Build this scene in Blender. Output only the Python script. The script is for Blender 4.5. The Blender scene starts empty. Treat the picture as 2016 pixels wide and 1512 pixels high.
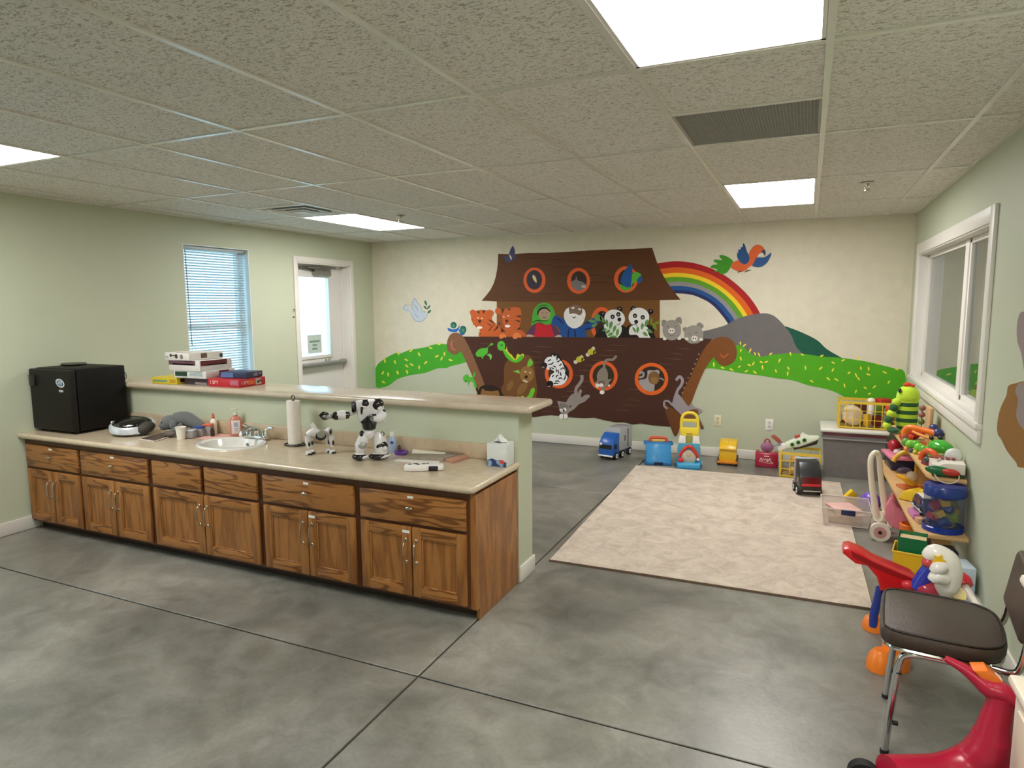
import bpy, bmesh, math, random
from mathutils import Vector, Matrix

# ------------------------------------------------------------------ camera, world, exposure
scene = bpy.context.scene
COL = scene.collection
CAM_H = 1.60
FOC = 1295.2                                   # focal length in pixels of the 2016 x 1512 frame
R_ = Vector((0.91277897, 0.40839838, -0.00673237))
U_ = Vector((-0.04264986, 0.11168992, 0.99282745))
D_ = Vector((-0.40622106, 0.90594488, -0.11936635))
cam_data = bpy.data.cameras.new('camera')
cam = bpy.data.objects.new('camera', cam_data)
COL.objects.link(cam)
cam_data.sensor_width = 36.0
cam_data.lens = FOC / 2016.0 * 36.0
cam_data.clip_start = 0.05
cam.matrix_world = Matrix(((R_.x, U_.x, -D_.x, 0), (R_.y, U_.y, -D_.y, 0), (R_.z, U_.z, -D_.z, CAM_H), (0, 0, 0, 1)))
scene.camera = cam

world = bpy.data.worlds.new('world')
scene.world = world
world.use_nodes = True
bg = world.node_tree.nodes['Background']
bg.inputs[0].default_value = (0.42, 0.73, 1.0, 1)
bg.inputs[1].default_value = 4.6
LAMP = 20.5                                     # radiance of the ceiling light diffusers
LAMP_COL = (1.0, 0.965, 0.935)
scene.view_settings.view_transform = 'Standard'
scene.view_settings.look = 'None'
scene.view_settings.gamma = 1.0
scene.view_settings.use_curve_mapping = False
scene.view_settings.exposure = 0.12
try:
    scene.cycles.max_bounces = 8
    scene.cycles.diffuse_bounces = 5
    scene.cycles.transparent_max_bounces = 16
except Exception:
    pass

# ------------------------------------------------------------------ room measures (metres)
XL, XR, YB, YF, H = -5.12, 0.86, 7.07, -2.6, 2.396
GX, GY, TX, TY = -0.5827, 2.3389, 0.6096, 1.2192     # ceiling grid origin and pitch
ZC = 0.715                                           # worktop height
ZB = 1.042                                            # bar top height
CY0, CY1 = 2.80, 3.345                               # cabinet front, pony wall face
CXE = -1.465                                         # free end of the cabinets

def ray(x, y):
    return D_ + R_ * ((x - 1008) / FOC) + U_ * ((756 - y) / FOC)
def on_z(x, y, z=0.0):
    v = ray(x, y); t = (z - CAM_H) / v.z
    return Vector((v.x * t, v.y * t, z))
def on_y(x, y, Y):
    v = ray(x, y); t = Y / v.y
    return Vector((v.x * t, Y, CAM_H + v.z * t))
def on_x(x, y, X):
    v = ray(x, y); t = X / v.x
    return Vector((X, v.y * t, CAM_H + v.z * t))

# ------------------------------------------------------------------ materials
def lin(c):
    r = []
    for v in c:
        v = v / 255.0
        r.append(v / 12.92 if v <= 0.04045 else ((v + 0.055) / 1.055) ** 2.4)
    return (r[0], r[1], r[2], 1.0)
MATS = {}
def newmat(name):
    m = bpy.data.materials.new(name); m.use_nodes = True
    nt = m.node_tree
    b = nt.nodes['Principled BSDF']
    return m, nt, b
def N(nt, typ, **kw):
    n = nt.nodes.new(typ)
    for k, v in kw.items():
        if k in n.inputs:
            n.inputs[k].default_value = v
        else:
            setattr(n, k, v)
    return n
def mat(rgb, rough=0.45, metal=0.0, var=0.05, vscale=14.0, bump=0.0, bscale=60.0, spec=0.5, coat=0.0, sheen=0.0):
    """a plain coloured material with a little procedural unevenness"""
    key = (tuple(rgb), rough, metal, var, vscale, bump, bscale, spec, coat, sheen)
    if key in MATS:
        return MATS[key]
    m, nt, b = newmat('surface_%d_%d_%d' % tuple(int(v) for v in rgb))
    c = lin(rgb)
    b.inputs['Roughness'].default_value = rough
    b.inputs['Metallic'].default_value = metal
    b.inputs['Specular IOR Level'].default_value = spec
    b.inputs['Coat Weight'].default_value = coat
    b.inputs['Sheen Weight'].default_value = sheen
    tc = N(nt, 'ShaderNodeTexCoord')
    no = N(nt, 'ShaderNodeTexNoise', Scale=vscale, Detail=3.0)
    nt.links.new(tc.outputs['Object'], no.inputs['Vector'])
    mix = N(nt, 'ShaderNodeMix', data_type='RGBA')
    mix.inputs[6].default_value = tuple(max(0, v * (1 - 2 * var)) for v in c[:3]) + (1,)
    mix.inputs[7].default_value = tuple(min(1, v * (1 + 2 * var)) for v in c[:3]) + (1,)
    nt.links.new(no.outputs[0], mix.inputs[0])
    nt.links.new(mix.outputs[2], b.inputs['Base Color'])
    if bump > 0:
        n2 = N(nt, 'ShaderNodeTexNoise', Scale=bscale, Detail=4.0)
        nt.links.new(tc.outputs['Object'], n2.inputs['Vector'])
        bp = N(nt, 'ShaderNodeBump', Strength=bump, Distance=0.01)
        nt.links.new(n2.outputs[0], bp.inputs['Height'])
        nt.links.new(bp.outputs[0], b.inputs['Normal'])
    MATS[key] = m
    return m
def plastic(rgb, rough=0.32):
    return mat(rgb, rough, var=0.02, coat=0.12)
def clear(rgb, alpha=0.3, rough=0.12, key=None):
    """clear plastic or glass: part see-through, part gloss"""
    k = ('clear', tuple(rgb), alpha, rough)
    if k in MATS: return MATS[k]
    m = bpy.data.materials.new('clear_plastic'); m.use_nodes = True
    nt = m.node_tree; nt.nodes.clear()
    out = N(nt, 'ShaderNodeOutputMaterial')
    tr = N(nt, 'ShaderNodeBsdfTransparent')
    tr.inputs[0].default_value = (0.5 + 0.5 * lin(rgb)[0], 0.5 + 0.5 * lin(rgb)[1], 0.5 + 0.5 * lin(rgb)[2], 1)
    pr = N(nt, 'ShaderNodeBsdfPrincipled'); pr.inputs['Base Color'].default_value = lin(rgb); pr.inputs['Roughness'].default_value = rough
    no = N(nt, 'ShaderNodeTexNoise', Scale=9.0)
    mr = N(nt, 'ShaderNodeMapRange'); mr.inputs[3].default_value = alpha * 0.85; mr.inputs[4].default_value = min(1, alpha * 1.15)
    nt.links.new(no.outputs[0], mr.inputs[0])
    mx = N(nt, 'ShaderNodeMixShader')
    nt.links.new(mr.outputs[0], mx.inputs[0]); nt.links.new(tr.outputs[0], mx.inputs[1]); nt.links.new(pr.outputs[0], mx.inputs[2])
    nt.links.new(mx.outputs[0], out.inputs[0])
    MATS[k] = m
    return m
def glass_pane():
    k = 'pane'
    if k in MATS: return MATS[k]
    m = bpy.data.materials.new('window_glass'); m.use_nodes = True
    nt = m.node_tree; nt.nodes.clear()
    out = N(nt, 'ShaderNodeOutputMaterial'); tr = N(nt, 'ShaderNodeBsdfTransparent'); gl = N(nt, 'ShaderNodeBsdfGlossy', Roughness=0.0)
    tr.inputs[0].default_value = (0.93, 0.96, 0.95, 1)
    fr = N(nt, 'ShaderNodeFresnel', IOR=1.6)
    geo = N(nt, 'ShaderNodeNewGeometry')                       # the same index on both faces of the sheet
    io = N(nt, 'ShaderNodeMapRange'); io.inputs[3].default_value = 1.7; io.inputs[4].default_value = 1 / 1.7
    nt.links.new(geo.outputs['Backfacing'], io.inputs[0]); nt.links.new(io.outputs[0], fr.inputs['IOR'])
    mx = N(nt, 'ShaderNodeMixShader')
    nt.links.new(fr.outputs[0], mx.inputs[0]); nt.links.new(tr.outputs[0], mx.inputs[1]); nt.links.new(gl.outputs[0], mx.inputs[2])
    nt.links.new(mx.outputs[0], out.inputs[0])
    MATS[k] = m
    return m
def emission(rgb, strength):
    m = bpy.data.materials.new('lamp_diffuser'); m.use_nodes = True
    nt = m.node_tree; nt.nodes.clear()
    out = N(nt, 'ShaderNodeOutputMaterial'); e = N(nt, 'ShaderNodeEmission')
    e.inputs[0].default_value = tuple(rgb) + (1,); e.inputs[1].default_value = strength
    nt.links.new(e.outputs[0], out.inputs[0])
    return m
def oak(axis, fig=1.0):
    """stained oak, grain along the given axis"""
    k = ('oak', axis, fig)
    if k in MATS: return MATS[k]
    m, nt, b = newmat('stained_oak')
    tc = N(nt, 'ShaderNodeTexCoord')
    oi = N(nt, 'ShaderNodeObjectInfo')
    mul = N(nt, 'ShaderNodeVectorMath', operation='SCALE'); mul.inputs[3].default_value = 7.0
    cmb = N(nt, 'ShaderNodeCombineXYZ')
    for i in range(3): nt.links.new(oi.outputs['Random'], cmb.inputs[i])
    nt.links.new(cmb.outputs[0], mul.inputs[0])
    add = N(nt, 'ShaderNodeVectorMath', operation='ADD')
    nt.links.new(tc.outputs['Object'], add.inputs[0]); nt.links.new(mul.outputs[0], add.inputs[1])
    mp = N(nt, 'ShaderNodeMapping')
    sc = {'x': (1.6, 10, 14), 'z': (14, 10, 1.6), 'y': (14, 1.6, 14)}[axis]
    mp.inputs['Scale'].default_value = sc
    nt.links.new(add.outputs[0], mp.inputs[0])
    n1 = N(nt, 'ShaderNodeTexNoise', Scale=1.0, Detail=2.0)              # cathedral figure
    nt.links.new(mp.outputs[0], n1.inputs['Vector'])
    ms = N(nt, 'ShaderNodeMath', operation='MULTIPLY'); ms.inputs[1].default_value = 40.0 if fig > 0.7 else 24.0
    nt.links.new(n1.outputs[0], ms.inputs[0])
    sn = N(nt, 'ShaderNodeMath', operation='SINE'); nt.links.new(ms.outputs[0], sn.inputs[0])
    rp = N(nt, 'ShaderNodeValToRGB')
    rp.color_ramp.elements[0].position = 0.0; rp.color_ramp.elements[0].color = lin(tuple(v - fig * dv for v, dv in zip((162, 107, 54), (50, 40, 26))))
    rp.color_ramp.elements[1].position = 0.35 if fig > 0.7 else 0.9; rp.color_ramp.elements[1].color = lin((168, 113, 58))
    mr = N(nt, 'ShaderNodeMapRange'); mr.inputs[1].default_value = -1; mr.inputs[2].default_value = 1
    nt.links.new(sn.outputs[0], mr.inputs[0]); nt.links.new(mr.outputs[0], rp.inputs[0])
    mp2 = N(nt, 'ShaderNodeMapping'); mp2.inputs['Scale'].default_value = tuple(v * 12 for v in sc)
    nt.links.new(add.outputs[0], mp2.inputs[0])
    n2 = N(nt, 'ShaderNodeTexNoise', Scale=1.0, Detail=4.0)
    nt.links.new(mp2.outputs[0], n2.inputs['Vector'])
    mx = N(nt, 'ShaderNodeMix', data_type='RGBA', blend_type='MULTIPLY'); mx.inputs[0].default_value = 0.35
    r2 = N(nt, 'ShaderNodeValToRGB'); r2.color_ramp.elements[0].position = 0.3; r2.color_ramp.elements[0].color = (0.45, 0.4, 0.36, 1); r2.color_ramp.elements[1].position = 0.6
    nt.links.new(n2.outputs[0], r2.inputs[0])
    nt.links.new(rp.outputs[0], mx.inputs[6]); nt.links.new(r2.outputs[0], mx.inputs[7])
    nt.links.new(mx.outputs[2], b.inputs['Base Color'])
    b.inputs['Roughness'].default_value = 0.36
    bp = N(nt, 'ShaderNodeBump', Strength=0.08, Distance=0.004)
    nt.links.new(n2.outputs[0], bp.inputs['Height']); nt.links.new(bp.outputs[0], b.inputs['Normal'])
    MATS[k] = m
    return m
def wall_paint(rgb, rough=0.55):
    return mat(rgb, rough, var=0.015, vscale=3.0, bump=0.12, bscale=95.0, spec=0.35)
def concrete():
    m, nt, b = newmat('polished_concrete')
    tc = N(nt, 'ShaderNodeTexCoord')
    geo = N(nt, 'ShaderNodeNewGeometry')
    n1 = N(nt, 'ShaderNodeTexNoise', Scale=1.3, Detail=6.0, Roughness=0.62, Distortion=0.5)
    n2 = N(nt, 'ShaderNodeTexNoise', Scale=6.0, Detail=5.0, Roughness=0.6, Distortion=1.2)
    n3 = N(nt, 'ShaderNodeTexNoise', Scale=55.0, Detail=3.0)
    for n in (n1, n2, n3): nt.links.new(geo.outputs['Position'], n.inputs['Vector'])
    rp = N(nt, 'ShaderNodeValToRGB')
    e = rp.color_ramp.elements
    e[0].position = 0.30; e[0].color = lin((104, 104, 98)); e[1].position = 0.68; e[1].color = lin((158, 156, 146))
    nt.links.new(n1.outputs[0], rp.inputs[0])
    r2 = N(nt, 'ShaderNodeValToRGB'); e = r2.color_ramp.elements
    e[0].position = 0.32; e[0].color = (0.72, 0.71, 0.68, 1); e[1].position = 0.66; e[1].color = (1, 1, 1, 1)
    nt.links.new(n2.outputs[0], r2.inputs[0])
    mx = N(nt, 'ShaderNodeMix', data_type='RGBA', blend_type='MULTIPLY'); mx.inputs[0].default_value = 1.0
    nt.links.new(rp.outputs[0], mx.inputs[6]); nt.links.new(r2.outputs[0], mx.inputs[7])
    r3 = N(nt, 'ShaderNodeValToRGB'); e = r3.color_ramp.elements
    e[0].position = 0.3; e[0].color = (0.9, 0.9, 0.9, 1); e[1].position = 0.6
    nt.links.new(n3.outputs[0], r3.inputs[0])
    mx2 = N(nt, 'ShaderNodeMix', data_type='RGBA', blend_type='MULTIPLY'); mx2.inputs[0].default_value = 1.0
    nt.links.new(mx.outputs[2], mx2.inputs[6]); nt.links.new(r3.outputs[0], mx2.inputs[7])
    nt.links.new(mx2.outputs[2], b.inputs['Base Color'])
    mr = N(nt, 'ShaderNodeMapRange'); mr.inputs[3].default_value = 0.24; mr.inputs[4].default_value = 0.46
    nt.links.new(n2.outputs[0], mr.inputs[0]); nt.links.new(mr.outputs[0], b.inputs['Roughness'])
    b.inputs['Specular IOR Level'].default_value = 0.5
    bp = N(nt, 'ShaderNodeBump', Strength=0.06, Distance=0.01)
    nt.links.new(n3.outputs[0], bp.inputs['Height']); nt.links.new(bp.outputs[0], b.inputs['Normal'])
    return m
def ceiling_tile_mat():
    m, nt, b = newmat('fissured_ceiling_tile')
    geo = N(nt, 'ShaderNodeNewGeometry')
    mp = N(nt, 'ShaderNodeMapping'); mp.inputs['Scale'].default_value = (54, 100, 1); mp.inputs['Rotation'].default_value = (0, 0, 0.12)
    nt.links.new(geo.outputs['Position'], mp.inputs[0])
    n0 = N(nt, 'ShaderNodeTexNoise', Scale=1.0, Detail=2.5, Roughness=0.6, Distortion=0.9)
    nt.links.new(mp.outputs[0], n0.inputs['Vector'])
    rp = N(nt, 'ShaderNodeValToRGB'); e = rp.color_ramp.elements
    e[0].position = 0.535; e[0].color = (0, 0, 0, 1); e[1].position = 0.63; e[1].color = (1, 1, 1, 1)
    nt.links.new(n0.outputs[0], rp.inputs[0])
    vo = N(nt, 'ShaderNodeTexVoronoi', Scale=95.0)
    nt.links.new(geo.outputs['Position'], vo.inputs['Vector'])
    r2 = N(nt, 'ShaderNodeValToRGB'); e = r2.color_ramp.elements
    e[0].position = 0.14; e[0].color = (1, 1, 1, 1); e[1].position = 0.26; e[1].color = (0, 0, 0, 1)
    nt.links.new(vo.outputs['Distance'], r2.inputs[0])
    mxm = N(nt, 'ShaderNodeMath', operation='MAXIMUM')
    nt.links.new(rp.outputs[0], mxm.inputs[0]); nt.links.new(r2.outputs[0], mxm.inputs[1])
    mix = N(nt, 'ShaderNodeMix', data_type='RGBA')
    mix.inputs[6].default_value = lin((232, 228, 220)); mix.inputs[7].default_value = lin((180, 174, 162))
    nt.links.new(mxm.outputs[0], mix.inputs[0]); nt.links.new(mix.outputs[2], b.inputs['Base Color'])
    b.inputs['Roughness'].default_value = 0.9
    bp = N(nt, 'ShaderNodeBump', Strength=0.5, Distance=-0.004)
    nt.links.new(mxm.outputs[0], bp.inputs['Height']); nt.links.new(bp.outputs[0], b.inputs['Normal'])
    return m
def laminate(rgb=(206, 190, 164)):
    k = ('lam', rgb)
    if k in MATS: return MATS[k]
    m, nt, b = newmat('speckled_laminate')
    geo = N(nt, 'ShaderNodeNewGeometry')
    n1 = N(nt, 'ShaderNodeTexNoise', Scale=190.0, Detail=2.0); n2 = N(nt, 'ShaderNodeTexNoise', Scale=18.0, Detail=4.0)
    for n in (n1, n2): nt.links.new(geo.outputs['Position'], n.inputs['Vector'])
    rp = N(nt, 'ShaderNodeValToRGB'); e = rp.color_ramp.elements
    c = lin(rgb)
    e[0].position = 0.35; e[0].color = tuple(v * 0.84 for v in c[:3]) + (1,); e[1].position = 0.6; e[1].color = c
    ad = N(nt, 'ShaderNodeMath', operation='ADD'); hf = N(nt, 'ShaderNodeMath', operation='MULTIPLY'); hf.inputs[1].default_value = 0.5
    nt.links.new(n1.outputs[0], ad.inputs[0]); nt.links.new(n2.outputs[0], ad.inputs[1]); nt.links.new(ad.outputs[0], hf.inputs[0]); nt.links.new(hf.outputs[0], rp.inputs[0])
    nt.links.new(rp.outputs[0], b.inputs['Base Color'])
    b.inputs['Roughness'].default_value = 0.2
    MATS[k] = m
    return m
def carpet():
    m, nt, b = newmat('beige_carpet')
    geo = N(nt, 'ShaderNodeNewGeometry')
    n1 = N(nt, 'ShaderNodeTexNoise', Scale=9.0, Detail=6.0, Roughness=0.7, Distortion=0.8)
    n2 = N(nt, 'ShaderNodeTexNoise', Scale=260.0, Detail=2.0)
    for n in (n1, n2): nt.links.new(geo.outputs['Position'], n.inputs['Vector'])
    rp = N(nt, 'ShaderNodeValToRGB'); e = rp.color_ramp.elements
    e[0].position = 0.3; e[0].color = lin((194, 175, 156)); e[1].position = 0.62; e[1].color = lin((230, 214, 196))
    nt.links.new(n1.outputs[0], rp.inputs[0]); nt.links.new(rp.outputs[0], b.inputs['Base Color'])
    b.inputs['Roughness'].default_value = 1.0; b.inputs['Specular IOR Level'].default_value = 0.1; b.inputs['Sheen Weight'].default_value = 0.3
    bp = N(nt, 'ShaderNodeBump', Strength=0.7, Distance=0.01)
    nt.links.new(n2.outputs[0], bp.inputs['Height']); nt.links.new(bp.outputs[0], b.inputs['Normal'])
    return m

CHROME = mat((214, 214, 214), 0.12, metal=1.0, var=0.01)
STEEL = mat((200, 190, 172), 0.22, metal=1.0, var=0.02)
WHITE_TRIM = mat((226, 222, 214), 0.4, var=0.01)
WALL = wall_paint((192, 198, 174))
BLACK = plastic((22, 22, 24))
WHITE = plastic((236, 234, 230))
RUBBER = mat((26, 26, 26), 0.7, var=0.02)

# ------------------------------------------------------------------ mesh building
def catmull(pts, k=6, closed=False):
    """points smoothed into a curve"""
    P = [Vector(p) for p in pts]; n = len(P)
    if n < 3: return P
    out = []
    for i in range(n if closed else n - 1):
        p0 = P[(i - 1) % n] if (closed or i > 0) else P[0]
        p1 = P[i]; p2 = P[(i + 1) % n]
        p3 = P[(i + 2) % n] if (closed or i + 2 < n) else P[n - 1]
        for j in range(k):
            t = j / k
            out.append(0.5 * ((2 * p1) + (p2 - p0) * t + (2 * p0 - 5 * p1 + 4 * p2 - p3) * t * t + (3 * p1 - p0 - 3 * p2 + p3) * t ** 3))
    if not closed: out.append(P[-1])
    return out

class MB:
    """collects shapes into one mesh"""
    def __init__(self, m=None):
        self.bm = bmesh.new(); self.mi = 0; self.m = m or Matrix()
        self.lv = self.bm.verts.layers.int.new('done'); self.lf = self.bm.faces.layers.int.new('done')
    def _done(self):
        lv, lf = self.lv, self.lf
        for v in self.bm.verts:
            if not v[lv]: v.co = self.m @ v.co; v[lv] = 1
        for f in self.bm.faces:
            if not f[lf]: f.material_index = self.mi; f[lf] = 1
        return self
    def use(self, i): self.mi = i; return self
    def at(self, loc=(0, 0, 0), rot=(0, 0, 0)):
        self.m = Matrix.Translation(loc) @ Matrix.Rotation(rot[2], 4, 'Z') @ Matrix.Rotation(rot[1], 4, 'Y') @ Matrix.Rotation(rot[0], 4, 'X')
        return self
    def box(self, x0, x1, y0, y1, z0, z1, bev=0.0, seg=2, taper=None):
        bm = self.bm
        r = bmesh.ops.create_cube(bm, size=1.0)
        cx, cy, cz = (x0 + x1) / 2, (y0 + y1) / 2, (z0 + z1) / 2
        for v in r['verts']:
            sx = sy = 1.0
            if taper and v.co.z > 0: sx, sy = taper
            v.co = Vector((cx + v.co.x * (x1 - x0) * sx, cy + v.co.y * (y1 - y0) * sy, cz + v.co.z * (z1 - z0)))
        if bev > 0:
            es = list({e for v in r['verts'] for e in v.link_edges})
            bmesh.ops.bevel(bm, geom=es, offset=bev, segments=seg, profile=0.5, affect='EDGES')
        return self._done()
    def cyl(self, p0, p1, r0, r1=None, n=16, cap=True):
        r1 = r0 if r1 is None else r1
        p0 = Vector(p0); p1 = Vector(p1); d = p1 - p0
        q = d.to_track_quat('Z', 'Y').to_matrix().to_4x4()
        bmesh.ops.create_cone(self.bm, cap_ends=cap, cap_tris=False, segments=n, radius1=max(r0, 1e-5), radius2=max(r1, 1e-5), depth=d.length,
                              matrix=Matrix.Translation((p0 + p1) / 2) @ q)
        return self._done()
    def ell(self, c, r, n=16, rot=(0, 0, 0)):
        if not hasattr(r, '__len__'): r = (r, r, r)
        mt = Matrix.Translation(c) @ Matrix.Rotation(rot[2], 4, 'Z') @ Matrix.Rotation(rot[1], 4, 'Y') @ Matrix.Rotation(rot[0], 4, 'X') @ Matrix.Diagonal((r[0], r[1], r[2], 1))
        bmesh.ops.create_uvsphere(self.bm, u_segments=n, v_segments=max(6, n * 2 // 3), radius=1.0, matrix=mt)
        return self._done()
    def lathe(self, prof, c=(0, 0, 0), n=24, sx=1.0, sy=1.0):
        bm = self.bm; c = Vector(c); rings = []
        for (r, z) in prof:
            if r <= 1e-6: rings.append([bm.verts.new(c + Vector((0, 0, z)))])
            else: rings.append([bm.verts.new(c + Vector((sx * r * math.cos(2 * math.pi * i / n), sy * r * math.sin(2 * math.pi * i / n), z))) for i in range(n)])
        for a, b in zip(rings, rings[1:]):
            for i in range(n):
                j = (i + 1) % n
                if len(a) == 1 and len(b) == 1: continue
                if len(a) == 1: bm.faces.new((a[0], b[j], b[i]))
                elif len(b) == 1: bm.faces.new((a[i], a[j], b[0]))
                else: bm.faces.new((a[i], a[j], b[j], b[i]))
        return self._done()
    def tube(self, pts, r, n=8, smooth=0, closed=False, cap=True, radii=None):
        bm = self.bm
        P = catmull(pts, smooth, closed) if smooth else [Vector(p) for p in pts]
        L = len(P); rings = []; up = None
        for i, p in enumerate(P):
            a = P[(i - 1) % L] if (closed or i > 0) else P[i]
            b = P[(i + 1) % L] if (closed or i < L - 1) else P[i]
            t = (b - a)
            if t.length < 1e-9: t = Vector((0, 0, 1))
            t.normalize()
            if up is None:
                up = Vector((0, 0, 1)) if abs(t.z) < 0.9 else Vector((1, 0, 0))
            s = t.cross(up)
            if s.length < 1e-6: s = t.cross(Vector((0, 1, 0)))
            s.normalize(); up = s.cross(t).normalized()
            if radii:
                f = i / max(1, L - 1) * (len(radii) - 1); k = min(int(f), len(radii) - 2); rr = radii[k] + (radii[k + 1] - radii[k]) * (f - k)
            else: rr = r
            rings.append([bm.verts.new(p + (s * math.cos(2 * math.pi * q / n) + up * math.sin(2 * math.pi * q / n)) * rr) for q in range(n)])
        m = L if closed else L - 1
        for i in range(m):
            a, b = rings[i], rings[(i + 1) % L]
            for q in range(n):
                w = (q + 1) % n
                bm.faces.new((a[q], a[w], b[w], b[q]))
        if cap and not closed:
            bm.faces.new(list(reversed(rings[0]))); bm.faces.new(rings[-1])
        return self._done()
    def prism(self, pts, d0, d1, plane='xz', bev=0.0, smooth=0):
        """a closed outline pulled to a thickness"""
        bm = self.bm
        if smooth: pts = [(v.x, v.y) for v in catmull([(p[0], p[1], 0) for p in pts], smooth, True)]
        def mk(p, d):
            return {'xz': Vector((p[0], d, p[1])), 'xy': Vector((p[0], p[1], d)), 'yz': Vector((d, p[0], p[1]))}[plane]
        a = [bm.verts.new(mk(p, d0)) for p in pts]; b = [bm.verts.new(mk(p, d1)) for p in pts]
        n = len(pts); fs = [bm.faces.new(a), bm.faces.new(list(reversed(b)))]
        for i in range(n):
            j = (i + 1) % n
            fs.append(bm.faces.new((a[j], a[i], b[i], b[j])))
        bmesh.ops.recalc_face_normals(bm, faces=fs)
        if bev > 0:
            es = list({e for f in fs[:2] for e in f.edges})
            bmesh.ops.bevel(bm, geom=es, offset=bev, segments=2, profile=0.5, affect='EDGES')
        return self._done()
    def poly(self, pts):
        vs = [self.bm.verts.new(p) for p in pts]
        self.bm.faces.new(vs)
        return self._done()
    def grid(self, fn, nu, nv):
        """a sheet from a function of (u, v)"""
        vs = [[self.bm.verts.new(fn(i / nu, j / nv)) for j in range(nv + 1)] for i in range(nu + 1)]
        for i in range(nu):
            for j in range(nv):
                self.bm.faces.new((vs[i][j], vs[i + 1][j], vs[i + 1][j + 1], vs[i][j + 1]))
        return self._done()
    def mesh(self, name, angle=38):
        bm = self.bm
        big = [f for f in bm.faces if len(f.verts) > 4]
        if big: bmesh.ops.triangulate(bm, faces=big, ngon_method='EAR_CLIP')
        bm.verts.layers.int.remove(self.lv); bm.faces.layers.int.remove(self.lf)
        me = bpy.data.meshes.new(name); bm.to_mesh(me); bm.free()
        if angle:
            me.shade_smooth()
            me.set_sharp_from_angle(angle=math.radians(angle))
        return me
    def build(self, name, mats, parent=None, angle=38, label=None):
        me = self.mesh(name, angle)
        if not isinstance(mats, (list, tuple)): mats = [mats]
        for m in mats: me.materials.append(m)
        o = bpy.data.objects.new(name, me); COL.objects.link(o)
        if parent is not None: o.parent = parent
        if label: o['label'] = label
        return o

def tag(o, label=None, cat=None, group=None, kind=None):
    if label: o['label'] = label
    if cat: o['category'] = cat
    if group: o['group'] = group
    if kind: o['kind'] = kind
    return o
def thing(name, label, cat, loc=(0, 0, 0), rz=0.0, group=None, rot=None, scale=None):
    o = bpy.data.objects.new(name, None); COL.objects.link(o)
    o.empty_display_size = 0.05
    o.location = loc; o.rotation_euler = rot if rot else (0, 0, rz)
    if scale: o.scale = (scale, scale, scale)
    return tag(o, label, cat, group)
def struct(o): o['kind'] = 'structure'; return o
def text_part(name, body, size, material, parent, loc, rot, extrude=0.0004, align='CENTER', spacing=1.0):
    """flat lettering as a mesh"""
    cu = bpy.data.curves.new(name, 'FONT'); cu.body = body; cu.size = size; cu.extrude = extrude
    cu.align_x = align; cu.align_y = 'CENTER'; cu.space_character = spacing; cu.resolution_u = 2
    tmp = bpy.data.objects.new(name + '_text', cu); COL.objects.link(tmp)
    dg = bpy.context.evaluated_depsgraph_get(); dg.update()
    me = bpy.data.meshes.new_from_object(tmp.evaluated_get(dg))
    bpy.data.objects.remove(tmp); bpy.data.curves.remove(cu)
    me.materials.clear(); me.materials.append(material)
    o = bpy.data.objects.new(name, me); COL.objects.link(o)
    o.parent = parent; o.location = loc; o.rotation_euler = rot
    return o
rnd = random.Random(7)
PI = math.pi
# ------------------------------------------------------------------ floor
YF = -2.54
CONC = concrete()
fl = struct(MB().box(XL - 0.2, XR + 0.2, YF - 0.2, YB + 0.2, -0.12, -0.009).build('floor', mat((78, 70, 60), 0.8)))
fx = [XL - 0.2, -1.48, XR + 0.2]
fy = [YF - 0.2, -0.72, 2.283, 5.30, YB + 0.2]
for i in range(2):
    for j in range(4):
        MB().box(fx[i] + 0.005, fx[i + 1] - 0.005, fy[j] + 0.005, fy[j + 1] - 0.005, -0.0085, 0.0, bev=0.003, seg=1).build('concrete_slab', CONC, fl)

# ------------------------------------------------------------------ ceiling: base, tiles, grid bars
ceil = struct(MB().box(XL - 0.2, XR + 0.2, YF - 0.2, YB + 0.2, H + 0.06, H + 0.2).build('ceiling', mat((90, 88, 84), 0.9)))
TILE = ceiling_tile_mat()
BAR = mat((226, 223, 214), 0.26, var=0.01)
LIGHT_CELLS = [(0, -1), (-6, -1), (0, 2), (-6, 2), (0, -4)]
GRILLE_CELL, VENT_CELL = (0, 0), (-6, 1)
tile_cache = {}
def add_tile(x0, x1, y0, y1):
    g = 0.009
    w, d = round(x1 - x0 - 2 * g, 3), round(y1 - y0 - 2 * g, 3)
    if w < 0.03 or d < 0.03: return
    if (w, d) not in tile_cache:
        me = MB().box(-w / 2, w / 2, -d / 2, d / 2, 0.006, 0.02, bev=0.003, seg=1).mesh('ceiling_tile'); me.materials.append(TILE)
        tile_cache[(w, d)] = me
    o = bpy.data.objects.new('ceiling_tile', tile_cache[(w, d)]); COL.objects.link(o)
    o.location = ((x0 + x1) / 2, (y0 + y1) / 2, H); o.parent = ceil
for i in range(-8, 3):
    for j in range(-4, 4):
        if (i, j) in LIGHT_CELLS: continue
        x0, x1 = max(XL, GX + i * TX), min(XR, GX + (i + 1) * TX)
        y0, y1 = max(YF, GY + j * TY), min(YB, GY + (j + 1) * TY)
        if (i, j) in (GRILLE_CELL, VENT_CELL): add_tile(x0, x1, y0, y0 + TY / 2); continue
        add_tile(x0, x1, y0, y1)
for i in range(-7, 3):
    x = GX + i * TX
    MB().box(x - 0.012, x + 0.012, YF, YB, H - 0.001, H + 0.03).build('grid_bar', BAR, ceil)
for j in range(-3, 4):
    y = GY + j * TY
    MB().box(XL, XR, y - 0.012, y + 0.012, H - 0.0005, H + 0.03).build('grid_bar', BAR, ceil)
for (i, j) in (GRILLE_CELL, VENT_CELL):
    y = GY + (j + 0.5) * TY
    MB().box(GX + i * TX + 0.012, GX + (i + 1) * TX - 0.012, y - 0.012, y + 0.012, H - 0.0005, H + 0.03).build('grid_bar', BAR, ceil)
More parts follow.
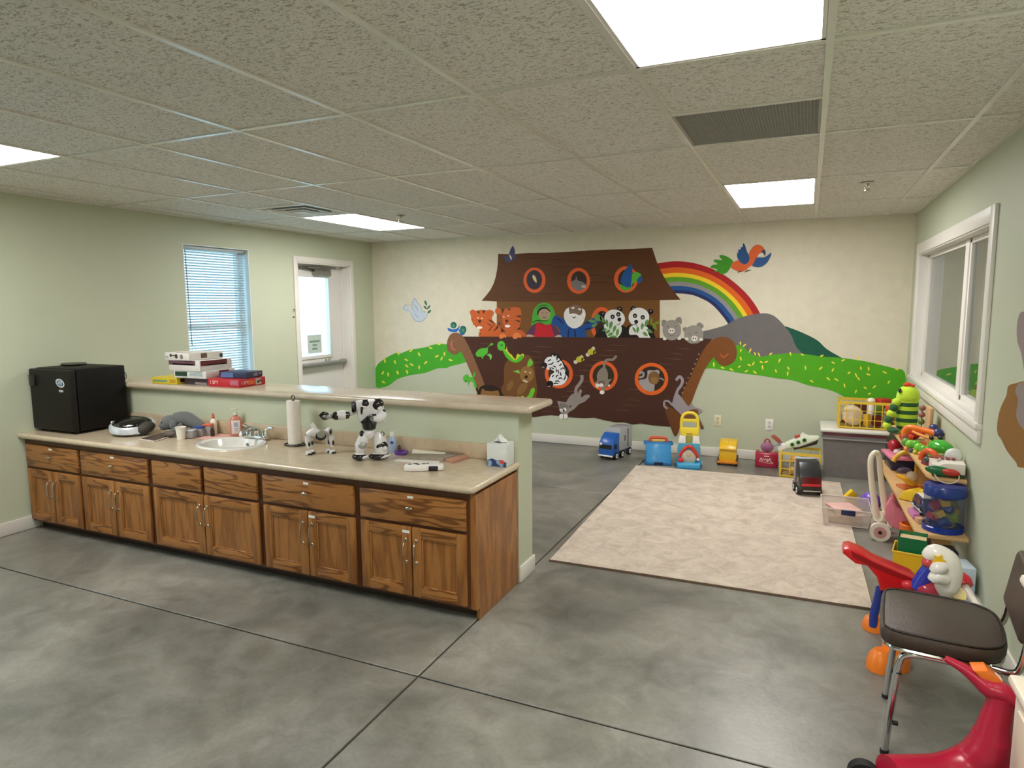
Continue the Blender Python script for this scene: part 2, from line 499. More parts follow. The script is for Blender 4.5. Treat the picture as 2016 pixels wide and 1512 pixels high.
for (nm, b) in (('left', (XL, XL + 0.018, YF, YB)), ('right', (XR - 0.018, XR, YF, YB)), ('back', (XL, XR, YB - 0.018, YB)), ('front', (XL, XR, YF, YF + 0.018))):
    MB().box(b[0], b[1], b[2], b[3], H - 0.0015, H + 0.028).build('wall_angle', BAR, ceil)

DIFF = emission(LAMP_COL, LAMP)
where = {(0, -1): 'large rectangular fluorescent ceiling light nearest the camera, above the floor right of the cabinets',
         (-6, -1): 'rectangular fluorescent ceiling light cut by the left edge of the picture',
         (0, 2): 'rectangular fluorescent ceiling light above the carpet and toys, behind the grey grille',
         (-6, 2): 'rectangular fluorescent ceiling light beside the square air vent near the door',
         (0, -4): 'rectangular fluorescent ceiling light behind the camera on the right side of the room',
         }
for (i, j) in LIGHT_CELLS:
    x0, y0 = GX + i * TX, GY + j * TY
    t = thing('ceiling_light', where[(i, j)], 'light', (x0 + TX / 2, y0 + TY / 2, H), group='recessed fluorescent ceiling lights')
    w, d = TX / 2 - 0.013, TY / 2 - 0.013
    b = MB()
    for s in (-1, 1):
        b.box(s * w - 0.012 * (s > 0), s * w + 0.012 * (s < 0), -d, d, 0.001, 0.045)
        b.box(-w, w, s * d - 0.012 * (s > 0), s * d + 0.012 * (s < 0), 0.001, 0.045)
    b.box(-w, w, -d, d, 0.045, 0.05)
    b.build('fixture_frame', WHITE_TRIM, t)
    MB().box(-w + 0.012, w - 0.012, -d + 0.012, d - 0.012, 0.004, 0.010).build('diffuser', DIFF, t)
# return air grille: dark egg-crate panel in half a cell
gx0, gy0 = GX, GY + 0.5 * TY
t = thing('return_air_grille', 'dark grey egg-crate return air grille set into the ceiling', 'grille', (gx0 + TX / 2, gy0 + TY / 4, H))
GRY = mat((176, 173, 167), 0.6)
w, d = TX / 2 - 0.013, TY / 4 - 0.013
b = MB()
for s in (-1, 1):
    b.box(s * w - 0.01 * (s > 0), s * w + 0.01 * (s < 0), -d, d, 0.001, 0.03); b.box(-w, w, s * d - 0.01 * (s > 0), s * d + 0.01 * (s < 0), 0.001, 0.03)
b.build('frame', GRY, t)
MB().box(-w, w, -d, d, 0.014, 0.018).build('backing', mat((158, 155, 149), 0.9), t)
b = MB()
for k in range(1, 44):
    x = -w + k * 2 * w / 44; b.box(x - 0.0012, x + 0.0012, -d, d, 0.005, 0.0145)
for k in range(1, 44):
    y = -d + k * 2 * d / 44; b.box(-w, w, y - 0.0012, y + 0.0012, 0.005, 0.0145)
tag(b.build('egg_crate_core', GRY, t, angle=0), kind='stuff')
# square stepped air diffuser
vx0, vy0 = GX - 6 * TX, GY + 1.5 * TY
t = thing('air_vent', 'square white stepped ceiling air vent near the window wall', 'vent', (vx0 + TX / 2, vy0 + TY / 4, H))
VW = mat((232, 230, 224), 0.45)
MB().box(-0.29, 0.29, -0.29, 0.29, 0.05, 0.055).build('backing', mat((18, 18, 18), 0.9), t)
for (ro, rl, ri, z0, z1) in ((0.292, 0.262, 0.225, -0.001, 0.04), (0.205, 0.182, 0.148, -0.006, 0.036), (0.128, 0.106, 0.076, -0.011, 0.03), (0.058, 0.0, 0.0, -0.014, -0.012)):
    b = MB()
    for q in range(4):
        b.m = Matrix.Rotation(q * PI / 2, 4, 'Z')
        if rl: b.poly([(-ro, -ro, z0), (ro, -ro, z0), (rl, -rl, z0), (-rl, -rl, z0)]).poly([(-rl, -rl, z0), (rl, -rl, z0), (ri, -ri, z1), (-ri, -ri, z1)])
        else: b.poly([(-ro, -ro, z0), (ro, -ro, z0), (0, 0, z1)])
    b.build('vent_ring', VW, t, angle=0)
for nm, (px, py), lab in (('fire_sprinkler', (788, 425), 'small metal fire sprinkler head on the ceiling beside the far left light'), ('fire_sprinkler', (1708, 360), 'small metal fire sprinkler head on the ceiling right of the far light')):
    p = on_z(px, py, H)
    t = thing(nm, lab, 'sprinkler', (p.x, p.y, H), group='fire sprinkler heads')
    MB().lathe([(0.0, -0.006), (0.036, -0.004), (0.04, 0.0)], n=20).build('escutcheon', mat((196, 190, 176), 0.35, metal=0.6), t)
    b = MB().cyl((0, 0, -0.022), (0, 0, -0.004), 0.012)
    for s in (-1, 1): b.tube([(s * 0.012, 0, -0.02), (s * 0.016, 0, -0.034), (s * 0.004, 0, -0.048)], 0.004, 6)
    b.build('yoke', STEEL, t)
    MB().cyl((0, 0, -0.052), (0, 0, -0.047), 0.019).build('deflector', STEEL, t)

# ------------------------------------------------------------------ walls
def x_wall(name, xa, xb, holes, y0=YF - 0.2, y1=YB + 0.2, m=WALL):
    """a wall across X with rectangular openings (ya, yb, za, zb)"""
    b = MB(); y = y0
    for (ya, yb, za, zb) in sorted(holes):
        b.box(xa, xb, y, ya, -0.1, H + 0.1)
        if za > 0: b.box(xa, xb, ya, yb, -0.1, za)
        b.box(xa, xb, ya, yb, zb, H + 0.1)
        y = yb
    b.box(xa, xb, y, y1, -0.1, H + 0.1)
    return struct(b.build(name, m, angle=0))
WY0, WY1, WZ0, WZ1 = on_x(359, 482, XL).y, on_x(489, 492, XL).y, 0.78, 2.165
DY0, DY1, DZ1 = on_x(583, 515, XL).y, on_x(688, 520, XL).y, 2.09
x_wall('wall_left', XL - 0.2, XL, [(0.2, 1.5, WZ0, WZ1), (WY0, WY1, WZ0, WZ1), (DY0, DY1, 0.0, DZ1)])
VY0, VY1, VZ0, VZ1 = 4.19, 6.68, 0.95, 2.02
x_wall('wall_right', XR, XR + 0.13, [(VY0, VY1, VZ0, VZ1)])
struct(MB().box(XL, XR, YB, YB + 0.15, -0.1, H + 0.1).build('wall_back', WALL, angle=0))
struct(MB().box(XL, XR, YF - 0.15, YF, -0.1, H + 0.1).build('wall_front', WALL, angle=0))
PW0, PW1, PWX = CY1, 3.545, -1.462
struct(MB().box(XL, PWX, PW0, PW1, 0, ZB - 0.042).build('wall_middle', WALL, angle=0))
# next room seen dimly through the side window
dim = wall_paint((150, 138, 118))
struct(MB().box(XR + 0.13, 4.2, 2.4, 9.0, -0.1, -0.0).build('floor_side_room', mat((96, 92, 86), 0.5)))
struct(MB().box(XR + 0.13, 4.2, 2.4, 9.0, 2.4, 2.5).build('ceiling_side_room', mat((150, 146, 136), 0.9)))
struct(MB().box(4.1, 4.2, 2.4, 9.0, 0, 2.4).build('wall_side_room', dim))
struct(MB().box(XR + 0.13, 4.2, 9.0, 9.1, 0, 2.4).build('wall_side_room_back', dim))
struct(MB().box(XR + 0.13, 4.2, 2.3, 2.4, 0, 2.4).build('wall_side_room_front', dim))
# pale ground outside
struct(MB().box(-30, XL - 0.25, -20, 30, -0.2, -0.1).build('ground', mat((206, 206, 200), 0.9)))

# ------------------------------------------------------------------ baseboards
def board(name, x0, x1, y0, y1, h=0.098):
    b = MB().box(x0, x1, y0, y1, 0.002, h, bev=0.005, seg=2)
    return struct(b.build(name, WHITE_TRIM))
board('baseboard_left', XL, XL + 0.014, YF, CY0 + 0.06)
board('baseboard_left_back', XL, XL + 0.014, PW1, DY0 - 0.06)
board('baseboard_left_corner', XL, XL + 0.014, DY1 + 0.06, YB)
board('baseboard_back', XL, XR, YB - 0.014, YB)
board('baseboard_right', XR - 0.014, XR, YF, YB)
board('baseboard_middle_end', PWX, PWX + 0.014, PW0 - 0.003, PW1 + 0.014)
board('baseboard_middle', XL, PWX, PW1, PW1 + 0.014)

# ------------------------------------------------------------------ left window, blind
w1 = struct(MB().box(XL - 0.17, XL - 0.12, WY0, WY0 + 0.045, WZ0, WZ1).box(XL - 0.17, XL - 0.12, WY1 - 0.045, WY1, WZ0, WZ1)
            .box(XL - 0.17, XL - 0.12, WY0, WY1, WZ0, WZ0 + 0.045).box(XL - 0.17, XL - 0.12, WY0, WY1, WZ1 - 0.045, WZ1).build('window_1', WHITE_TRIM))
zm = on_x(420, 643, XL - 0.14).z
MB().box(XL - 0.165, XL - 0.125, WY0 + 0.045, WY1 - 0.045, zm - 0.03, zm + 0.03, bev=0.004).build('meeting_rail', WHITE_TRIM, w1)
for (za, zb, xx) in ((WZ0 + 0.045, zm - 0.03, -0.14), (zm + 0.03, WZ1 - 0.045, -0.152)):
    MB().box(XL + xx - 0.003, XL + xx + 0.003, WY0 + 0.045, WY1 - 0.045, za, zb).build('window_pane', glass_pane(), w1)
MB().box(XL - 0.12, XL - 0.001, WY0 + 0.0005, WY0 + 0.008, WZ0, WZ1).box(XL - 0.12, XL - 0.001, WY1 - 0.008, WY1 - 0.0005, WZ0, WZ1).box(XL - 0.12, XL - 0.001, WY0 + 0.008, WY1 - 0.008, WZ1 - 0.008, WZ1 - 0.0005).build('window_jamb', mat((226, 232, 230), 0.5, var=0.01), w1)
MB().box(XL - 0.12, XL + 0.01, WY0, WY1, WZ0 - 0.03, WZ0 + 0.001, bev=0.004).build('window_sill', WHITE_TRIM, w1)
bl = thing('window_blind', 'white horizontal slat blind hanging in the left wall window', 'blind', (XL - 0.06, (WY0 + WY1) / 2, 0))
hw = (WY1 - WY0) / 2 - 0.02
BLIND = mat((196, 204, 208), 0.5, var=0.01)
MB().box(-0.022, 0.022, -hw, hw, WZ1 - 0.045, WZ1 - 0.005, bev=0.003).build('headrail', mat((170, 182, 186), 0.4), bl)
MB().box(-0.015, 0.025, hw - 0.07, hw, WZ1 - 0.05, WZ1 - 0.03, bev=0.003).build('headrail_bracket', mat((120, 116, 104), 0.4), bl)
z = WZ1 - 0.065; k = 0
sl = MB(Matrix.Rotation(math.radians(-30), 4, 'Y'))
sl.grid(lambda u, v: Vector(((u - 0.5) * 0.027, (v - 0.5) * 2 * hw, 0.0022 * (1 - (2 * u - 1) ** 2))), 4, 1)
slat_me = sl.mesh('blind_slat'); slat_me.materials.append(BLIND)
while z > WZ0 + 0.03:
    o = bpy.data.objects.new('slat', slat_me); COL.objects.link(o); o.parent = bl; o.location = (0, 0, z)
    z -= 0.0245
MB().box(-0.014, 0.014, -hw, hw, WZ0 + 0.004, WZ0 + 0.02, bev=0.003).build('bottom_rail', BLIND, bl)
for q in (-0.86, -0.3, 0.3, 0.86):
    MB().cyl((0.014, q * hw, WZ0 + 0.02), (0.014, q * hw, WZ1 - 0.045), 0.0013, n=6).build('ladder_cord', mat((200, 205, 205), 0.7), bl)
MB().cyl((0.03, -hw + 0.04, 1.25), (0.026, -hw + 0.03, WZ1 - 0.05), 0.004, n=8).build('tilt_wand', mat((120, 124, 128), 0.3), bl)

# a second window further along the left wall, outside the picture
w3 = struct(MB().box(XL - 0.17, XL - 0.12, 0.2, 0.245, WZ0, WZ1).box(XL - 0.17, XL - 0.12, 1.455, 1.5, WZ0, WZ1).box(XL - 0.17, XL - 0.12, 0.245, 1.455, WZ0, WZ0 + 0.045)
            .box(XL - 0.17, XL - 0.12, 0.245, 1.455, WZ1 - 0.045, WZ1).box(XL - 0.17, XL - 0.12, 0.83, 0.87, WZ0 + 0.045, WZ1 - 0.045).build('window_3', WHITE_TRIM))
for (ya, yb) in ((0.245, 0.83), (0.87, 1.455)):
    MB().box(XL - 0.148, XL - 0.142, ya, yb, WZ0 + 0.045, WZ1 - 0.045).build('window_pane', glass_pane(), w3)

# ------------------------------------------------------------------ door in the left wall
DX = XL - 0.125                                      # room side of the leaf
DOORW = mat((222, 220, 216), 0.4, var=0.01)
d1 = struct(MB().box(XL - 0.2, XL + 0.004, DY0, DY0 + 0.02, 0, DZ1).box(XL - 0.2, XL + 0.004, DY1 - 0.02, DY1, 0, DZ1).box(XL - 0.2, XL + 0.004, DY0, DY1, DZ1 - 0.02, DZ1)
            .box(DX + 0.002, DX + 0.02, DY1 - 0.035, DY1 - 0.02, 0, DZ1 - 0.02).box(DX + 0.002, DX + 0.02, DY0, DY1, DZ1 - 0.035, DZ1 - 0.02).build('door_1', WHITE_TRIM))
b = MB()
cw = 0.055
b.box(XL, XL + 0.016, DY0 - cw, DY0 + 0.006, 0, DZ1 + cw, bev=0.003); b.box(XL, XL + 0.016, DY1 - 0.006, DY1 + cw, 0, DZ1 + cw, bev=0.003)
b.box(XL, XL + 0.0155, DY0 + 0.0065, DY1 - 0.0065, DZ1 - 0.006, DZ1 + cw, bev=0.003)
b.build('door_casing', WHITE_TRIM, d1)
g0, g1 = on_x(560, 543, DX).y, on_x(645, 548, DX).y
gz1, gz0 = on_x(640, 546, DX).z, on_x(650, 698, DX).z
g0 = DY0 + 0.13
b = MB()
b.box(DX - 0.045, DX, DY0 + 0.022, g0, 0.008, DZ1 - 0.024); b.box(DX - 0.045, DX, g1, DY1 - 0.022, 0.008, DZ1 - 0.024)
b.box(DX - 0.045, DX, g0, g1, 0.008, gz0); b.box(DX - 0.045, DX, g0, g1, gz1, DZ1 - 0.024)
b.build('door_leaf', DOORW, d1)
b = MB()
for (a0, a1, c0, c1) in ((g0 - 0.03, g0 + 0.008, gz0 - 0.03, gz1 + 0.03), (g1 - 0.008, g1 + 0.03, gz0 - 0.03, gz1 + 0.03)):
    b.box(DX, DX + 0.012, a0, a1, c0, c1, bev=0.003)
b.box(DX, DX + 0.0118, g0 - 0.03, g1 + 0.03, gz0 - 0.03, gz0 + 0.008, bev=0.003); b.box(DX, DX + 0.0118, g0 - 0.03, g1 + 0.03, gz1 - 0.008, gz1 + 0.03, bev=0.003)
b.build('glazing_bead', DOORW, d1)
MB().box(DX - 0.026, DX - 0.02, g0, g1, gz0, gz1).build('door_pane', glass_pane(), d1)
# door closer
c0, c1 = on_x(620, 537, DX + 0.05), on_x(652, 540, DX + 0.05)
cl = MB().box(DX, DX + 0.055, c0.y, c1.y, c0.z - 0.03, c0.z + 0.03, bev=0.006).build('door_closer', mat((150, 148, 142), 0.35, metal=0.7), d1)
MB().tube([(DX + 0.03, (c0.y + c1.y) / 2 - 0.02, c0.z + 0.03), (DX + 0.09, c0.y - 0.16, c0.z + 0.055), (DX + 0.02, c1.y + 0.12, DZ1 - 0.04)], 0.009, 6).box(DX + 0.015, DX + 0.03, c0.y - 0.22, c1.y + 0.02, DZ1 - 0.07, DZ1 - 0.04).build('closer_arm', mat((140, 138, 134), 0.35, metal=0.7), cl)
# exit bar
zbar = on_x(640, 716, DX + 0.06).z
b = MB().cyl((DX + 0.055, DY0 + 0.06, zbar), (DX + 0.055, DY1 - 0.07, zbar), 0.026, n=14)
for yy in (DY0 + 0.06, DY1 - 0.07): b.ell((DX + 0.05, yy, zbar), (0.032, 0.032, 0.036), 12); b.cyl((DX, yy, zbar), (DX + 0.05, yy, zbar), 0.03, n=12)
b.build('exit_bar', mat((150, 150, 146), 0.35, metal=0.55), d1)
for q in (0.0, 0.06):
    MB().cyl((DX, g1 - 0.10 + q, gz0 - 0.06), (DX + 0.02, g1 - 0.10 + q, gz0 - 0.06), 0.013, n=12).build('lock_button', mat((190, 188, 182), 0.3, metal=0.6), d1)
# paper notice on the glass
n0, n1 = on_x(605, 660, DX - 0.018), on_x(634, 694, DX - 0.018)
nt_ = tag(MB().box(DX - 0.0195, DX - 0.0185, n0.y, n1.y, n1.z, n0.z).build('door_notice', mat((196, 208, 200), 0.7)), 'pale paper notice with three lines of print on the door glass', 'notice')
for k, (fr, wd) in enumerate(((0.36, 0.72), (0.56, 0.32), (0.76, 0.38))):
    zz = n0.z + (n1.z - n0.z) * fr; yc = (n0.y + n1.y) / 2; hh = (n1.y - n0.y) * wd / 2
    MB().box(DX - 0.0185, DX - 0.0182, yc - hh, yc + hh, zz - 0.012, zz + 0.012).build('print_line', mat((118, 150, 136), 0.7), nt_)
# small hook beside the door
p = on_x(577, 615, XL)
hk = thing('wall_hook', 'small brass hook screwed to the wall beside the door frame', 'hook', (XL, p.y, p.z))
MB().tube([(0.0, 0, 0.03), (0.02, 0, 0.035), (0.024, 0, 0.02), (0.012, 0, 0.01)], 0.004, 6, smooth=3).build('hook_arm', mat((120, 105, 70), 0.35, metal=0.8), hk)
MB().cyl((0, 0, -0.05), (0.012, 0, -0.05), 0.008, n=10).build('screw_head', mat((90, 80, 60), 0.4, metal=0.8), hk)

# ------------------------------------------------------------------ side window in the right wall
w2 = struct(MB().box(XR - 0.006, XR + 0.15, VY0, VY0 + 0.02, VZ0, VZ1).box(XR - 0.006, XR + 0.15, VY1 - 0.02, VY1, VZ0, VZ1)
            .box(XR - 0.006, XR + 0.15, VY0, VY1, VZ1 - 0.02, VZ1).box(XR - 0.006, XR + 0.15, VY0, VY1, VZ0, VZ0 + 0.02).build('window_2', WHITE_TRIM))
cs = 0.075
b = MB()
b.box(XR - 0.02, XR, VY0 - cs, VY0 + 0.012, VZ0 + 0.0125, VZ1 + cs, bev=0.004); b.box(XR - 0.02, XR, VY1 - 0.012, VY1 + cs, VZ0 + 0.0125, VZ1 + cs, bev=0.004)
b.box(XR - 0.019, XR, VY0 + 0.0125, VY1 - 0.0125, VZ1 - 0.012, VZ1 + cs, bev=0.004)
b.build('window_casing', WHITE_TRIM, w2)
MB().box(XR - 0.032, XR + 0.02, VY0 - cs, VY1 + cs, VZ0 - 0.022, VZ0 + 0.012, bev=0.006).box(XR - 0.02, XR, VY0 - cs, VY1 + cs, VZ0 - cs - 0.02, VZ0 - 0.022, bev=0.005).build('window_sill', WHITE_TRIM, w2)
VM = 5.10
MB().box(XR + 0.052, XR + 0.13, VM - 0.05, VM + 0.05, VZ0 + 0.0205, VZ1 - 0.0205, bev=0.003).build('mullion', WHITE_TRIM, w2)
for (ya, yb) in ((VY0 + 0.02, VM - 0.05), (VM + 0.05, VY1 - 0.02)):
    s = 0.035
    sash = MB().box(XR + 0.06, XR + 0.10, ya, ya + s, VZ0 + 0.02, VZ1 - 0.02, bev=0.004).box(XR + 0.06, XR + 0.10, yb - s, yb, VZ0 + 0.02, VZ1 - 0.02, bev=0.004).box(XR + 0.06, XR + 0.10, ya, yb, VZ0 + 0.02, VZ0 + 0.02 + s, bev=0.004).box(XR + 0.06, XR + 0.10, ya, yb, VZ1 - 0.02 - s, VZ1 - 0.02, bev=0.004).build('sash', WHITE_TRIM, w2)
    for xo in (0.078, 0.090):
        MB().box(XR + xo, XR + xo + 0.003, ya + s, yb - s, VZ0 + 0.02 + s, VZ1 - 0.02 - s).build('window_pane', glass_pane(), sash)
# ------------------------------------------------------------------ painted mural on the back wall
mural = thing('wall_mural', 'painted ark mural with animals, rainbow and green hills on the back wall', 'mural', (0, YB, 0))
LAYER = [0]
class Fig:
    """one painted figure: flat coats of paint laid one over the other, each a hair proud of the last"""
    def __init__(self, name, x0=0.0, y0=0.0, s=1.0, wall='back', parent=None):
        self.name, self.x0, self.y0, self.s, self.wall = name, x0, y0, s, wall
        self.bm = bmesh.new(); self.mats = []; self.parent = parent or mural
    def pt(self, x, y):
        px, py = self.x0 + x / self.s, self.y0 + y / self.s
        off = 0.0012 + LAYER[0] * 0.00005
        if self.wall == 'back':
            p = on_y(px, py, YB - 0.001); return Vector((p.x, -off, p.z))
        p = on_x(px, py, XR - 0.001); return Vector((-off, p.y, p.z))
    def face(self, color, pts, new=True):
        if new: LAYER[0] += 1
        m = mat(color, 0.6, var=0.045, vscale=9.0, bump=0.1, bscale=95.0, spec=0.3)
        if m not in self.mats: self.mats.append(m)
        vs = [self.bm.verts.new(self.pt(p[0], p[1])) for p in pts]
        try: f = self.bm.faces.new(vs)
        except ValueError: return self
        f.material_index = self.mats.index(m); f.normal_update()
        return self
    def p(self, color, pts, smooth=4, new=True):
        if smooth: pts = [(v.x, v.y) for v in catmull([(q[0], q[1], 0) for q in pts], smooth, True)]
        return self.face(color, pts, new)
    def e(self, color, c, rx, ry=None, rot=0.0, new=True, n=22):
        ry = rx if ry is None else ry
        a = math.radians(rot)
        return self.face(color, [(c[0] + rx * math.cos(t) * math.cos(a) - ry * math.sin(t) * math.sin(a), c[1] + rx * math.cos(t) * math.sin(a) + ry * math.sin(t) * math.cos(a)) for t in [2 * PI * k / n for k in range(n)]], new)
    def s_(self, color, pts, w, new=True, smooth=5, taper=True):
        c = [Vector((v.x, v.y)) for v in catmull([(q[0], q[1], 0) for q in pts], smooth)] if len(pts) > 2 else [Vector(q) for q in pts]
        l, r = [], []
        for i, v in enumerate(c):
            d = c[min(i + 1, len(c) - 1)] - c[max(i - 1, 0)]
            if d.length < 1e-9: continue
            nrm = Vector((-d.y, d.x)).normalized()
            f = i / (len(c) - 1); ww = w / 2 * ((0.35 + 0.65 * math.sin(PI * min(1, max(0, f)))) if taper else 1.0)
            l.append(v + nrm * ww); r.append(v - nrm * ww)
        return self.face(color, [tuple(v) for v in l + r[::-1]], new)
    def leaf(self, color, c, ln, w, rot, new=True):
        a = math.radians(rot); ca, sa = math.cos(a), math.sin(a)
        o = [(-ln, 0), (-ln * 0.4, -w), (ln * 0.3, -w * 0.9), (ln, 0), (ln * 0.3, w * 0.9), (-ln * 0.4, w)]
        return self.p(color, [(c[0] + x * ca - y * sa, c[1] + x * sa + y * ca) for x, y in o], 3, new)
    def done(self, label=None):
        bmesh.ops.triangulate(self.bm, faces=self.bm.faces[:], ngon_method='EAR_CLIP')
        me = bpy.data.meshes.new(self.name); self.bm.to_mesh(me); self.bm.free()
        for m in self.mats: me.materials.append(m)
        o = bpy.data.objects.new(self.name, me); COL.objects.link(o); o.parent = self.parent
        if label: o['label'] = label
        return o

CREAM = (220, 213, 192)
Fig('sky_paint').face(CREAM, [(700, 430), (1850, 400), (1850, 765), (1790, 760), (1669, 745), (1593, 730), (1497, 715), (1400, 705), (1300, 700), (917, 692), (890, 700), (836, 715), (783, 728), (740, 742), (700, 750)]).done()
# rainbow
f = Fig('rainbow', 1280, 490, 7.2)
outer = catmull([(p[0], p[1], 0) for p in [(-120, 260), (110, 205), (340, 175), (560, 190), (780, 245), (1000, 340), (1200, 480), (1380, 650), (1500, 810), (1575, 950), (1620, 1060)]], 5)
inner = catmull([(p[0], p[1], 0) for p in [(60, 660), (230, 640), (370, 632), (500, 638), (620, 660), (720, 700), (820, 750), (920, 830), (1000, 920), (1070, 1010), (1140, 1120)]], 5)
bands = [(0, .19, (172, 26, 30)), (.19, .36, (226, 100, 26)), (.36, .485, (240, 208, 40)), (.485, .635, (96, 158, 36)), (.635, .765, (146, 142, 144)), (.765, .895, (32, 84, 146)), (.895, 1.0, (38, 44, 96))]
for a, b_, c in bands:
    f.face(c, [((o + (i - o) * a).x, (o + (i - o) * a).y) for o, i in zip(outer, inner)] + [((o + (i - o) * b_).x, (o + (i - o) * b_).y) for o, i in reversed(list(zip(outer, inner)))], new=(a == 0))
f.done('rainbow of seven painted bands')
f = Fig('dark_green_hill', 1180, 460, 3.15).p((24, 88, 68), [(1120, 570), (1150, 573), (1250, 610), (1350, 660), (1410, 715), (1500, 768), (1560, 800), (1400, 820), (1240, 800), (1200, 700)]); f.done()
f = Fig('grey_hill', 1180, 460, 3.15).p((112, 108, 108), [(620, 620), (700, 592), (780, 568), (850, 530), (930, 505), (1010, 494), (1060, 500), (1100, 522), (1150, 575), (1190, 630), (1220, 700), (1265, 760), (1200, 800), (1000, 800), (900, 790), (800, 760), (640, 700)]); f.done()
f = Fig('green_meadow', 1180, 460, 3.15)
f.p((82, 170, 28), [(840, 690), (885, 698), (940, 745), (1000, 762), (1080, 750), (1180, 742), (1260, 745), (1380, 762), (1500, 770), (1640, 790), (1750, 815), (1830, 836), (1895, 862), (1897, 1040), (1800, 1040), (1650, 1034), (1550, 1028), (1480, 990), (1400, 962), (1300, 942), (1200, 910), (1100, 897), (1000, 880), (900, 868), (800, 852), (700, 836), (640, 830), (650, 740), (740, 700)], 3)
FLW = [(875, 680), (900, 692), (935, 725), (965, 745), (990, 750), (877, 725), (877, 775), (710, 812), (765, 832), (820, 843), (868, 825), (912, 853), (965, 860), (930, 815), (955, 805), (1005, 797), (1035, 795), (1012, 830), (1063, 745), (1117, 787), (1095, 852), (1173, 835), (1168, 868), (1185, 745), (1278, 832), (1260, 750), (1317, 915), (1372, 835), (1380, 757), (1420, 900), (1450, 800), (1448, 845), (1470, 905), (1512, 785), (1520, 942), (1549, 863), (1590, 980), (1592, 878), (1608, 900), (1605, 772), (1622, 835), (1670, 838), (1668, 873), (1650, 957), (1705, 950), (1675, 993), (1722, 805), (1770, 860), (1795, 920), (1843, 840)]
TILT = [80, -35, 115, 70, 60, 95, 75, 85, 20, 30, 140, -25, 40, 25, -60, 30, -25]
LAYER[0] += 1
for k, (x, y) in enumerate(FLW):
    f.leaf((236, 224, 72), (x, y), 12 + (k * 7) % 5, 4.6, TILT[k % len(TILT)], new=False)
f.done('green painted meadow dotted with yellow petals, right of the ark')
f = Fig('green_meadow', 730, 460, 3.78)
f.p((74, 172, 46), [(36, 1000), (90, 940), (180, 890), (215, 893), (270, 872), (300, 862), (400, 847), (470, 825), (560, 822), (660, 850), (720, 940), (705, 958), (600, 985), (560, 1000), (500, 1002), (400, 1037), (300, 1052), (200, 1082), (130, 1132), (36, 1140)], 3)
LAYER[0] += 1
for k, (x, y) in enumerate([(105, 947), (180, 955), (205, 890), (265, 940), (268, 985), (305, 975), (300, 870), (360, 898), (360, 995), (408, 960), (445, 850), (492, 912), (527, 930), (548, 895), (595, 942), (513, 820), (90, 1035), (130, 1048), (200, 1035), (270, 1030), (95, 1105)]):
    f.leaf((222, 220, 80), (x, y), 17, 6.5, TILT[(k * 3) % len(TILT)], new=False)
f.done('green painted meadow dotted with yellow petals, left of the ark')
# dove with leaves, blue snails
f = Fig('dove', 780, 560, 10.8)
f.p((198, 208, 218), [(300, 590), (340, 690), (420, 770), (500, 788), (580, 760), (650, 680), (665, 620), (560, 570), (450, 400), (385, 310), (335, 480), (300, 540), (220, 440), (160, 500), (200, 560)])
LN = (150, 168, 190); LAYER[0] += 1
for pts in ([(300, 590), (340, 690), (420, 770), (500, 790), (580, 760), (650, 680), (670, 620)], [(400, 590), (330, 480), (345, 380), (390, 300), (450, 380), (540, 500), (540, 580)], [(290, 570), (200, 540), (150, 520), (170, 470), (220, 430), (300, 440)], [(170, 570), (240, 600)], [(360, 420), (440, 500), (470, 590)], [(400, 600), (430, 670), (500, 695)], [(540, 590), (600, 570), (620, 610)]):
    f.s_(LN, pts, 15, new=False)
LAYER[0] += 1
for c, l, w, r in (((630, 395), 62, 22, 68), ((622, 492), 52, 20, 45), ((690, 487), 56, 20, 125), ((706, 577), 52, 24, -40)):
    f.leaf((72, 116, 88), c, l, w, r, new=False)
f.done('pale blue outlined dove with an olive sprig')
f = Fig('blue_snails', 780, 560, 10.8)
f.p((44, 112, 190), [(1090, 925), (1130, 930), (1200, 955), (1290, 935), (1352, 868), (1340, 925), (1285, 1010), (1150, 1003), (1110, 980)]).p((44, 112, 190), [(1330, 940), (1380, 1000), (1455, 1030), (1440, 1072), (1380, 1072), (1340, 1000)], new=False)
for c, rx, ry in (((1220, 866), 66, 70), ((1422, 962), 70, 84)):
    f.e((22, 88, 82), c, rx, ry).e((62, 142, 112), (c[0] - 6, c[1] + 8), rx * 0.68, ry * 0.68).e((26, 92, 86), (c[0] - 2, c[1] + 4), rx * 0.42, ry * 0.42).e((98, 176, 140), (c[0] + 2, c[1] + 10), rx * 0.2, ry * 0.3)
f.done()
# cabin, roof
CAB = (118, 78, 32); ROOF = (94, 56, 26); RING = (228, 98, 44); DARK = (58, 38, 26)
f = Fig('ark_cabin').face(CAB, [(978, 588), (1299, 586), (1299, 672), (978, 672)]); f.done()
f = Fig('cabin_porthole', 1080, 590, 8.4).e(RING, (880, 400), 188, 282).e(DARK, (885, 410), 122, 226); f.done()
f = Fig('ark_roof')
f.face(ROOF, [(981, 500), (1010, 500.5), (1040, 498), (1080, 497.5), (1120, 496), (1160, 493), (1200, 491.5), (1240, 490), (1284, 488), (1288, 500), (1292, 512), (1298, 527), (1305, 541), (1312, 553), (1320, 565), (1330, 578), (1340, 590), (1299, 591), (1200, 592), (1050, 594), (978, 593.5), (948, 592), (957, 582), (966, 570), (972, 558), (976, 545), (978.5, 532), (980, 520), (980.5, 510)])
LAYER[0] += 1
for k in range(16):
    x = 996 + (k * 53) % 225; y = 506 + (k * 17) % 82
    f.s_((74, 42, 20), [(x, y), (x + 18, y - 1), (x + 34 + (k * 5) % 20, y - 1.5)], 1.6, new=False, smooth=2)
f.done('dark brown painted ark roof')
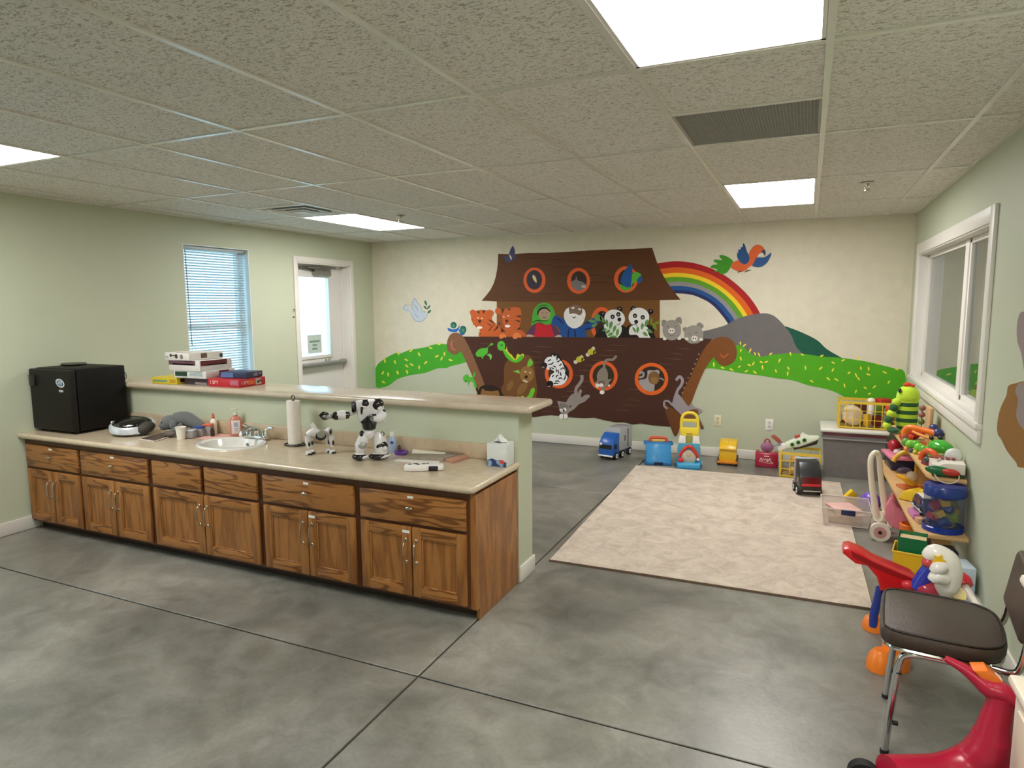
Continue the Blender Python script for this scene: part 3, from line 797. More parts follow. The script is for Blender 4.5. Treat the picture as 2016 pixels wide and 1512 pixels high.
f = Fig('roof_porthole', 960, 470, 5.305).e(RING, (490, 433), 116, 133).e((58, 50, 66), (488, 430), 82, 102).leaf((216, 208, 140), (492, 418), 46, 15, 66); f.done()
f = Fig('roof_porthole', 960, 470, 5.305).e(RING, (950, 440), 120, 136).e((60, 42, 30), (953, 440), 84, 102)
f.p((122, 116, 118), [(872, 450), (915, 430), (926, 385), (940, 432), (1000, 455), (1034, 492), (1010, 520), (960, 543), (900, 520)]).p((186, 176, 166), [(980, 490), (1020, 485), (1025, 510), (990, 512)]); f.done()
f = Fig('roof_porthole', 960, 470, 5.305).e(RING, (1445, 425), 125, 138).e((58, 44, 40), (1450, 425), 88, 104)
f.p((86, 168, 52), [(1372, 470), (1440, 498), (1505, 480), (1490, 528), (1440, 545), (1395, 520)]).p((34, 86, 152), [(1490, 272), (1512, 300), (1505, 440), (1500, 500), (1450, 505), (1393, 460), (1400, 400), (1440, 320)]).p((92, 178, 62), [(1510, 370), (1550, 345), (1606, 380), (1572, 440), (1524, 462), (1498, 498), (1505, 420)]).p((40, 92, 150), [(1560, 430), (1600, 388), (1618, 430), (1580, 468)]); f.done()
f = Fig('blue_bird', 960, 470, 5.305).p((76, 76, 116), [(265, 76), (286, 130), (282, 165), (300, 185), (272, 212), (240, 242), (200, 242), (180, 212), (148, 190), (200, 182), (222, 160), (240, 110)]).p((222, 220, 196), [(226, 162), (250, 190), (250, 220), (236, 204)]); f.done()
# tigers
OR1, OR2, STR = (204, 98, 44), (196, 96, 44), (72, 42, 22)
def eyes_nose(f, eyes, nose, mouth):
    LAYER[0] += 1
    for e_ in eyes: f.leaf((240, 214, 186), e_, 24, 11, 12, new=False)
    f.p((92, 44, 32), [(nose[0] - 34, nose[1] - 28), (nose[0] + 34, nose[1] - 26), (nose[0] + 6, nose[1] + 34), (nose[0] - 12, nose[1] + 26)], new=False)
    f.e((246, 236, 230), mouth, 54, 27, new=False)
f = Fig('tiger', 920, 590, 10.08)
f.p(OR1, [(58, 225), (110, 195), (172, 218), (280, 202), (385, 212), (450, 200), (518, 232), (525, 290), (490, 350), (500, 400), (560, 470), (640, 560), (700, 640), (720, 745), (256, 745), (250, 600), (190, 560), (120, 480), (84, 400), (72, 320), (54, 265)])
LAYER[0] += 1
for t in ([(200, 240), (216, 208), (248, 250), (230, 288)], [(300, 212), (362, 214), (320, 285)], [(405, 392), (470, 405), (562, 482), (500, 462)], [(375, 455), (460, 490), (475, 535), (440, 505)], [(515, 495), (548, 468), (440, 622), (418, 618)], [(600, 505), (622, 552), (512, 655)], [(80, 392), (106, 380), (96, 424)], [(108, 470), (140, 480), (130, 500)], [(252, 640), (272, 690), (256, 700)]):
    f.face(STR, t, new=False)
eyes_nose(f, [(215, 360), (295, 370)], (248, 435), (246, 553)); f.done('orange painted tiger, left of the pair')
f = Fig('tiger', 920, 590, 10.08)
f.p(OR2, [(555, 205), (600, 150), (655, 182), (710, 190), (800, 168), (900, 150), (1000, 150), (1060, 190), (1072, 300), (1060, 420), (1040, 560), (1100, 620), (1160, 680), (1165, 745), (640, 745), (620, 560), (590, 420), (588, 300), (556, 255)])
f.p((150, 82, 42), [(592, 300), (680, 300), (702, 450), (740, 560), (668, 572), (602, 470)])
LAYER[0] += 1
for t in ([(676, 178), (742, 186), (692, 292)], [(806, 172), (872, 178), (826, 224)], [(960, 325), (1060, 308), (1074, 352), (1000, 342)], [(940, 405), (1040, 408), (1044, 452)], [(672, 556), (762, 630), (668, 642)], [(975, 595), (1050, 543), (1056, 592)], [(608, 452), (662, 470), (634, 508)]):
    f.face(STR, t, new=False)
eyes_nose(f, [(725, 342), (816, 320)], (785, 430), (800, 525))
f.done('orange painted tiger, right of the pair')
# woman and bearded man
f = Fig('woman', 920, 590, 10.08)
f.p((92, 52, 84), [(1390, 480), (1290, 530), (1190, 650), (1188, 700), (1340, 725), (1500, 700), (1700, 740), (1832, 722), (1852, 680), (1745, 540), (1640, 485)])
f.p((196, 30, 42), [(1385, 470), (1500, 490), (1640, 480), (1690, 610), (1702, 750), (1346, 750), (1350, 620)])
f.p((76, 166, 54), [(1290, 330), (1312, 215), (1390, 110), (1500, 62), (1620, 80), (1712, 180), (1746, 300), (1722, 400), (1650, 480), (1560, 495), (1420, 445), (1268, 510), (1290, 420)])
f.s_((26, 74, 40), [(1372, 182), (1450, 122), (1560, 110), (1620, 140)], 18).s_((20, 50, 30), [(1290, 465), (1380, 415), (1480, 422), (1592, 408)], 22, new=False)
f.e((172, 146, 118), (1532, 290), 118, 116)
f.s_((34, 24, 20), [(1402, 312), (1412, 230), (1480, 170), (1570, 168), (1655, 240)], 42)
f.s_((60, 40, 30), [(1490, 338), (1530, 360), (1575, 338)], 14).e((50, 36, 30), (1490, 262), 10, 8, new=False).e((50, 36, 30), (1580, 258), 10, 8, new=False)
f.p((190, 166, 146), [(1180, 705), (1240, 690), (1340, 725), (1272, 742), (1280, 778), (1232, 762), (1200, 772), (1184, 745)]).p((190, 166, 146), [(1728, 748), (1830, 700), (1876, 740), (1852, 802), (1782, 802)], new=False)
f.done('woman in a green headscarf and red dress')
f = Fig('bearded_man', 1080, 590, 8.4)
f.p((30, 78, 146), [(105, 262), (250, 322), (380, 450), (560, 430), (640, 345), (780, 296), (836, 360), (745, 472), (622, 515), (604, 645), (205, 645), (200, 520), (130, 440), (50, 400)])
LAYER[0] += 1
for pts in ([(120, 290), (190, 340), (240, 400)], [(340, 470), (330, 560), (325, 640)], [(430, 480), (440, 560), (450, 640)], [(590, 400), (660, 380), (740, 370)], [(600, 490), (660, 480), (720, 470)]):
    f.s_((22, 40, 96), pts, 30, new=False)
f.p((232, 230, 226), [(338, 128), (282, 170), (254, 250), (268, 330), (318, 420), (400, 472), (480, 462), (560, 402), (606, 290), (612, 220), (585, 160), (500, 120), (420, 110)])
f.p((128, 104, 88), [(338, 150), (360, 110), (440, 82), (530, 110), (560, 170), (545, 240), (500, 255), (460, 235), (400, 225), (352, 235)])
f.e((240, 226, 210), (405, 136), 26, 17, -10).e((240, 226, 210), (514, 160), 26, 15, 20, new=False)
f.s_((240, 238, 234), [(345, 250), (390, 245), (425, 252)], 26).s_((240, 238, 234), [(425, 252), (470, 258), (510, 280)], 26, new=False)
f.s_((40, 34, 34), [(390, 280), (424, 302), (455, 275)], 16).p((196, 172, 150), [(95, 625), (150, 585), (205, 590), (218, 630), (190, 668), (140, 662)])
f.done('white bearded man in a blue robe with open arms')
# pandas
def panda(f, head, hr, ears, eyes, nose, mouth, rot=0):
    LAYER[0] += 1
    for c in ears: f.e((24, 16, 18), c, 46, 46, new=False)
    for c in ears: f.e((168, 150, 160), (c[0] + 2, c[1] - 12), 16, 9, -35)
    f.e((230, 230, 228), head, hr[0], hr[1], rot)
    LAYER[0] += 1
    for c in eyes: f.e((26, 22, 26), c, 36, 38, new=False)
    LAYER[0] += 1
    for c in eyes: f.e((170, 170, 172), (c[0], c[1] + 4), 14, 13, new=False)
    f.e((24, 18, 22), nose, 32, 34).s_((60, 54, 56), mouth, 12, new=False)
LEAF = (98, 146, 82)
f = Fig('panda', 1080, 590, 8.4)
f.p((26, 20, 20), [(795, 650), (815, 520), (900, 440), (1000, 400), (1200, 420), (1290, 470), (1330, 560), (1340, 650)])
f.p((216, 228, 208), [(930, 400), (1180, 420), (1204, 540), (1120, 640), (1000, 640), (948, 540)])
panda(f, (1095, 310), (172, 148), [(1176, 158), (900, 238)], [(1060, 282), (1155, 242)], (1172, 328), [(1192, 370), (1165, 408), (1120, 424)], 12)
LAYER[0] += 1
for c, l, w, r in (((820, 300), 76, 52, 40), ((728, 356), 72, 24, 10), ((762, 422), 56, 24, -30), ((890, 330), 66, 26, 60), ((968, 388), 68, 22, 82), ((1030, 420), 68, 28, 105), ((1090, 482), 62, 24, 108), ((1140, 542), 62, 22, 100), ((980, 530), 50, 24, 140), ((1024, 572), 54, 22, 155), ((925, 500), 42, 18, 150), ((1060, 618), 70, 24, 172)):
    f.leaf(LEAF, c, l, w, r, new=False)
f.done('panda behind bamboo leaves, left of the pair')
f = Fig('panda', 1080, 590, 8.4)
f.p((26, 20, 20), [(1325, 650), (1325, 560), (1290, 480), (1350, 420), (1700, 430), (1742, 560), (1738, 650)])
f.p((230, 230, 226), [(1375, 430), (1620, 440), (1650, 560), (1684, 650), (1530, 650), (1460, 582), (1336, 572)])
panda(f, (1495, 290), (172, 158), [(1400, 152), (1690, 198)], [(1430, 266), (1558, 292)], (1450, 366), [(1372, 415), (1440, 408), (1470, 455)])
LAYER[0] += 1
for c, l, w, r in (((1620, 388), 62, 26, 105), ((1550, 440), 58, 24, 100), ((1475, 500), 56, 22, 95), ((1420, 500), 56, 18, 60), ((1675, 520), 58, 24, 30), ((1602, 570), 52, 24, 40)):
    f.leaf(LEAF, c, l, w, r, new=False)
for c, l, w, r in (((1700, 350), 56, 18, 100), ((1745, 420), 60, 20, 40), ((1800, 380), 60, 20, -25), ((1760, 470), 46, 16, 30)):
    f.leaf((116, 142, 40), c, l, w, r, new=False)
f.done('panda chewing bamboo, right of the pair')
# hull with plank lines and stems
HULL = (74, 42, 30)
f = Fig('ark_hull')
f.face(HULL, [(905, 662.5), (1100, 663.5), (1280, 665), (1402, 667), (1386, 690), (1345, 775), (1334, 800), (1322, 840), (1283, 837), (1262, 833.5), (1246, 835.5), (1230, 831.5), (1210, 831), (1190, 827), (1170, 822), (1150, 823), (1130, 822), (1112, 820), (1085, 817), (1068, 818.5), (1053, 821), (1000, 815), (960, 812), (938, 770), (925, 720)])
LAYER[0] += 1
for k in range(40):
    x = 945 + (k * 97) % 400; y = 676 + (k * 37) % 138
    if x > 1385 - (y - 690) * 0.5 - 40 or x < 925 + (y - 680) * 0.32: continue
    f.s_((104, 70, 54), [(x, y), (x + 14, y + 0.6), (x + 22 + (k * 7) % 18, y + 1.6)], 1.3, new=False, smooth=2)
f.done('dark brown painted ark hull with plank lines')
f = Fig('bow_post', 730, 460, 3.78)
f.p((134, 94, 66), [(610, 740), (585, 763), (568, 810), (570, 860), (600, 892), (640, 898), (667, 873), (700, 930), (735, 1010), (770, 1090), (800, 1160), (806, 1260), (872, 1260), (845, 1115), (800, 1000), (750, 880), (715, 810), (690, 768), (655, 740)], 3)
f.s_((176, 112, 84), [(612, 790), (600, 822), (612, 858), (640, 862)], 16); f.done()
f = Fig('stern_post', 1180, 460, 3.15)
f.p((126, 76, 34), [(695, 664), (740, 642), (790, 643), (835, 675), (853, 730), (841, 785), (795, 817), (750, 812), (715, 775), (705, 768), (650, 852), (600, 970), (566, 1062), (540, 1100), (505, 1020), (560, 900), (620, 770), (660, 700)], 3)
f.s_((196, 92, 52), [(750, 742), (768, 766), (802, 744)], 9)
LAYER[0] += 1
for q in ((618, 748), (606, 778), (593, 807), (580, 838), (569, 868), (551, 893), (540, 926), (526, 957), (515, 987)):
    f.e((170, 148, 130), q, 4.5, 4.5, new=False, n=10)
f.done()
f = Fig('rudder').p((112, 66, 32), [(1305, 789), (1316, 800), (1345, 814), (1341, 832), (1334, 855), (1328, 858), (1320, 839), (1311, 812)], 3).p((90, 60, 34), [(1306, 790), (1312, 800), (1318, 806), (1310, 806)], 2); f.done()
# paws and hands over the rail
f = Fig('tiger_paw', 920, 590, 10.08).p((228, 130, 66), [(640, 745), (645, 700), (700, 672), (768, 702), (768, 762), (742, 742), (702, 764), (660, 774)]); f.done()
f = Fig('tiger_paw', 920, 590, 10.08).p((228, 130, 66), [(905, 745), (920, 680), (990, 652), (1060, 690), (1072, 755), (1012, 748), (980, 774), (930, 776)], new=False); f.done()
# pigs
PIG = (152, 146, 138)
for k, (c, rx, ry, ears, sn, ey) in enumerate((((450, 598), 58, 64, ([(388, 570), (392, 535), (420, 545), (408, 580)], [(470, 540), (485, 520), (508, 522), (510, 560), (490, 552)]), (448, 602), ((425, 578), (475, 576))), ((586, 626), 60, 58, ([(516, 588), (538, 580), (556, 596), (530, 612)], [(602, 568), (622, 550), (648, 572), (630, 590)]), (590, 650), ((560, 622), (600, 614))))):
    f = Fig('pig', 1180, 460, 3.15)
    LAYER[0] += 1
    for e_ in ears: f.p((140, 132, 124), e_, new=False)
    f.e(PIG, c, rx, ry)
    f.e((226, 222, 214), sn, 20, 17)
    LAYER[0] += 1
    for dx in (-7, 7): f.e((70, 56, 54), (sn[0] + dx, sn[1]), 4, 5, new=False, n=8)
    for q in ey: f.e((60, 52, 50), q, 5, 3, new=False, n=8)
    f.s_((90, 80, 76), [(sn[0] - 18, sn[1] + 24), (sn[0], sn[1] + 32), (sn[0] + 18, sn[1] + 24)], 3.5, new=False)
    f.e((226, 224, 216), (c[0] - 44, 652), 12, 9, new=False).e((226, 224, 216), (c[0] + 46, 650 + 6 * k), 12, 9, new=False)
    f.done('grey painted pig, %s of the pair' % ('left', 'right')[k])
# frogs, snake, bear, lion
FR = (84, 186, 56)
f = Fig('frog', 870, 620, 8.4).p(FR, [(560, 650), (600, 582), (660, 552), (740, 545), (790, 500), (825, 460), (850, 490), (770, 532), (762, 620), (722, 662), (690, 690), (672, 732), (650, 690), (600, 692)]).p((120, 196, 96), [(748, 662), (800, 640), (832, 690), (800, 746), (790, 692)], new=False); f.done('green frog leaping on the hull')
f = Fig('frog', 870, 620, 8.4).p(FR, [(350, 1040), (390, 990), (430, 985), (470, 1030), (520, 1000), (540, 940), (556, 990), (528, 1045), (560, 1120), (577, 1200), (540, 1195), (520, 1122), (465, 1092), (440, 1162), (430, 1102), (380, 1112)]).e((40, 70, 30), (405, 1090), 14, 9); f.done('green frog clinging to the bow')
f = Fig('bear', 870, 620, 8.4).p((116, 76, 38), [(1010, 1420), (992, 1220), (1030, 1100), (1030, 880), (1080, 762), (1200, 700), (1330, 682), (1430, 662), (1500, 730), (1536, 880), (1542, 1420)], 3)
f.e((148, 108, 58), (1410, 980), 118, 135).e((136, 98, 52), (1130, 1170), 46, 96, 28).e((136, 98, 52), (1330, 1220), 60, 120, 40)
f.e((44, 24, 18), (1396, 1025), 27, 27).p((206, 190, 160), [(1330, 1080), (1380, 1075), (1430, 1110), (1390, 1118)]).e((230, 214, 190), (1385, 940), 18, 11, 40).e((230, 214, 190), (1462, 955), 16, 10, 30, new=False); f.done()
f = Fig('snake', 870, 620, 8.4)
f.p((210, 216, 60), [(1020, 560), (1062, 580), (1075, 520), (1090, 590), (1130, 640), (1160, 660), (1220, 742), (1240, 660), (1270, 642), (1300, 668), (1325, 640), (1368, 660), (1320, 740), (1230, 775), (1130, 745), (1060, 680)], 2)
f.p((86, 190, 44), [(1000, 560), (1050, 590), (1110, 660), (1180, 730), (1225, 752), (1280, 690), (1350, 662), (1322, 745), (1230, 790), (1130, 755), (1055, 685)], 3).e((86, 190, 60), (985, 510), 66, 82).e((50, 130, 50), (990, 500), 22, 18)
f.done('bright green snake wound round the bear')
f = Fig('snake_coil', 870, 620, 8.4)
f.p((110, 196, 60), [(1408, 852), (1458, 718), (1512, 790), (1495, 812), (1490, 838)], 2); f.done()
f = Fig('bear_ear_leaf', 870, 620, 8.4).p((130, 190, 80), [(1175, 932), (1280, 908), (1292, 972)], 0); f.done()
f = Fig('snake_tail', 870, 620, 8.4).p((110, 200, 50), [(1380, 1390), (1440, 1320), (1470, 1240), (1520, 1200), (1538, 1260), (1475, 1390)], 2, new=False).p((170, 210, 90), [(1250, 1340), (1300, 1360), (1340, 1330), (1380, 1380), (1260, 1400)], 0, new=False); f.done()
f = Fig('lion', 870, 620, 8.4).p((44, 30, 22), [(598, 1400), (620, 1220), (700, 1160), (800, 1165), (920, 1190), (992, 1270), (1006, 1400)], 3).p((142, 102, 56), [(655, 1420), (668, 1215), (720, 1252), (850, 1262), (942, 1255), (930, 1420)], 2); f.done()
# zebras
f = Fig('hull_porthole', 1050, 670, 9.45).e(RING, (480, 622), 262, 272, n=30).e((56, 42, 30), (478, 620), 196, 208); f.done()
f = Fig('zebras', 1050, 670, 9.45)
f.s_((22, 18, 20), [(345, 268), (400, 258), (452, 290), (525, 390), (580, 480), (618, 600), (610, 700)], 46, taper=False)
f.p((236, 236, 240), [(215, 370), (270, 312), (345, 302), (365, 262), (395, 310), (430, 275), (450, 330), (480, 330), (500, 372), (535, 395), (560, 455), (575, 500), (602, 550), (590, 620), (642, 680), (605, 770), (520, 830), (370, 838), (298, 765), (330, 640), (400, 590), (330, 540), (252, 542), (258, 462), (218, 420)], 2)
LAYER[0] += 1
for pts in ([(270, 392), (300, 372), (332, 352)], [(270, 442), (340, 442), (382, 400)], [(432, 300), (444, 340), (440, 376)], [(440, 402), (470, 392), (502, 368)], [(482, 472), (510, 455), (534, 428)], [(505, 548), (555, 512), (592, 545)], [(308, 500), (318, 520), (330, 545)], [(368, 478), (398, 486), (424, 504)], [(428, 528), (432, 560), (442, 592)], [(462, 540), (466, 580), (482, 622)], [(505, 590), (512, 630), (522, 664)], [(425, 696), (440, 660), (472, 640)], [(358, 686), (366, 664), (392, 648)], [(470, 724), (505, 698), (545, 718)], [(562, 745), (592, 700), (602, 640)], [(402, 775), (448, 752), (496, 778)], [(375, 812), (420, 798), (474, 802)], [(340, 500), (360, 520), (390, 530)]):
    f.s_((24, 22, 26), pts, 24, new=False, smooth=3)
f.e((36, 20, 22), (202, 466), 62, 56).e((20, 16, 18), (312, 812), 64, 62, new=False)
f.s_((196, 176, 170), [(160, 490), (185, 500), (215, 498)], 14).s_((196, 176, 170), [(265, 850), (300, 858), (330, 845)], 13, new=False); f.done('two zebra heads leaning out of a porthole')
# butterflies
for k, (b_, w1_, w2_, lab) in enumerate((((865, 350), (900, 312), (790, 402), 'yellow butterfly beside the zebras'), ((1080, 212), (1118, 152), (1014, 266), 'yellow butterfly above the cat porthole'))):
    f = Fig('butterfly', 1050, 670, 9.45).e((216, 206, 186), w1_, 34, 36).e((216, 206, 186), w2_, 38, 36, new=False).e((204, 192, 62), b_, 68, 56, -20).p((204, 192, 62), [(b_[0] + 40, b_[1] - 20), (b_[0] + 92, b_[1] + 8), (b_[0] + 40, b_[1] + 40)], new=False); f.done(lab)
# cats
CAT = (142, 130, 118)
f = Fig('hull_porthole', 1050, 670, 9.45).e(RING, (1310, 662), 264, 278, n=30).e((54, 46, 28), (1306, 662), 202, 216); f.done()
f = Fig('cat', 1050, 670, 9.45).s_(CAT, [(1322, 530), (1325, 420), (1380, 362), (1480, 358), (1552, 285)], 46, taper=False)
f.p(CAT, [(1295, 500), (1225, 562), (1185, 650), (1190, 745), (1146, 790), (1170, 850), (1240, 862), (1290, 935), (1332, 935), (1342, 862), (1425, 850), (1405, 790), (1465, 718), (1392, 720), (1392, 620), (1350, 510)], 3)
f.p((118, 96, 86), [(1215, 760), (1320, 755), (1325, 830), (1230, 820)]).e((238, 226, 220), (1195, 840), 38, 40).e((238, 226, 220), (1268, 832), 40, 34, new=False).e((240, 236, 232), (1282, 966), 44, 36, new=False).e((238, 226, 220), (1415, 840), 18, 18, new=False); f.done('grey cat hanging out of the middle porthole')
CAT2 = (154, 142, 138)
f = Fig('cat', 1050, 670, 9.45).s_(CAT2, [(795, 1000), (800, 900), (870, 800), (908, 730), (904, 645)], 58, taper=False)
f.p(CAT2, [(455, 1128), (600, 1152), (640, 1100), (700, 1020), (770, 982), (830, 975), (868, 912), (908, 930), (890, 1010), (900, 1062), (960, 1020), (1030, 1010), (1058, 1040), (1020, 1080), (960, 1140), (850, 1190), (760, 1280), (662, 1340), (640, 1382), (560, 1372), (500, 1330), (482, 1230)], 3)
f.p((128, 118, 116), [(500, 1180), (600, 1180), (650, 1240), (600, 1300), (510, 1280)]).e((84, 74, 76), (690, 1228), 26, 18, -40).e((236, 232, 230), (540, 1300), 52, 26, 20).e((236, 232, 230), (585, 1290), 34, 40, 30, new=False).e((240, 238, 236), (528, 1412), 44, 46, new=False).e((240, 238, 236), (600, 1412), 44, 46, new=False); f.done('grey cat diving down the hull')
# monkeys
f = Fig('hull_porthole', 1230, 690, 9.45).e((232, 104, 36), (500, 530), 312, 302, n=30).e((56, 38, 28), (502, 525), 246, 232); f.done()
GREY = (166, 158, 158)
f = Fig('monkey', 1230, 690, 9.45).s_(GREY, [(270, 505), (340, 480), (350, 420), (300, 400), (285, 440)], 36, taper=False)
f.p(GREY, [(262, 560), (400, 520), (425, 420), (420, 390), (450, 366), (560, 372), (600, 355), (648, 380), (640, 440), (560, 640), (545, 745), (430, 755), (330, 690)], 3).e((128, 92, 52), (545, 510), 106, 122).e((146, 108, 64), (550, 560), 72, 70).s_(GREY, [(650, 512), (700, 530), (735, 560)], 26); f.done('grey monkey curled in the right porthole')
f = Fig('monkey', 1230, 690, 9.45).s_((160, 150, 156), [(950, 880), (985, 740), (1055, 640), (1075, 545), (1020, 485), (955, 555)], 54, taper=False)
f.s_((160, 150, 156), [(890, 1020), (810, 940), (742, 950), (738, 1030), (800, 1080)], 36, taper=False)
f.p((160, 150, 156), [(890, 960), (935, 800), (1000, 808), (1080, 900), (1185, 1032), (1238, 978), (1300, 1050), (1422, 1092), (1425, 1150), (1362, 1165), (1300, 1110), (1200, 1140), (1085, 1205), (1000, 1142), (870, 1010)], 3)
f.p((128, 88, 52), [(1120, 1172), (1260, 1090), (1372, 1112), (1335, 1235), (1200, 1300), (1090, 1250)]).s_((122, 88, 54), [(1340, 1230), (1400, 1340), (1445, 1440)], 50, taper=False).e((96, 66, 44), (1440, 1430), 34, 26, 60); f.done('lilac grey monkey climbing at the stern')
# parrot
f = Fig('parrot', 1380, 460, 12.6)
f.p((64, 148, 30), [(460, 540), (560, 535), (690, 590), (780, 660), (795, 720), (730, 850), (650, 960), (560, 1000), (470, 1000), (440, 950), (310, 955), (420, 900), (360, 870), (230, 835), (300, 775), (430, 760), (320, 690), (340, 645), (460, 650), (540, 660), (480, 600)], 2)
f.p((44, 84, 142), [(1270, 790), (1320, 640), (1380, 592), (1560, 590), (1680, 520), (1735, 470), (1745, 520), (1700, 620), (1640, 720), (1520, 810), (1400, 830)], 3)
f.p((222, 98, 44), [(740, 830), (800, 720), (930, 660), (1100, 680), (1180, 560), (1200, 460), (1290, 330), (1390, 275), (1500, 300), (1565, 370), (1560, 440), (1480, 500), (1400, 570), (1340, 660), (1290, 760), (1180, 840), (1090, 920), (960, 945), (850, 900)], 3)
f.p((36, 80, 136), [(1050, 230), (1100, 300), (1140, 440), (1200, 560), (1190, 690), (1100, 765), (1000, 730), (930, 640), (900, 560), (905, 470), (930, 480), (925, 395), (985, 400), (985, 340), (1035, 330)], 2)
f.p((74, 70, 100), [(1500, 450), (1560, 385), (1608, 450), (1600, 530), (1580, 555), (1545, 490), (1510, 465)], 2).p((226, 220, 208), [(1430, 520), (1500, 470), (1560, 510), (1580, 560), (1500, 570), (1420, 560)], 2, new=False)
f.s_((50, 26, 20), [(925, 980), (950, 940), (1020, 935)], 22).s_((50, 26, 20), [(1085, 965), (1140, 925), (1250, 900)], 22, new=False).s_((50, 26, 20), [(1130, 880), (1140, 925)], 16, new=False); f.done('orange parrot with blue wings and green tail')

# a second painting on the right wall, only its edge in the picture
LAYER[0] = 0
rock = thing('wall_painting', 'painted brown rock with a grey elephant at the right edge of the picture', 'mural', (XR, 0, 0))
f = Fig('brown_rock', 1940, 580, 4.4474, wall='right', parent=rock)
f.p((138, 96, 42), [(200, 800), (270, 775), (340, 760), (480, 780), (600, 900), (640, 1150), (520, 1480), (300, 1512), (270, 1470), (190, 1370), (140, 1270), (108, 1220), (104, 1130), (130, 1000), (185, 880)], 3); f.done()
f = Fig('grey_elephant', 1940, 580, 4.4474, wall='right', parent=rock)
f.p((140, 126, 124), [(330, 150), (295, 180), (275, 280), (280, 410), (310, 500), (335, 640), (345, 760), (290, 780), (262, 850), (285, 920), (270, 1060), (315, 1160), (420, 1230), (620, 1100), (700, 700), (600, 300), (450, 150)], 3); f.done()
# the duplex outlets on the back wall
for (a, c, colr, lab) in (((1406, 817), (1420, 838), (226, 218, 186), 'ivory duplex power outlet on the back wall below the ark stern'), ((1507, 824), (1522, 848), (236, 234, 228), 'white duplex power outlet on the back wall above the pink case')):
    p0, p1 = on_y(a[0], a[1], YB), on_y(c[0], c[1], YB)
    xc, zc = (p0.x + p1.x) / 2, (p0.z + p1.z) / 2
    t = thing('power_outlet', lab, 'outlet', (xc, YB, zc), group='power outlets on the back wall')
    MB().box(-0.036, 0.036, -0.006, 0.0, -0.058, 0.058, bev=0.003).build('cover_plate', mat(colr, 0.4), t)
    for s in (-1, 1):
        o = MB().cyl((0, -0.0085, s * 0.02), (0, -0.005, s * 0.02), 0.016, n=16).build('receptacle', mat(tuple(v - 24 for v in colr), 0.4), t)
        MB().box(-0.0075, -0.005, -0.009, -0.0086, s * 0.02 - 0.004, s * 0.02 + 0.006).box(0.005, 0.0075, -0.009, -0.0086, s * 0.02 - 0.004, s * 0.02 + 0.006).build('slots', RUBBER, o)
    MB().cyl((0, -0.008, 0), (0, -0.0055, 0), 0.004, n=10).build('screw', STEEL, t)
# ------------------------------------------------------------------ base cabinets
OAKZ, OAKX = oak('z', 0.45), oak('x', 1.0)
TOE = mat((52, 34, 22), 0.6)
SHADED_OAK = mat((92, 54, 30), 0.45, var=0.08, vscale=30)  # oak stain, with the shade around the fronts darkened into the colour
LABELW = mat((238, 236, 230), 0.5, var=0.01)
def fx_(px, py=960): return on_y(px, py, CY0).x
DRW = [(46, 157), (162, 292), (301, 395), (402, 505), (516, 695), (707, 915)]
DX_ = [[fx_(a), fx_(b)] for a, b in DRW]
DX_[0][0] = XL + 0.03; DX_[5][1] = CXE - 0.05
units = [([0], 'cabinet at the wall under the fridge, one drawer over two doors'), ([1], 'cabinet second from the wall, one drawer over two doors'), ([2, 3], 'wide sink cabinet with two false drawer fronts and no knobs'),
         ([4], 'cabinet right of the sink cabinet, name label on its right door'), ([5], 'end cabinet with exposed side panel beside the walkway')]
def pull(parent, x, z0, z1):
    b = MB()
    b.tube([(x, 0.0, z0), (x, -0.022, z0 + 0.012), (x, -0.030, (z0 + z1) / 2), (x, -0.022, z1 - 0.012), (x, 0.0, z1)], 0.0045, 8, smooth=4)
    for z in (z0, z1): b.ell((x, -0.002, z), (0.009, 0.005, 0.011), 10)
    b.build('handle', STEEL, parent, label='curved brushed metal pull')
def door(t, x0, x1, z0, z1, hinge_left, tagged=False):
    s = 0.055; b = MB()
    b.box(x0, x0 + s, 0, 0.019, z0, z1, bev=0.004); b.box(x1 - s, x1, 0, 0.019, z0, z1, bev=0.004)
    b.use(1).box(x0 + s - 0.004, x1 - s + 0.004, 0.0006, 0.019, z1 - s, z1, bev=0.004); b.box(x0 + s - 0.004, x1 - s + 0.004, 0.0006, 0.019, z0, z0 + s, bev=0.004)
    d = b.build('door', [OAKZ, OAKX], t)
    MB().box(x0 + s - 0.003, x1 - s + 0.003, 0.010, 0.017, z0 + s - 0.003, z1 - s + 0.003).build('door_panel', OAKZ, d)
    b = MB()
    for (a0, a1, c0, c1) in ((x0 + s, x0 + s + 0.008, z0 + s, z1 - s), (x1 - s - 0.008, x1 - s, z0 + s, z1 - s), (x0 + s, x1 - s, z0 + s, z0 + s + 0.008), (x0 + s, x1 - s, z1 - s - 0.008, z1 - s)):
        b.box(a0, a1, 0.004, 0.011, c0, c1, bev=0.002, seg=1)
    b.build('panel_moulding', OAKZ, d)
    hx = x1 - 0.028 if hinge_left else x0 + 0.028
    pull(d, hx, z1 - 0.19, z1 - 0.07)
    if tagged: MB().box(hx - 0.022, hx + 0.022, -0.001, 0.0, z1 - 0.034, z1 - 0.020).build('name_label', LABELW, d, label='white name label strip')
    return d
DT, DB_, OT, OB = 0.634, 0.474, 0.456, 0.080
bx = [XL + 0.002] + [(DX_[a][1] + DX_[b][0]) / 2 for a, b in ((0, 1), (1, 2), (3, 4), (4, 5))] + [CXE]
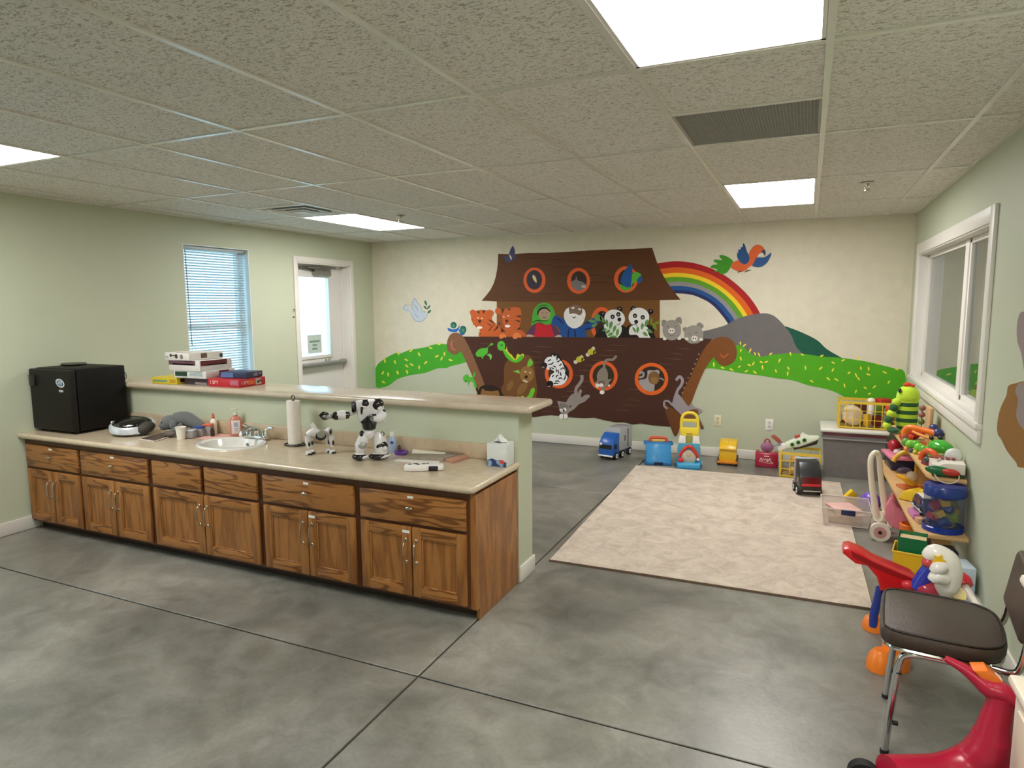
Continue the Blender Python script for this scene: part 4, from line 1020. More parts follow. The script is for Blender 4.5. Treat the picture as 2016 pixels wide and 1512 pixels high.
for u, (drs, lab) in enumerate(units):
    x0, x1 = bx[u] + 0.0008, bx[u + 1] - 0.0008
    t = thing('base_cabinet', 'stained oak base ' + lab, 'cabinet', (0, CY0, 0), group='oak base cabinets under the worktop')
    b = MB()
    yb_ = CY1 - CY0 - 0.002
    if u == 2:                                   # the sink hangs into this one: an open box
        b.box(x0, x0 + 0.018, 0.0215, yb_, 0.062, ZC - 0.052).box(x1 - 0.018, x1, 0.0215, yb_, 0.062, ZC - 0.052).box(x0, x1, yb_ - 0.012, yb_, 0.062, ZC - 0.052)
        b.box(x0, x1, 0.0215, yb_, 0.062, 0.08).box(x0, x1, 0.0215, 0.04, 0.062, ZC - 0.052)
    else: b.box(x0, x1 - (0.0185 if u == 4 else 0), 0.0215, yb_, 0.062, ZC - 0.052)
    if u == 4: b.prism([(0.021, 0.062), (0.05, 0.062), (0.05, 0.002), (yb_, 0.002), (yb_, ZC - 0.052), (0.021, ZC - 0.052)], x1 - 0.018, x1, 'yz')
    b.build('carcass', OAKZ, t)
    MB().box(x0 + 0.0002, x1 - (0.034 if u == 4 else 0.0002), 0.0200, 0.0212, 0.0625, ZC - 0.0525).build('face_frame', SHADED_OAK, t)
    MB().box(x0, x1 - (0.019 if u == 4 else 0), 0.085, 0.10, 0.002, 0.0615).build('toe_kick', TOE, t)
    for k in drs:
        a, c = DX_[k]
        d = MB().box(a, c, 0.0, 0.020, DB_, DT, bev=0.006).build('drawer_front', OAKX, t)
        if len(drs) == 1:
            xm = (a + c) / 2
            MB().cyl((xm, -0.012, 0.562), (xm, 0.0, 0.562), 0.005, n=10).ell((xm, -0.018, 0.562), (0.022, 0.009, 0.010), 14).build('knob', STEEL, d, label='brushed metal knob')
            MB().box(xm - 0.018, xm + 0.018, -0.001, 0.0, 0.610, 0.623).build('name_label', LABELW, d, label='white name label strip')
    a, c = DX_[drs[0]][0], DX_[drs[-1]][1]
    xm = (a + c) / 2
    door(t, a, xm - 0.004, OB, OT, True, u == 4)
    door(t, xm + 0.004, c, OB, OT, False, u == 3)

# ------------------------------------------------------------------ worktop with sink hole and backsplash
from mathutils.geometry import tessellate_polygon
SX, SY, SRX, SRY = -3.385, 3.085, 0.245, 0.185
LAM = laminate()
CF, CE = CY0 - 0.03, CXE + 0.012
wt = thing('worktop', 'beige speckled laminate worktop with backsplash running along the oak cabinets', 'worktop', (XL, CF, ZC - 0.05))
b = MB(Matrix.Translation((-XL, -CF, -(ZC - 0.05))))
outl = [Vector((XL + 0.001, CF + 0.02, 0)), Vector((CE - 0.02, CF + 0.02, 0)), Vector((CE - 0.02, CY1 - 0.001, 0)), Vector((XL + 0.001, CY1 - 0.001, 0))]
hole = [Vector((SX + (SRX - 0.02) * math.cos(2 * PI * k / 40), SY + (SRY - 0.02) * math.sin(2 * PI * k / 40), 0)) for k in range(40)]
tri = tessellate_polygon([outl, hole])
allv = outl + hole
for z in (ZC, ZC - 0.04):
    vs = [b.bm.verts.new((v.x, v.y, z)) for v in allv]
    for q in tri:
        f_ = b.bm.faces.new([vs[i] for i in q]); f_.normal_update()
        if (f_.normal.z > 0) != (z == ZC): f_.normal_flip()
for i in range(40):
    j = (i + 1) % 40
    b.bm.faces.new([b.bm.verts.new((hole[i].x, hole[i].y, ZC)), b.bm.verts.new((hole[j].x, hole[j].y, ZC)), b.bm.verts.new((hole[j].x, hole[j].y, ZC - 0.04)), b.bm.verts.new((hole[i].x, hole[i].y, ZC - 0.04))])
b._done()
def nose(b, pts, r, z):
    b.tube(pts, r, 14)
arc = [(XL + 0.001, CF + 0.021, ZC - 0.02), (CE - 0.045, CF + 0.021, ZC - 0.02), (CE - 0.03, CF + 0.026, ZC - 0.02), (CE - 0.022, CF + 0.036, ZC - 0.02), (CE - 0.021, CF + 0.05, ZC - 0.02), (CE - 0.021, CY1 - 0.001, ZC - 0.02)]
b.tube(arc, 0.020, 14)
b.box(XL + 0.001, CE - 0.03, CF + 0.06, CF + 0.085, ZC - 0.052, ZC - 0.0405)
b.build('worktop_slab', LAM, wt, angle=30)
MB(Matrix.Translation((-XL, -CF, -(ZC - 0.05)))).box(XL + 0.001, CXE - 0.02, CY1 - 0.021, CY1 - 0.001, ZC + 0.0005, ZC + 0.092, bev=0.006).build('backsplash', laminate((198, 178, 150)), wt)
# bar top on the half wall
BX1 = -1.372
bt = tag(MB().box(XL + 0.002, BX1, 3.29, 3.665, ZB - 0.041, ZB, bev=0.018, seg=4).build('bar_top', laminate((206, 192, 170))), 'long beige laminate bar top with rounded edges capping the half wall', 'bar top')

# ------------------------------------------------------------------ sink and taps
sk = thing('sink', 'white oval drop-in sink set into the beige worktop', 'sink', (SX, SY, ZC))
PORC = mat((232, 230, 224), 0.12, var=0.01, coat=0.4)
q = SRY / SRX
MB().lathe([(SRX, 0.0005), (SRX - 0.006, 0.010), (SRX - 0.03, 0.012), (SRX - 0.05, 0.004), (SRX - 0.062, -0.03), (SRX - 0.085, -0.09), (SRX - 0.13, -0.125), (0.03, -0.14), (0.0, -0.142)], n=48, sx=1.0, sy=q).build('basin', PORC, sk)
MB().lathe([(0.0, -0.136), (0.026, -0.137), (0.03, -0.14)], n=20).build('drain', CHROME, sk)
MB().cyl((0, SRY - 0.055, -0.03), (0, SRY - 0.05, -0.03), 0.010, n=14).build('overflow_hole', mat((120, 118, 112), 0.5), sk)
p = on_z(507, 864, ZC)
fc = thing('tap', 'chrome double lever tap at the back of the white sink', 'tap', (p.x + 0.02, SY + SRY - 0.012, ZC + 0.0125), scale=1.3)
MB().box(-0.075, 0.075, -0.024, 0.024, 0, 0.014, bev=0.006).build('tap_base', CHROME, fc)
MB().tube([(0, 0, 0.012), (0, -0.005, 0.045), (0, -0.05, 0.058), (0, -0.095, 0.05), (0, -0.112, 0.03)], 0.012, 12, smooth=4, radii=[0.018, 0.016, 0.013, 0.012, 0.011]).build('spout', CHROME, fc)
for s in (-1, 1):
    h = MB().lathe([(0.02, 0.012), (0.018, 0.03), (0.014, 0.044), (0.0, 0.048)], (s * 0.055, 0, 0), 16).build('tap_handle', CHROME, fc)
    MB().tube([(s * 0.055, 0, 0.042), (s * 0.08, 0.004, 0.056), (s * 0.10, 0.006, 0.058)], 0.007, 8, smooth=3).build('lever', CHROME, h)
# ------------------------------------------------------------------ things on the worktop and the bar
def face_cam(p, extra=0.0): return math.atan2(-p.x, p.y) + extra
def mpp(p): return (Vector((p.x, p.y, p.z - CAM_H)).dot(D_)) / FOC       # metres per pixel at a point
def zw(x, y): return on_z(x, y, ZC)
def cw_(px, py, ymax):
    """where a thing seen at (px, py) stands on the worktop, kept clear of the backsplash"""
    p = zw(px, py)
    if p.y > ymax: p = Vector((on_y(px, py, ymax).x, ymax, ZC))
    return p
def quad_sheet(name, pts, th, m, label, cat, sub=None):
    """a flat sheet or book lying where its four corners are"""
    pts = [v if v.y < 3.318 else Vector((v.x * 3.318 / v.y, 3.318, v.z)) for v in pts]
    c = sum(pts, Vector()) / 4
    t = [(v - c) for v in pts]
    b = MB().prism([(v.x, v.y) for v in t], 0.0006, th, 'xy', bev=min(0.0015, th * 0.3))
    o = b.build(name, m)
    o.location = (c.x, c.y, pts[0].z); tag(o, label, cat)
    return o, t

# mini fridge
fr_c = zw(167, 853)
FX0, FX1, FY0, FY1, FH = XL + 0.02, fr_c.x + 0.01, 2.875, 3.285, 0.458
t = thing('mini_fridge', 'black cube mini fridge standing on the worktop against the left wall', 'fridge', ((FX0 + FX1) / 2, (FY0 + FY1) / 2, ZC))
w, d = (FX1 - FX0) / 2, (FY1 - FY0) / 2
FBK = mat((20, 15, 12), 0.5, var=0.04, bump=0.08, bscale=300, spec=0.3)
MB().box(-w, w, -d + 0.05, d, 0.018, FH, bev=0.006).build('fridge_body', mat((11, 9, 8), 0.55, var=0.04, spec=0.25), t)
dr = MB().box(-w, w, -d, -d + 0.046, 0.020, FH - 0.004, bev=0.010, seg=3).build('fridge_door', FBK, t)
MB().box(-w + 0.012, -w + 0.075, -d - 0.012, -d + 0.01, FH - 0.125, FH - 0.045, bev=0.005).build('latch', BLACK, dr, label='black door latch')
st = MB().at((w - 0.105, -d - 0.0006, FH - 0.095), (PI / 2, math.radians(14), 0)).lathe([(0.048, 0), (0.048, 0.0006), (0, 0.0006)], n=28, sx=1, sy=0.62).build('oval_sticker', mat((206, 214, 222), 0.4), dr)
MB().at((w - 0.105, -d - 0.0012, FH - 0.095), (PI / 2, math.radians(14), 0)).lathe([(0.037, 0), (0.037, 0.0005), (0, 0.0005)], n=28, sx=1, sy=0.56).build('sticker_print', mat((60, 84, 120), 0.4), st)
b = MB().at((w - 0.105, -d - 0.0018, FH - 0.095), (0, math.radians(14), 0))
for k in range(3): b.box(-0.026 + 0.002 * k, 0.012 - 0.004 * k, -0.0004, 0, 0.008 - 0.009 * k, 0.013 - 0.009 * k)
b.box(0.012, 0.02, -0.0004, 0, -0.02, 0.03)
b.build('sticker_lines', mat((198, 208, 216), 0.4), st)
MB().box(w - 0.125, w - 0.078, -d - 0.0006, -d, FH - 0.158, FH - 0.142).build('small_label', mat((176, 184, 188), 0.4), dr)
b = MB()
for sx in (-1, 1):
    for sy in (-1, 1): b.cyl((sx * (w - 0.04), sy * (d - 0.05), 0.0005), (sx * (w - 0.04), sy * (d - 0.05), 0.02), 0.016, n=12)
tag(b.build('feet', RUBBER, t), kind=None)
MB().tube([(w - 0.01, d - 0.003, FH - 0.05), (w + 0.012, d - 0.004, FH - 0.06), (w + 0.016, d - 0.004, FH - 0.085), (w + 0.004, d - 0.003, FH - 0.10), (w - 0.012, d - 0.003, FH - 0.085)], 0.0028, 6, smooth=5).build('power_cord', RUBBER, t)
p = on_z(224, 712, ZC + FH)
p = Vector((min(p.x, FX1 - 0.10), FY1 - 0.13, ZC + FH))
tag(MB().lathe([(0.0, 0.0005), (0.075, 0.0005), (0.085, 0.008), (0.08, 0.016), (0.0, 0.018)], (0, 0, 0), 28).build('round_lid', mat((66, 60, 50), 0.4)), 'flat dark round lid lying on top of the mini fridge', 'lid').location = p

# boombox
p = cw_(262, 850, 3.06); a = face_cam(p, math.radians(-14))
t = thing('boombox', 'rounded silver and black CD boombox on the worktop beside the fridge', 'boombox', (p.x, p.y, ZC), a)
SIL = mat((206, 210, 216), 0.28, metal=0.25, var=0.02)
tl = Matrix.Rotation(math.radians(14), 4, 'X')
b = MB().lathe([(0.0, 0.001), (0.09, 0.001), (0.125, 0.014), (0.146, 0.045), (0.146, 0.072), (0.132, 0.088), (0.0, 0.088)], n=40, sx=1.0, sy=0.82)
for v in b.bm.verts:
    if v.co.z > 0.03: v.co.z += v.co.y * 0.22
b.build('boombox_body', SIL, t)
MB().at((0.0, -0.004, 0.086), (math.radians(12), 0, 0)).lathe([(0.0, 0.034), (0.05, 0.032), (0.09, 0.024), (0.118, 0.010), (0.128, -0.004), (0.126, -0.016)], n=36, sx=1.0, sy=0.8).build('cd_lid', mat((14, 14, 16), 0.14, var=0.01, coat=0.6), t)
b = MB()
for k in range(8):
    an = math.radians(-165 + k * 20); b.ell((0.112 * math.cos(an), -0.004 + 0.09 * math.sin(an), 0.092 + 0.017 * math.sin(an)), (0.008, 0.005, 0.004), 8)
tag(b.build('buttons', CHROME, t), kind='stuff')
for s_ in (1,):
    MB().ell((s_ * 0.092, -0.060, 0.052), (0.066, 0.048, 0.040), 20, (0, -s_ * 0.3, s_ * 0.62)).build('speaker', mat((62, 58, 52), 0.6, bump=0.3, bscale=400), t)
MB().ell((-0.12, -0.02, 0.098), (0.012, 0.012, 0.008), 10).build('volume_knob', CHROME, t)

# dark mat, booklet, bag
_ = quad_sheet('booklet', [zw(272, 866), zw(304, 871), zw(349, 856), zw(318, 852)], 0.006, mat((206, 196, 184), 0.5), 'thin booklet with dark cover picture lying flat on the worktop', 'booklet')
bk_, pts_ = _
MB().prism([(v.x * 0.86, v.y * 0.86) for v in pts_], 0.0061, 0.0066, 'xy').build('cover_picture', mat((86, 70, 62), 0.45, var=0.3, vscale=30), bk_)
p = zw(335, 861)
b = MB(); b.ell((0, 0, 0.026), (0.055, 0.03, 0.018), 20)
for v in b.bm.verts: v.co += Vector((rnd.uniform(-1, 1), rnd.uniform(-1, 1), rnd.uniform(-0.4, 0.6))) * 0.006
o = b.build('plastic_bag', mat((108, 98, 92), 0.3, var=0.12), angle=60); o.location = (p.x, p.y, ZC); tag(o, 'crumpled grey brown plastic bag beside the white cup', 'bag')

# grey soft toy on a black tray
p = cw_(357, 846, 3.22); a = face_cam(p, math.radians(-40))
tag(MB().at((p.x - 0.04, p.y - 0.01, ZC), (0, 0, a)).box(-0.06, 0.06, -0.06, 0.06, 0.0006, 0.014, bev=0.004).build('tray', BLACK), 'small black tray under the grey plush animal', 'tray')
t = thing('plush_animal', 'grey plush animal with round snout slumped against the backsplash', 'plush toy', (p.x, p.y, ZC + 0.0145), a)
PL = mat((104, 106, 106), 0.9, var=0.08, vscale=40, bump=0.3, bscale=240, sheen=0.4)
MB().tube([(-0.05, 0.02, 0.075), (0.02, 0.03, 0.085), (0.09, 0.03, 0.06), (0.15, 0.03, 0.03)], 0.05, 18, smooth=6, radii=[0.055, 0.052, 0.042, 0.028]).ell((0.15, 0.03, 0.028), (0.035, 0.03, 0.026), 14).build('plush_body', PL, t)
MB().ell((-0.075, -0.015, 0.065), (0.062, 0.055, 0.052), 20).ell((-0.118, -0.02, 0.046), (0.036, 0.042, 0.030), 16).ell((-0.12, -0.02, 0.026), (0.03, 0.036, 0.018), 14).build('plush_head', PL, t)
MB().ell((-0.02, -0.05, 0.055), (0.028, 0.02, 0.036), 14).build('plush_ear', PL, t)
MB().tube([(0.03, -0.02, 0.05), (-0.01, -0.05, 0.028), (0.05, -0.055, 0.018), (0.1, -0.03, 0.02)], 0.018, 10, smooth=5).build('plush_arm', PL, t)
MB().ell((-0.102, -0.066, 0.07), (0.006, 0.005, 0.006), 10).build('eye', BLACK, t)

# cup and tubs
def lathe_thing(name, prof, m, p, label, cat, n=26, angle=38):
    o = MB().lathe(prof, n=n).build(name, m, angle=angle); o.location = p; return tag(o, label, cat)
p = zw(352, 866)
lathe_thing('paper_cup', [(0.0, 0.004), (0.023, 0.003), (0.024, 0.0006), (0.033, 0.080), (0.036, 0.083), (0.034, 0.086), (0.031, 0.083), (0.023, 0.008), (0, 0.008)], mat((236, 230, 220), 0.6), (p.x, p.y + 0.02, ZC), 'white paper cup at the front of the clear tubs', 'cup')
def tub(p, w, d, h, lidcol, stuffcol, label, rz=0.0, lid_h=0.02):
    t = thing('food_tub', label, 'tub', (p.x, p.y, ZC), rz)
    MB().box(-w, w, -d, d, 0.0006, h, bev=0.008, taper=(1.12, 1.12)).build('tub_wall', clear((214, 212, 214), 0.42), t)
    MB().ell((-0.1 * w, 0, h * 0.35), (w * 0.75, d * 0.75, h * 0.3), 14).build('contents', mat(stuffcol, 0.5, var=0.2, vscale=40), t)
    MB().box(-w * 1.16, w * 1.16, -d * 1.16, d * 1.16, h, h + lid_h, bev=0.006).build('tub_lid', plastic(lidcol), t)
p = zw(374, 863); tub(Vector((p.x - 0.004, p.y + 0.008, 0)), 0.034, 0.03, 0.05, (196, 196, 204), (150, 120, 110), 'clear plastic tub with cloudy lid next to the paper cup', 0.4, 0.01)
p = cw_(394, 854, 3.19); tub(Vector((p.x, p.y, 0)), 0.026, 0.025, 0.058, (40, 74, 150), (120, 110, 120), 'clear plastic tub with blue lid among the craft tubs', 0.4, 0.016)
p = cw_(407, 851, 3.24); tub(Vector((p.x + 0.02, p.y, 0)), 0.027, 0.024, 0.068, (224, 106, 66), (200, 186, 176), 'pale plastic tub with orange lid beside the glue bottle', 0.35, 0.014)
p = cw_(414, 847, 3.22)
lathe_thing('marker_bottle', [(0, 0.0006), (0.013, 0.0006), (0.013, 0.045), (0.008, 0.05), (0.008, 0.06), (0, 0.06)], mat((58, 38, 26), 0.4), (p.x + 0.02, p.y, ZC), 'tiny dark brown bottle in front of the glue bottle', 'bottle')
p = cw_(421, 846, 3.29)
t = thing('glue_bottle', 'white glue bottle with orange twist cap by the backsplash', 'bottle', (p.x, p.y, ZC))
MB().lathe([(0, 0.0006), (0.024, 0.0006), (0.026, 0.006), (0.026, 0.085), (0.022, 0.10), (0.011, 0.108), (0.011, 0.112), (0, 0.112)], n=22, sx=1, sy=0.7).build('bottle_body', mat((236, 226, 212), 0.4), t)
MB().lathe([(0.011, 0.1125), (0.010, 0.125), (0.006, 0.145), (0, 0.146)], n=18).build('twist_cap', plastic((214, 96, 60)), t)
quad_sheet('construction_paper', [zw(376, 862), zw(412, 867), zw(470, 852), zw(432, 849)], 0.0016, mat((226, 178, 164), 0.8), 'sheet of pink construction paper beside the sink', 'paper')

# soap pump
p = cw_(466, 858, CY1 - 0.055)
t = thing('soap_dispenser', 'clear pump bottle of pink hand soap behind the sink', 'soap bottle', (p.x, p.y, ZC), face_cam(p))
MB().lathe([(0, 0.0006), (0.036, 0.0006), (0.038, 0.006), (0.038, 0.115), (0.03, 0.132), (0.014, 0.14), (0.014, 0.148), (0, 0.148)], n=26, sx=1, sy=0.68).build('bottle_body', clear((232, 150, 128), 0.6, 0.1), t)
MB().box(-0.029, 0.026, -0.0275, -0.0262, 0.022, 0.115, bev=0.0004).build('bottle_label', mat((236, 220, 214), 0.5), t)
MB().box(-0.014, 0.012, -0.0282, -0.0276, 0.07, 0.10).box(-0.014, 0.012, -0.0282, -0.0276, 0.056, 0.062).ell((0, -0.0276, 0.045), (0.007, 0.0006, 0.006), 10).build('label_print', mat((168, 172, 204), 0.5), t)
MB().cyl((0, 0, 0.1485), (0, 0, 0.165), 0.014).cyl((0, 0, 0.165), (0, 0, 0.185), 0.005).box(-0.03, 0.018, -0.009, 0.009, 0.185, 0.194, bev=0.003).build('pump_head', mat((214, 222, 200), 0.35), t)

# paper towel on a wire stand
p = cw_(581, 868, CY1 - 0.125)
t = thing('paper_towel_holder', 'white paper towel roll on a dark wire stand behind the robot dog', 'paper towel', (p.x, p.y, ZC))
MB().lathe([(0.019, 0.012), (0.043, 0.012), (0.0435, 0.14), (0.043, 0.288), (0.019, 0.288), (0.019, 0.012)], n=32).build('towel_roll', mat((232, 226, 216), 0.95, bump=0.25, bscale=160), t)
WIRE = mat((44, 40, 40), 0.35, metal=0.5)
MB().tube([(0.075 * math.cos(k * PI / 12), 0.055 * math.sin(k * PI / 12), 0.005) for k in range(24)], 0.004, 6, closed=True).cyl((0, 0, 0.004), (0, 0, 0.295), 0.004, n=8).tube([(-0.075, 0, 0.005), (0, 0, 0.008), (0.075, 0, 0.005)], 0.004, 6).build('wire_stand', WIRE, t)
MB().tube([(0.014 * math.sin(k * PI / 8), 0, 0.308 - 0.014 * math.cos(k * PI / 8)) for k in range(16)], 0.003, 6, closed=True).build('top_loop', WIRE, t)

# robot dog
RW = mat((226, 224, 226), 0.25, var=0.01, coat=0.3); RK = mat((20, 19, 20), 0.25, var=0.01, coat=0.3); RG = mat((172, 172, 168), 0.35, metal=0.3)
p = zw(625, 894); a = face_cam(p); k = mpp(p); u = k / 10.8
t = thing('robot_dog', 'small black and white toy robot dog standing on the worktop', 'toy robot', (p.x, p.y + 0.02, ZC), a)
def Q(x, y, dep=0.0): return Vector(((x - 720) * u, dep, (1475 - y) * u))
MB().tube([Q(480, 1060), Q(600, 1010), Q(740, 1060), Q(880, 1050)], 0.03, 16, smooth=5, radii=[60 * u, 95 * u, 110 * u, 85 * u]).build('dog_body', RW, t)
MB().at(Q(755, 1070, -95 * u), (PI / 2, 0, 0)).lathe([(0, 12 * u), (100 * u, 8 * u), (118 * u, -20 * u)], n=26).build('side_panel', RK, t)
MB().at(Q(765, 1040, -108 * u), (PI / 2, 0, 0)).lathe([(0, 16 * u), (80 * u, 8 * u), (96 * u, -16 * u)], n=26).build('side_disc', RG, t)
MB().cyl(Q(650, 960), Q(590, 840), 55 * u, 42 * u, 16).cyl(Q(590, 840), Q(583, 826), 44 * u, 44 * u, 16).build('tail', RW, t)
hd = MB().ell(Q(930, 1010, 20 * u), (85 * u, 95 * u, 90 * u), 18).build('dog_head', RW, t)
MB().ell(Q(960, 1010, -66 * u), (26 * u, 14 * u, 55 * u), 12).build('head_spot', RK, hd)
for (x, dy) in ((500, -60), (560, 60), (985, -60), (900, 70)):
    g = dy * u
    lg = MB().tube([Q(x, 1090, g), Q(x - 10, 1200, g), Q(x + 5, 1330, g)], 0.02, 12, smooth=3, radii=[70 * u, 58 * u, 34 * u]).build('dog_leg', RW, t)
    MB().ell(Q(x + 18, 1240, g - 46 * u), (26 * u, 20 * u, 55 * u), 12).build('leg_joint', RK, lg)
    MB().box(Q(x - 80, 0).x, Q(x + 70, 0).x, g - 70 * u, g + 60 * u, 0.0006, 80 * u, bev=16 * u, taper=(0.7, 0.8)).build('paw', RW, lg)
    MB().box(Q(x - 20, 0).x, Q(x + 72, 0).x, g - 74 * u, g + 20 * u, 0.0012, 44 * u, bev=8 * u).build('paw_tip', RK, lg)

# standing toy robot
p = zw(723, 907); a = face_cam(p, math.radians(4)); k = mpp(p); u = k / 10.8
t = thing('toy_robot', 'black and white humanoid toy robot with one arm stretched sideways', 'toy robot', (p.x, p.y + 0.03, ZC), a)
def Q(x, y, dep=0.0): return Vector(((x - 1110) * u, dep * u, (1392 - y) * u))
for (cx, dep, w2) in ((880, 20, 150), (1290, -50, 220)):
    ft = MB().ell(Q(cx, 1310, dep), (w2 * u, 150 * u, 80 * u), 20).build('foot', RK, t)
    for v in ft.data.vertices: v.co.z = max(v.co.z, 0.0006)
    MB().ell(Q(cx + 20, 1255, dep), (w2 * 0.8 * u, 110 * u, 48 * u), 16).build('foot_top', RW, ft)
    MB().ell(Q(cx + 110, 1310, dep - 120), (w2 * 0.55 * u, 34 * u, 28 * u), 12, (0, -0.3, 0)).build('foot_flash', RW, ft)
ll = MB().tube([Q(900, 1220, 20), Q(930, 1080, 10), Q(975, 930, 0), Q(985, 800, 0)], 0.03, 18, smooth=5, radii=[95 * u, 135 * u, 120 * u, 80 * u]).build('leg', RW, t)
MB().ell(Q(950, 1050, -90), (100 * u, 60 * u, 80 * u), 16).build('shin_guard', RG, ll)
MB().ell(Q(950, 830, -30), (55 * u, 70 * u, 90 * u), 14).build('hip_joint', RK, ll)
rl = MB().tube([Q(1330, 1240, -40), Q(1340, 1120, -50), Q(1310, 950, -30), Q(1300, 800, -10)], 0.03, 18, smooth=5, radii=[150 * u, 165 * u, 140 * u, 100 * u]).build('leg', RW, t)
MB().ell(Q(1350, 1100, -150), (130 * u, 60 * u, 125 * u), 16, (0, -0.5, 0)).build('calf_shell', RK, rl)
MB().ell(Q(1400, 1130, -200), (62 * u, 30 * u, 50 * u), 12, (0, -0.5, 0)).build('calf_flash', RW, rl)
MB().tube([Q(1370 + 36 * math.cos(q_ * PI / 8), 830 + 46 * math.sin(q_ * PI / 8), -112) for q_ in range(16)], 9 * u, 6, closed=True).build('knee_ring', RK, rl)
MB().ell(Q(1090, 830, -20), (130 * u, 100 * u, 125 * u), 18).build('pelvis', RW, t)
MB().cyl(Q(1110, 720, -10), Q(1110, 540, -10), 135 * u, 175 * u, 22).build('waist', RK, t)
ch = MB().prism([((x - 1110) * u, (1392 - y) * u) for x, y in [(880, 420), (835, 200), (900, 110), (1150, 95), (1360, 110), (1430, 300), (1390, 470), (1260, 570), (1110, 580), (930, 540)]], -110 * u, 90 * u, 'xz', bev=36 * u, smooth=3).build('chest', RW, t)
MB().prism([((x - 1110) * u, (1392 - y) * u) for x, y in [(915, 550), (1075, 415), (1105, 570), (1000, 600)]], -150 * u, -100 * u, 'xz', bev=10 * u).build('chest_plate', RK, ch)
MB().prism([((x - 1110) * u, (1392 - y) * u) for x, y in [(930, 230), (1000, 220), (960, 390), (935, 370)]], -135 * u, -100 * u, 'xz', bev=8 * u).build('chest_stripe', RK, ch)
MB().ell(Q(1040, 165, -30), (110 * u, 110 * u, 90 * u), 18).build('head', RK, t)
MB().ell(Q(1010, 235, -115), (48 * u, 24 * u, 26 * u), 12).build('visor', RW, t)
MB().at(Q(800, 240, 0), (0, PI / 2, 0)).lathe([(0, -44 * u), (100 * u, -44 * u), (140 * u, 0), (100 * u, 44 * u), (0, 44 * u)], n=28).build('shoulder', RK, t)
MB().at(Q(880, 245, 0), (0, PI / 2, 0)).lathe([(0, -30 * u), (120 * u, -30 * u), (150 * u, 0), (120 * u, 30 * u), (0, 30 * u)], n=28).build('shoulder_ring', RW, t)
MB().ell(Q(1290, 205, -20), (140 * u, 140 * u, 135 * u), 22).build('shoulder', RK, t)
MB().ell(Q(1340, 280, -140), (60 * u, 34 * u, 56 * u), 14).build('shoulder_flash', RW, t)
la = MB().tube([Q(840, 350, -20), Q(740, 385, -40), Q(690, 390, -50)], 26 * u, 10).build('arm', RG, t)
MB().tube([Q(640, 390, -50), Q(560, 390, -55), Q(450, 390, -60)], 0.02, 18, smooth=3, radii=[80 * u, 98 * u, 88 * u]).build('forearm', RW, la)
MB().tube([Q(720, 390, -50), Q(690, 390, -50), Q(630, 390, -50)], 0.02, 16, radii=[30 * u, 80 * u, 86 * u]).tube([Q(470, 395, -60), Q(410, 398, -60), Q(350, 400, -60)], 0.02, 16, radii=[90 * u, 88 * u, 50 * u]).build('arm_band', RK, la)
MB().ell(Q(290, 400, -60), (80 * u, 55 * u, 55 * u), 14).build('hand', RG, la)
MB().tube([Q(280, 360, -60), Q(190, 330, -70), Q(110, 385, -60)], 0.01, 8, smooth=4, radii=[26 * u, 40 * u, 30 * u]).tube([Q(280, 430, -60), Q(200, 440, -60), Q(130, 405, -60)], 0.01, 8, smooth=4, radii=[24 * u, 34 * u, 24 * u]).build('gripper', RK, la)
ra = MB().tube([Q(1340, 330, -60), Q(1380, 420, -120), Q(1290, 480, -170), Q(1180, 480, -180)], 0.02, 16, smooth=4, radii=[80 * u, 95 * u, 100 * u, 70 * u]).build('arm', RW, t)
MB().ell(Q(1400, 390, -110), (62 * u, 70 * u, 92 * u), 16).build('elbow', RK, ra)
MB().tube([Q(1240, 400, -200), Q(1120, 400, -230), Q(1090, 480, -230), Q(1150, 560, -230), Q(1240, 540, -220)], 24 * u, 8, smooth=4).build('gripper', RK, ra)
MB().tube([Q(1420, 350, -120), Q(1480, 320, -130), Q(1550, 285, -140)], 14 * u, 8, smooth=3).tube([Q(1270, 560, -160), Q(1350, 530, -160), Q(1425, 545, -160)], 14 * u, 8, smooth=3).build('arm_rod', RG, ra)

# sanitizer bottle
p = cw_(773, 884, CY1 - 0.055)
t = thing('lotion_bottle', 'pale blue lotion bottle with white cap behind the toy robot', 'bottle', (p.x, p.y, ZC), face_cam(p))
MB().lathe([(0, 0.0006), (0.021, 0.0006), (0.024, 0.006), (0.025, 0.07), (0.022, 0.088), (0.014, 0.094), (0, 0.094)], n=24, sx=1, sy=0.75).build('bottle_body', mat((168, 190, 222), 0.25), t)
MB().lathe([(0.014, 0.0945), (0.014, 0.124), (0.0, 0.126)], n=20).build('bottle_cap', mat((236, 236, 230), 0.35), t)
MB().ell((-0.004, -0.0186, 0.062), (0.011, 0.002, 0.008), 14, (0, 0.3, 0)).build('bottle_emblem', mat((60, 76, 150), 0.4), t)
for (px, py, c, h, lab) in ((786, 879, (84, 60, 52), 0.045, 'tiny brown bottle right of the lotion bottle'), (763, 880, (96, 92, 86), 0.035, 'tiny grey bottle left of the lotion bottle')):
    p = cw_(px, py, CY1 - 0.045)
    lathe_thing('sample_bottle', [(0, 0.0006), (0.009, 0.0006), (0.009, h * 0.7), (0.006, h * 0.75), (0.006, h), (0, h)], mat(c, 0.4), (p.x, p.y, ZC), lab, 'bottle', 16)

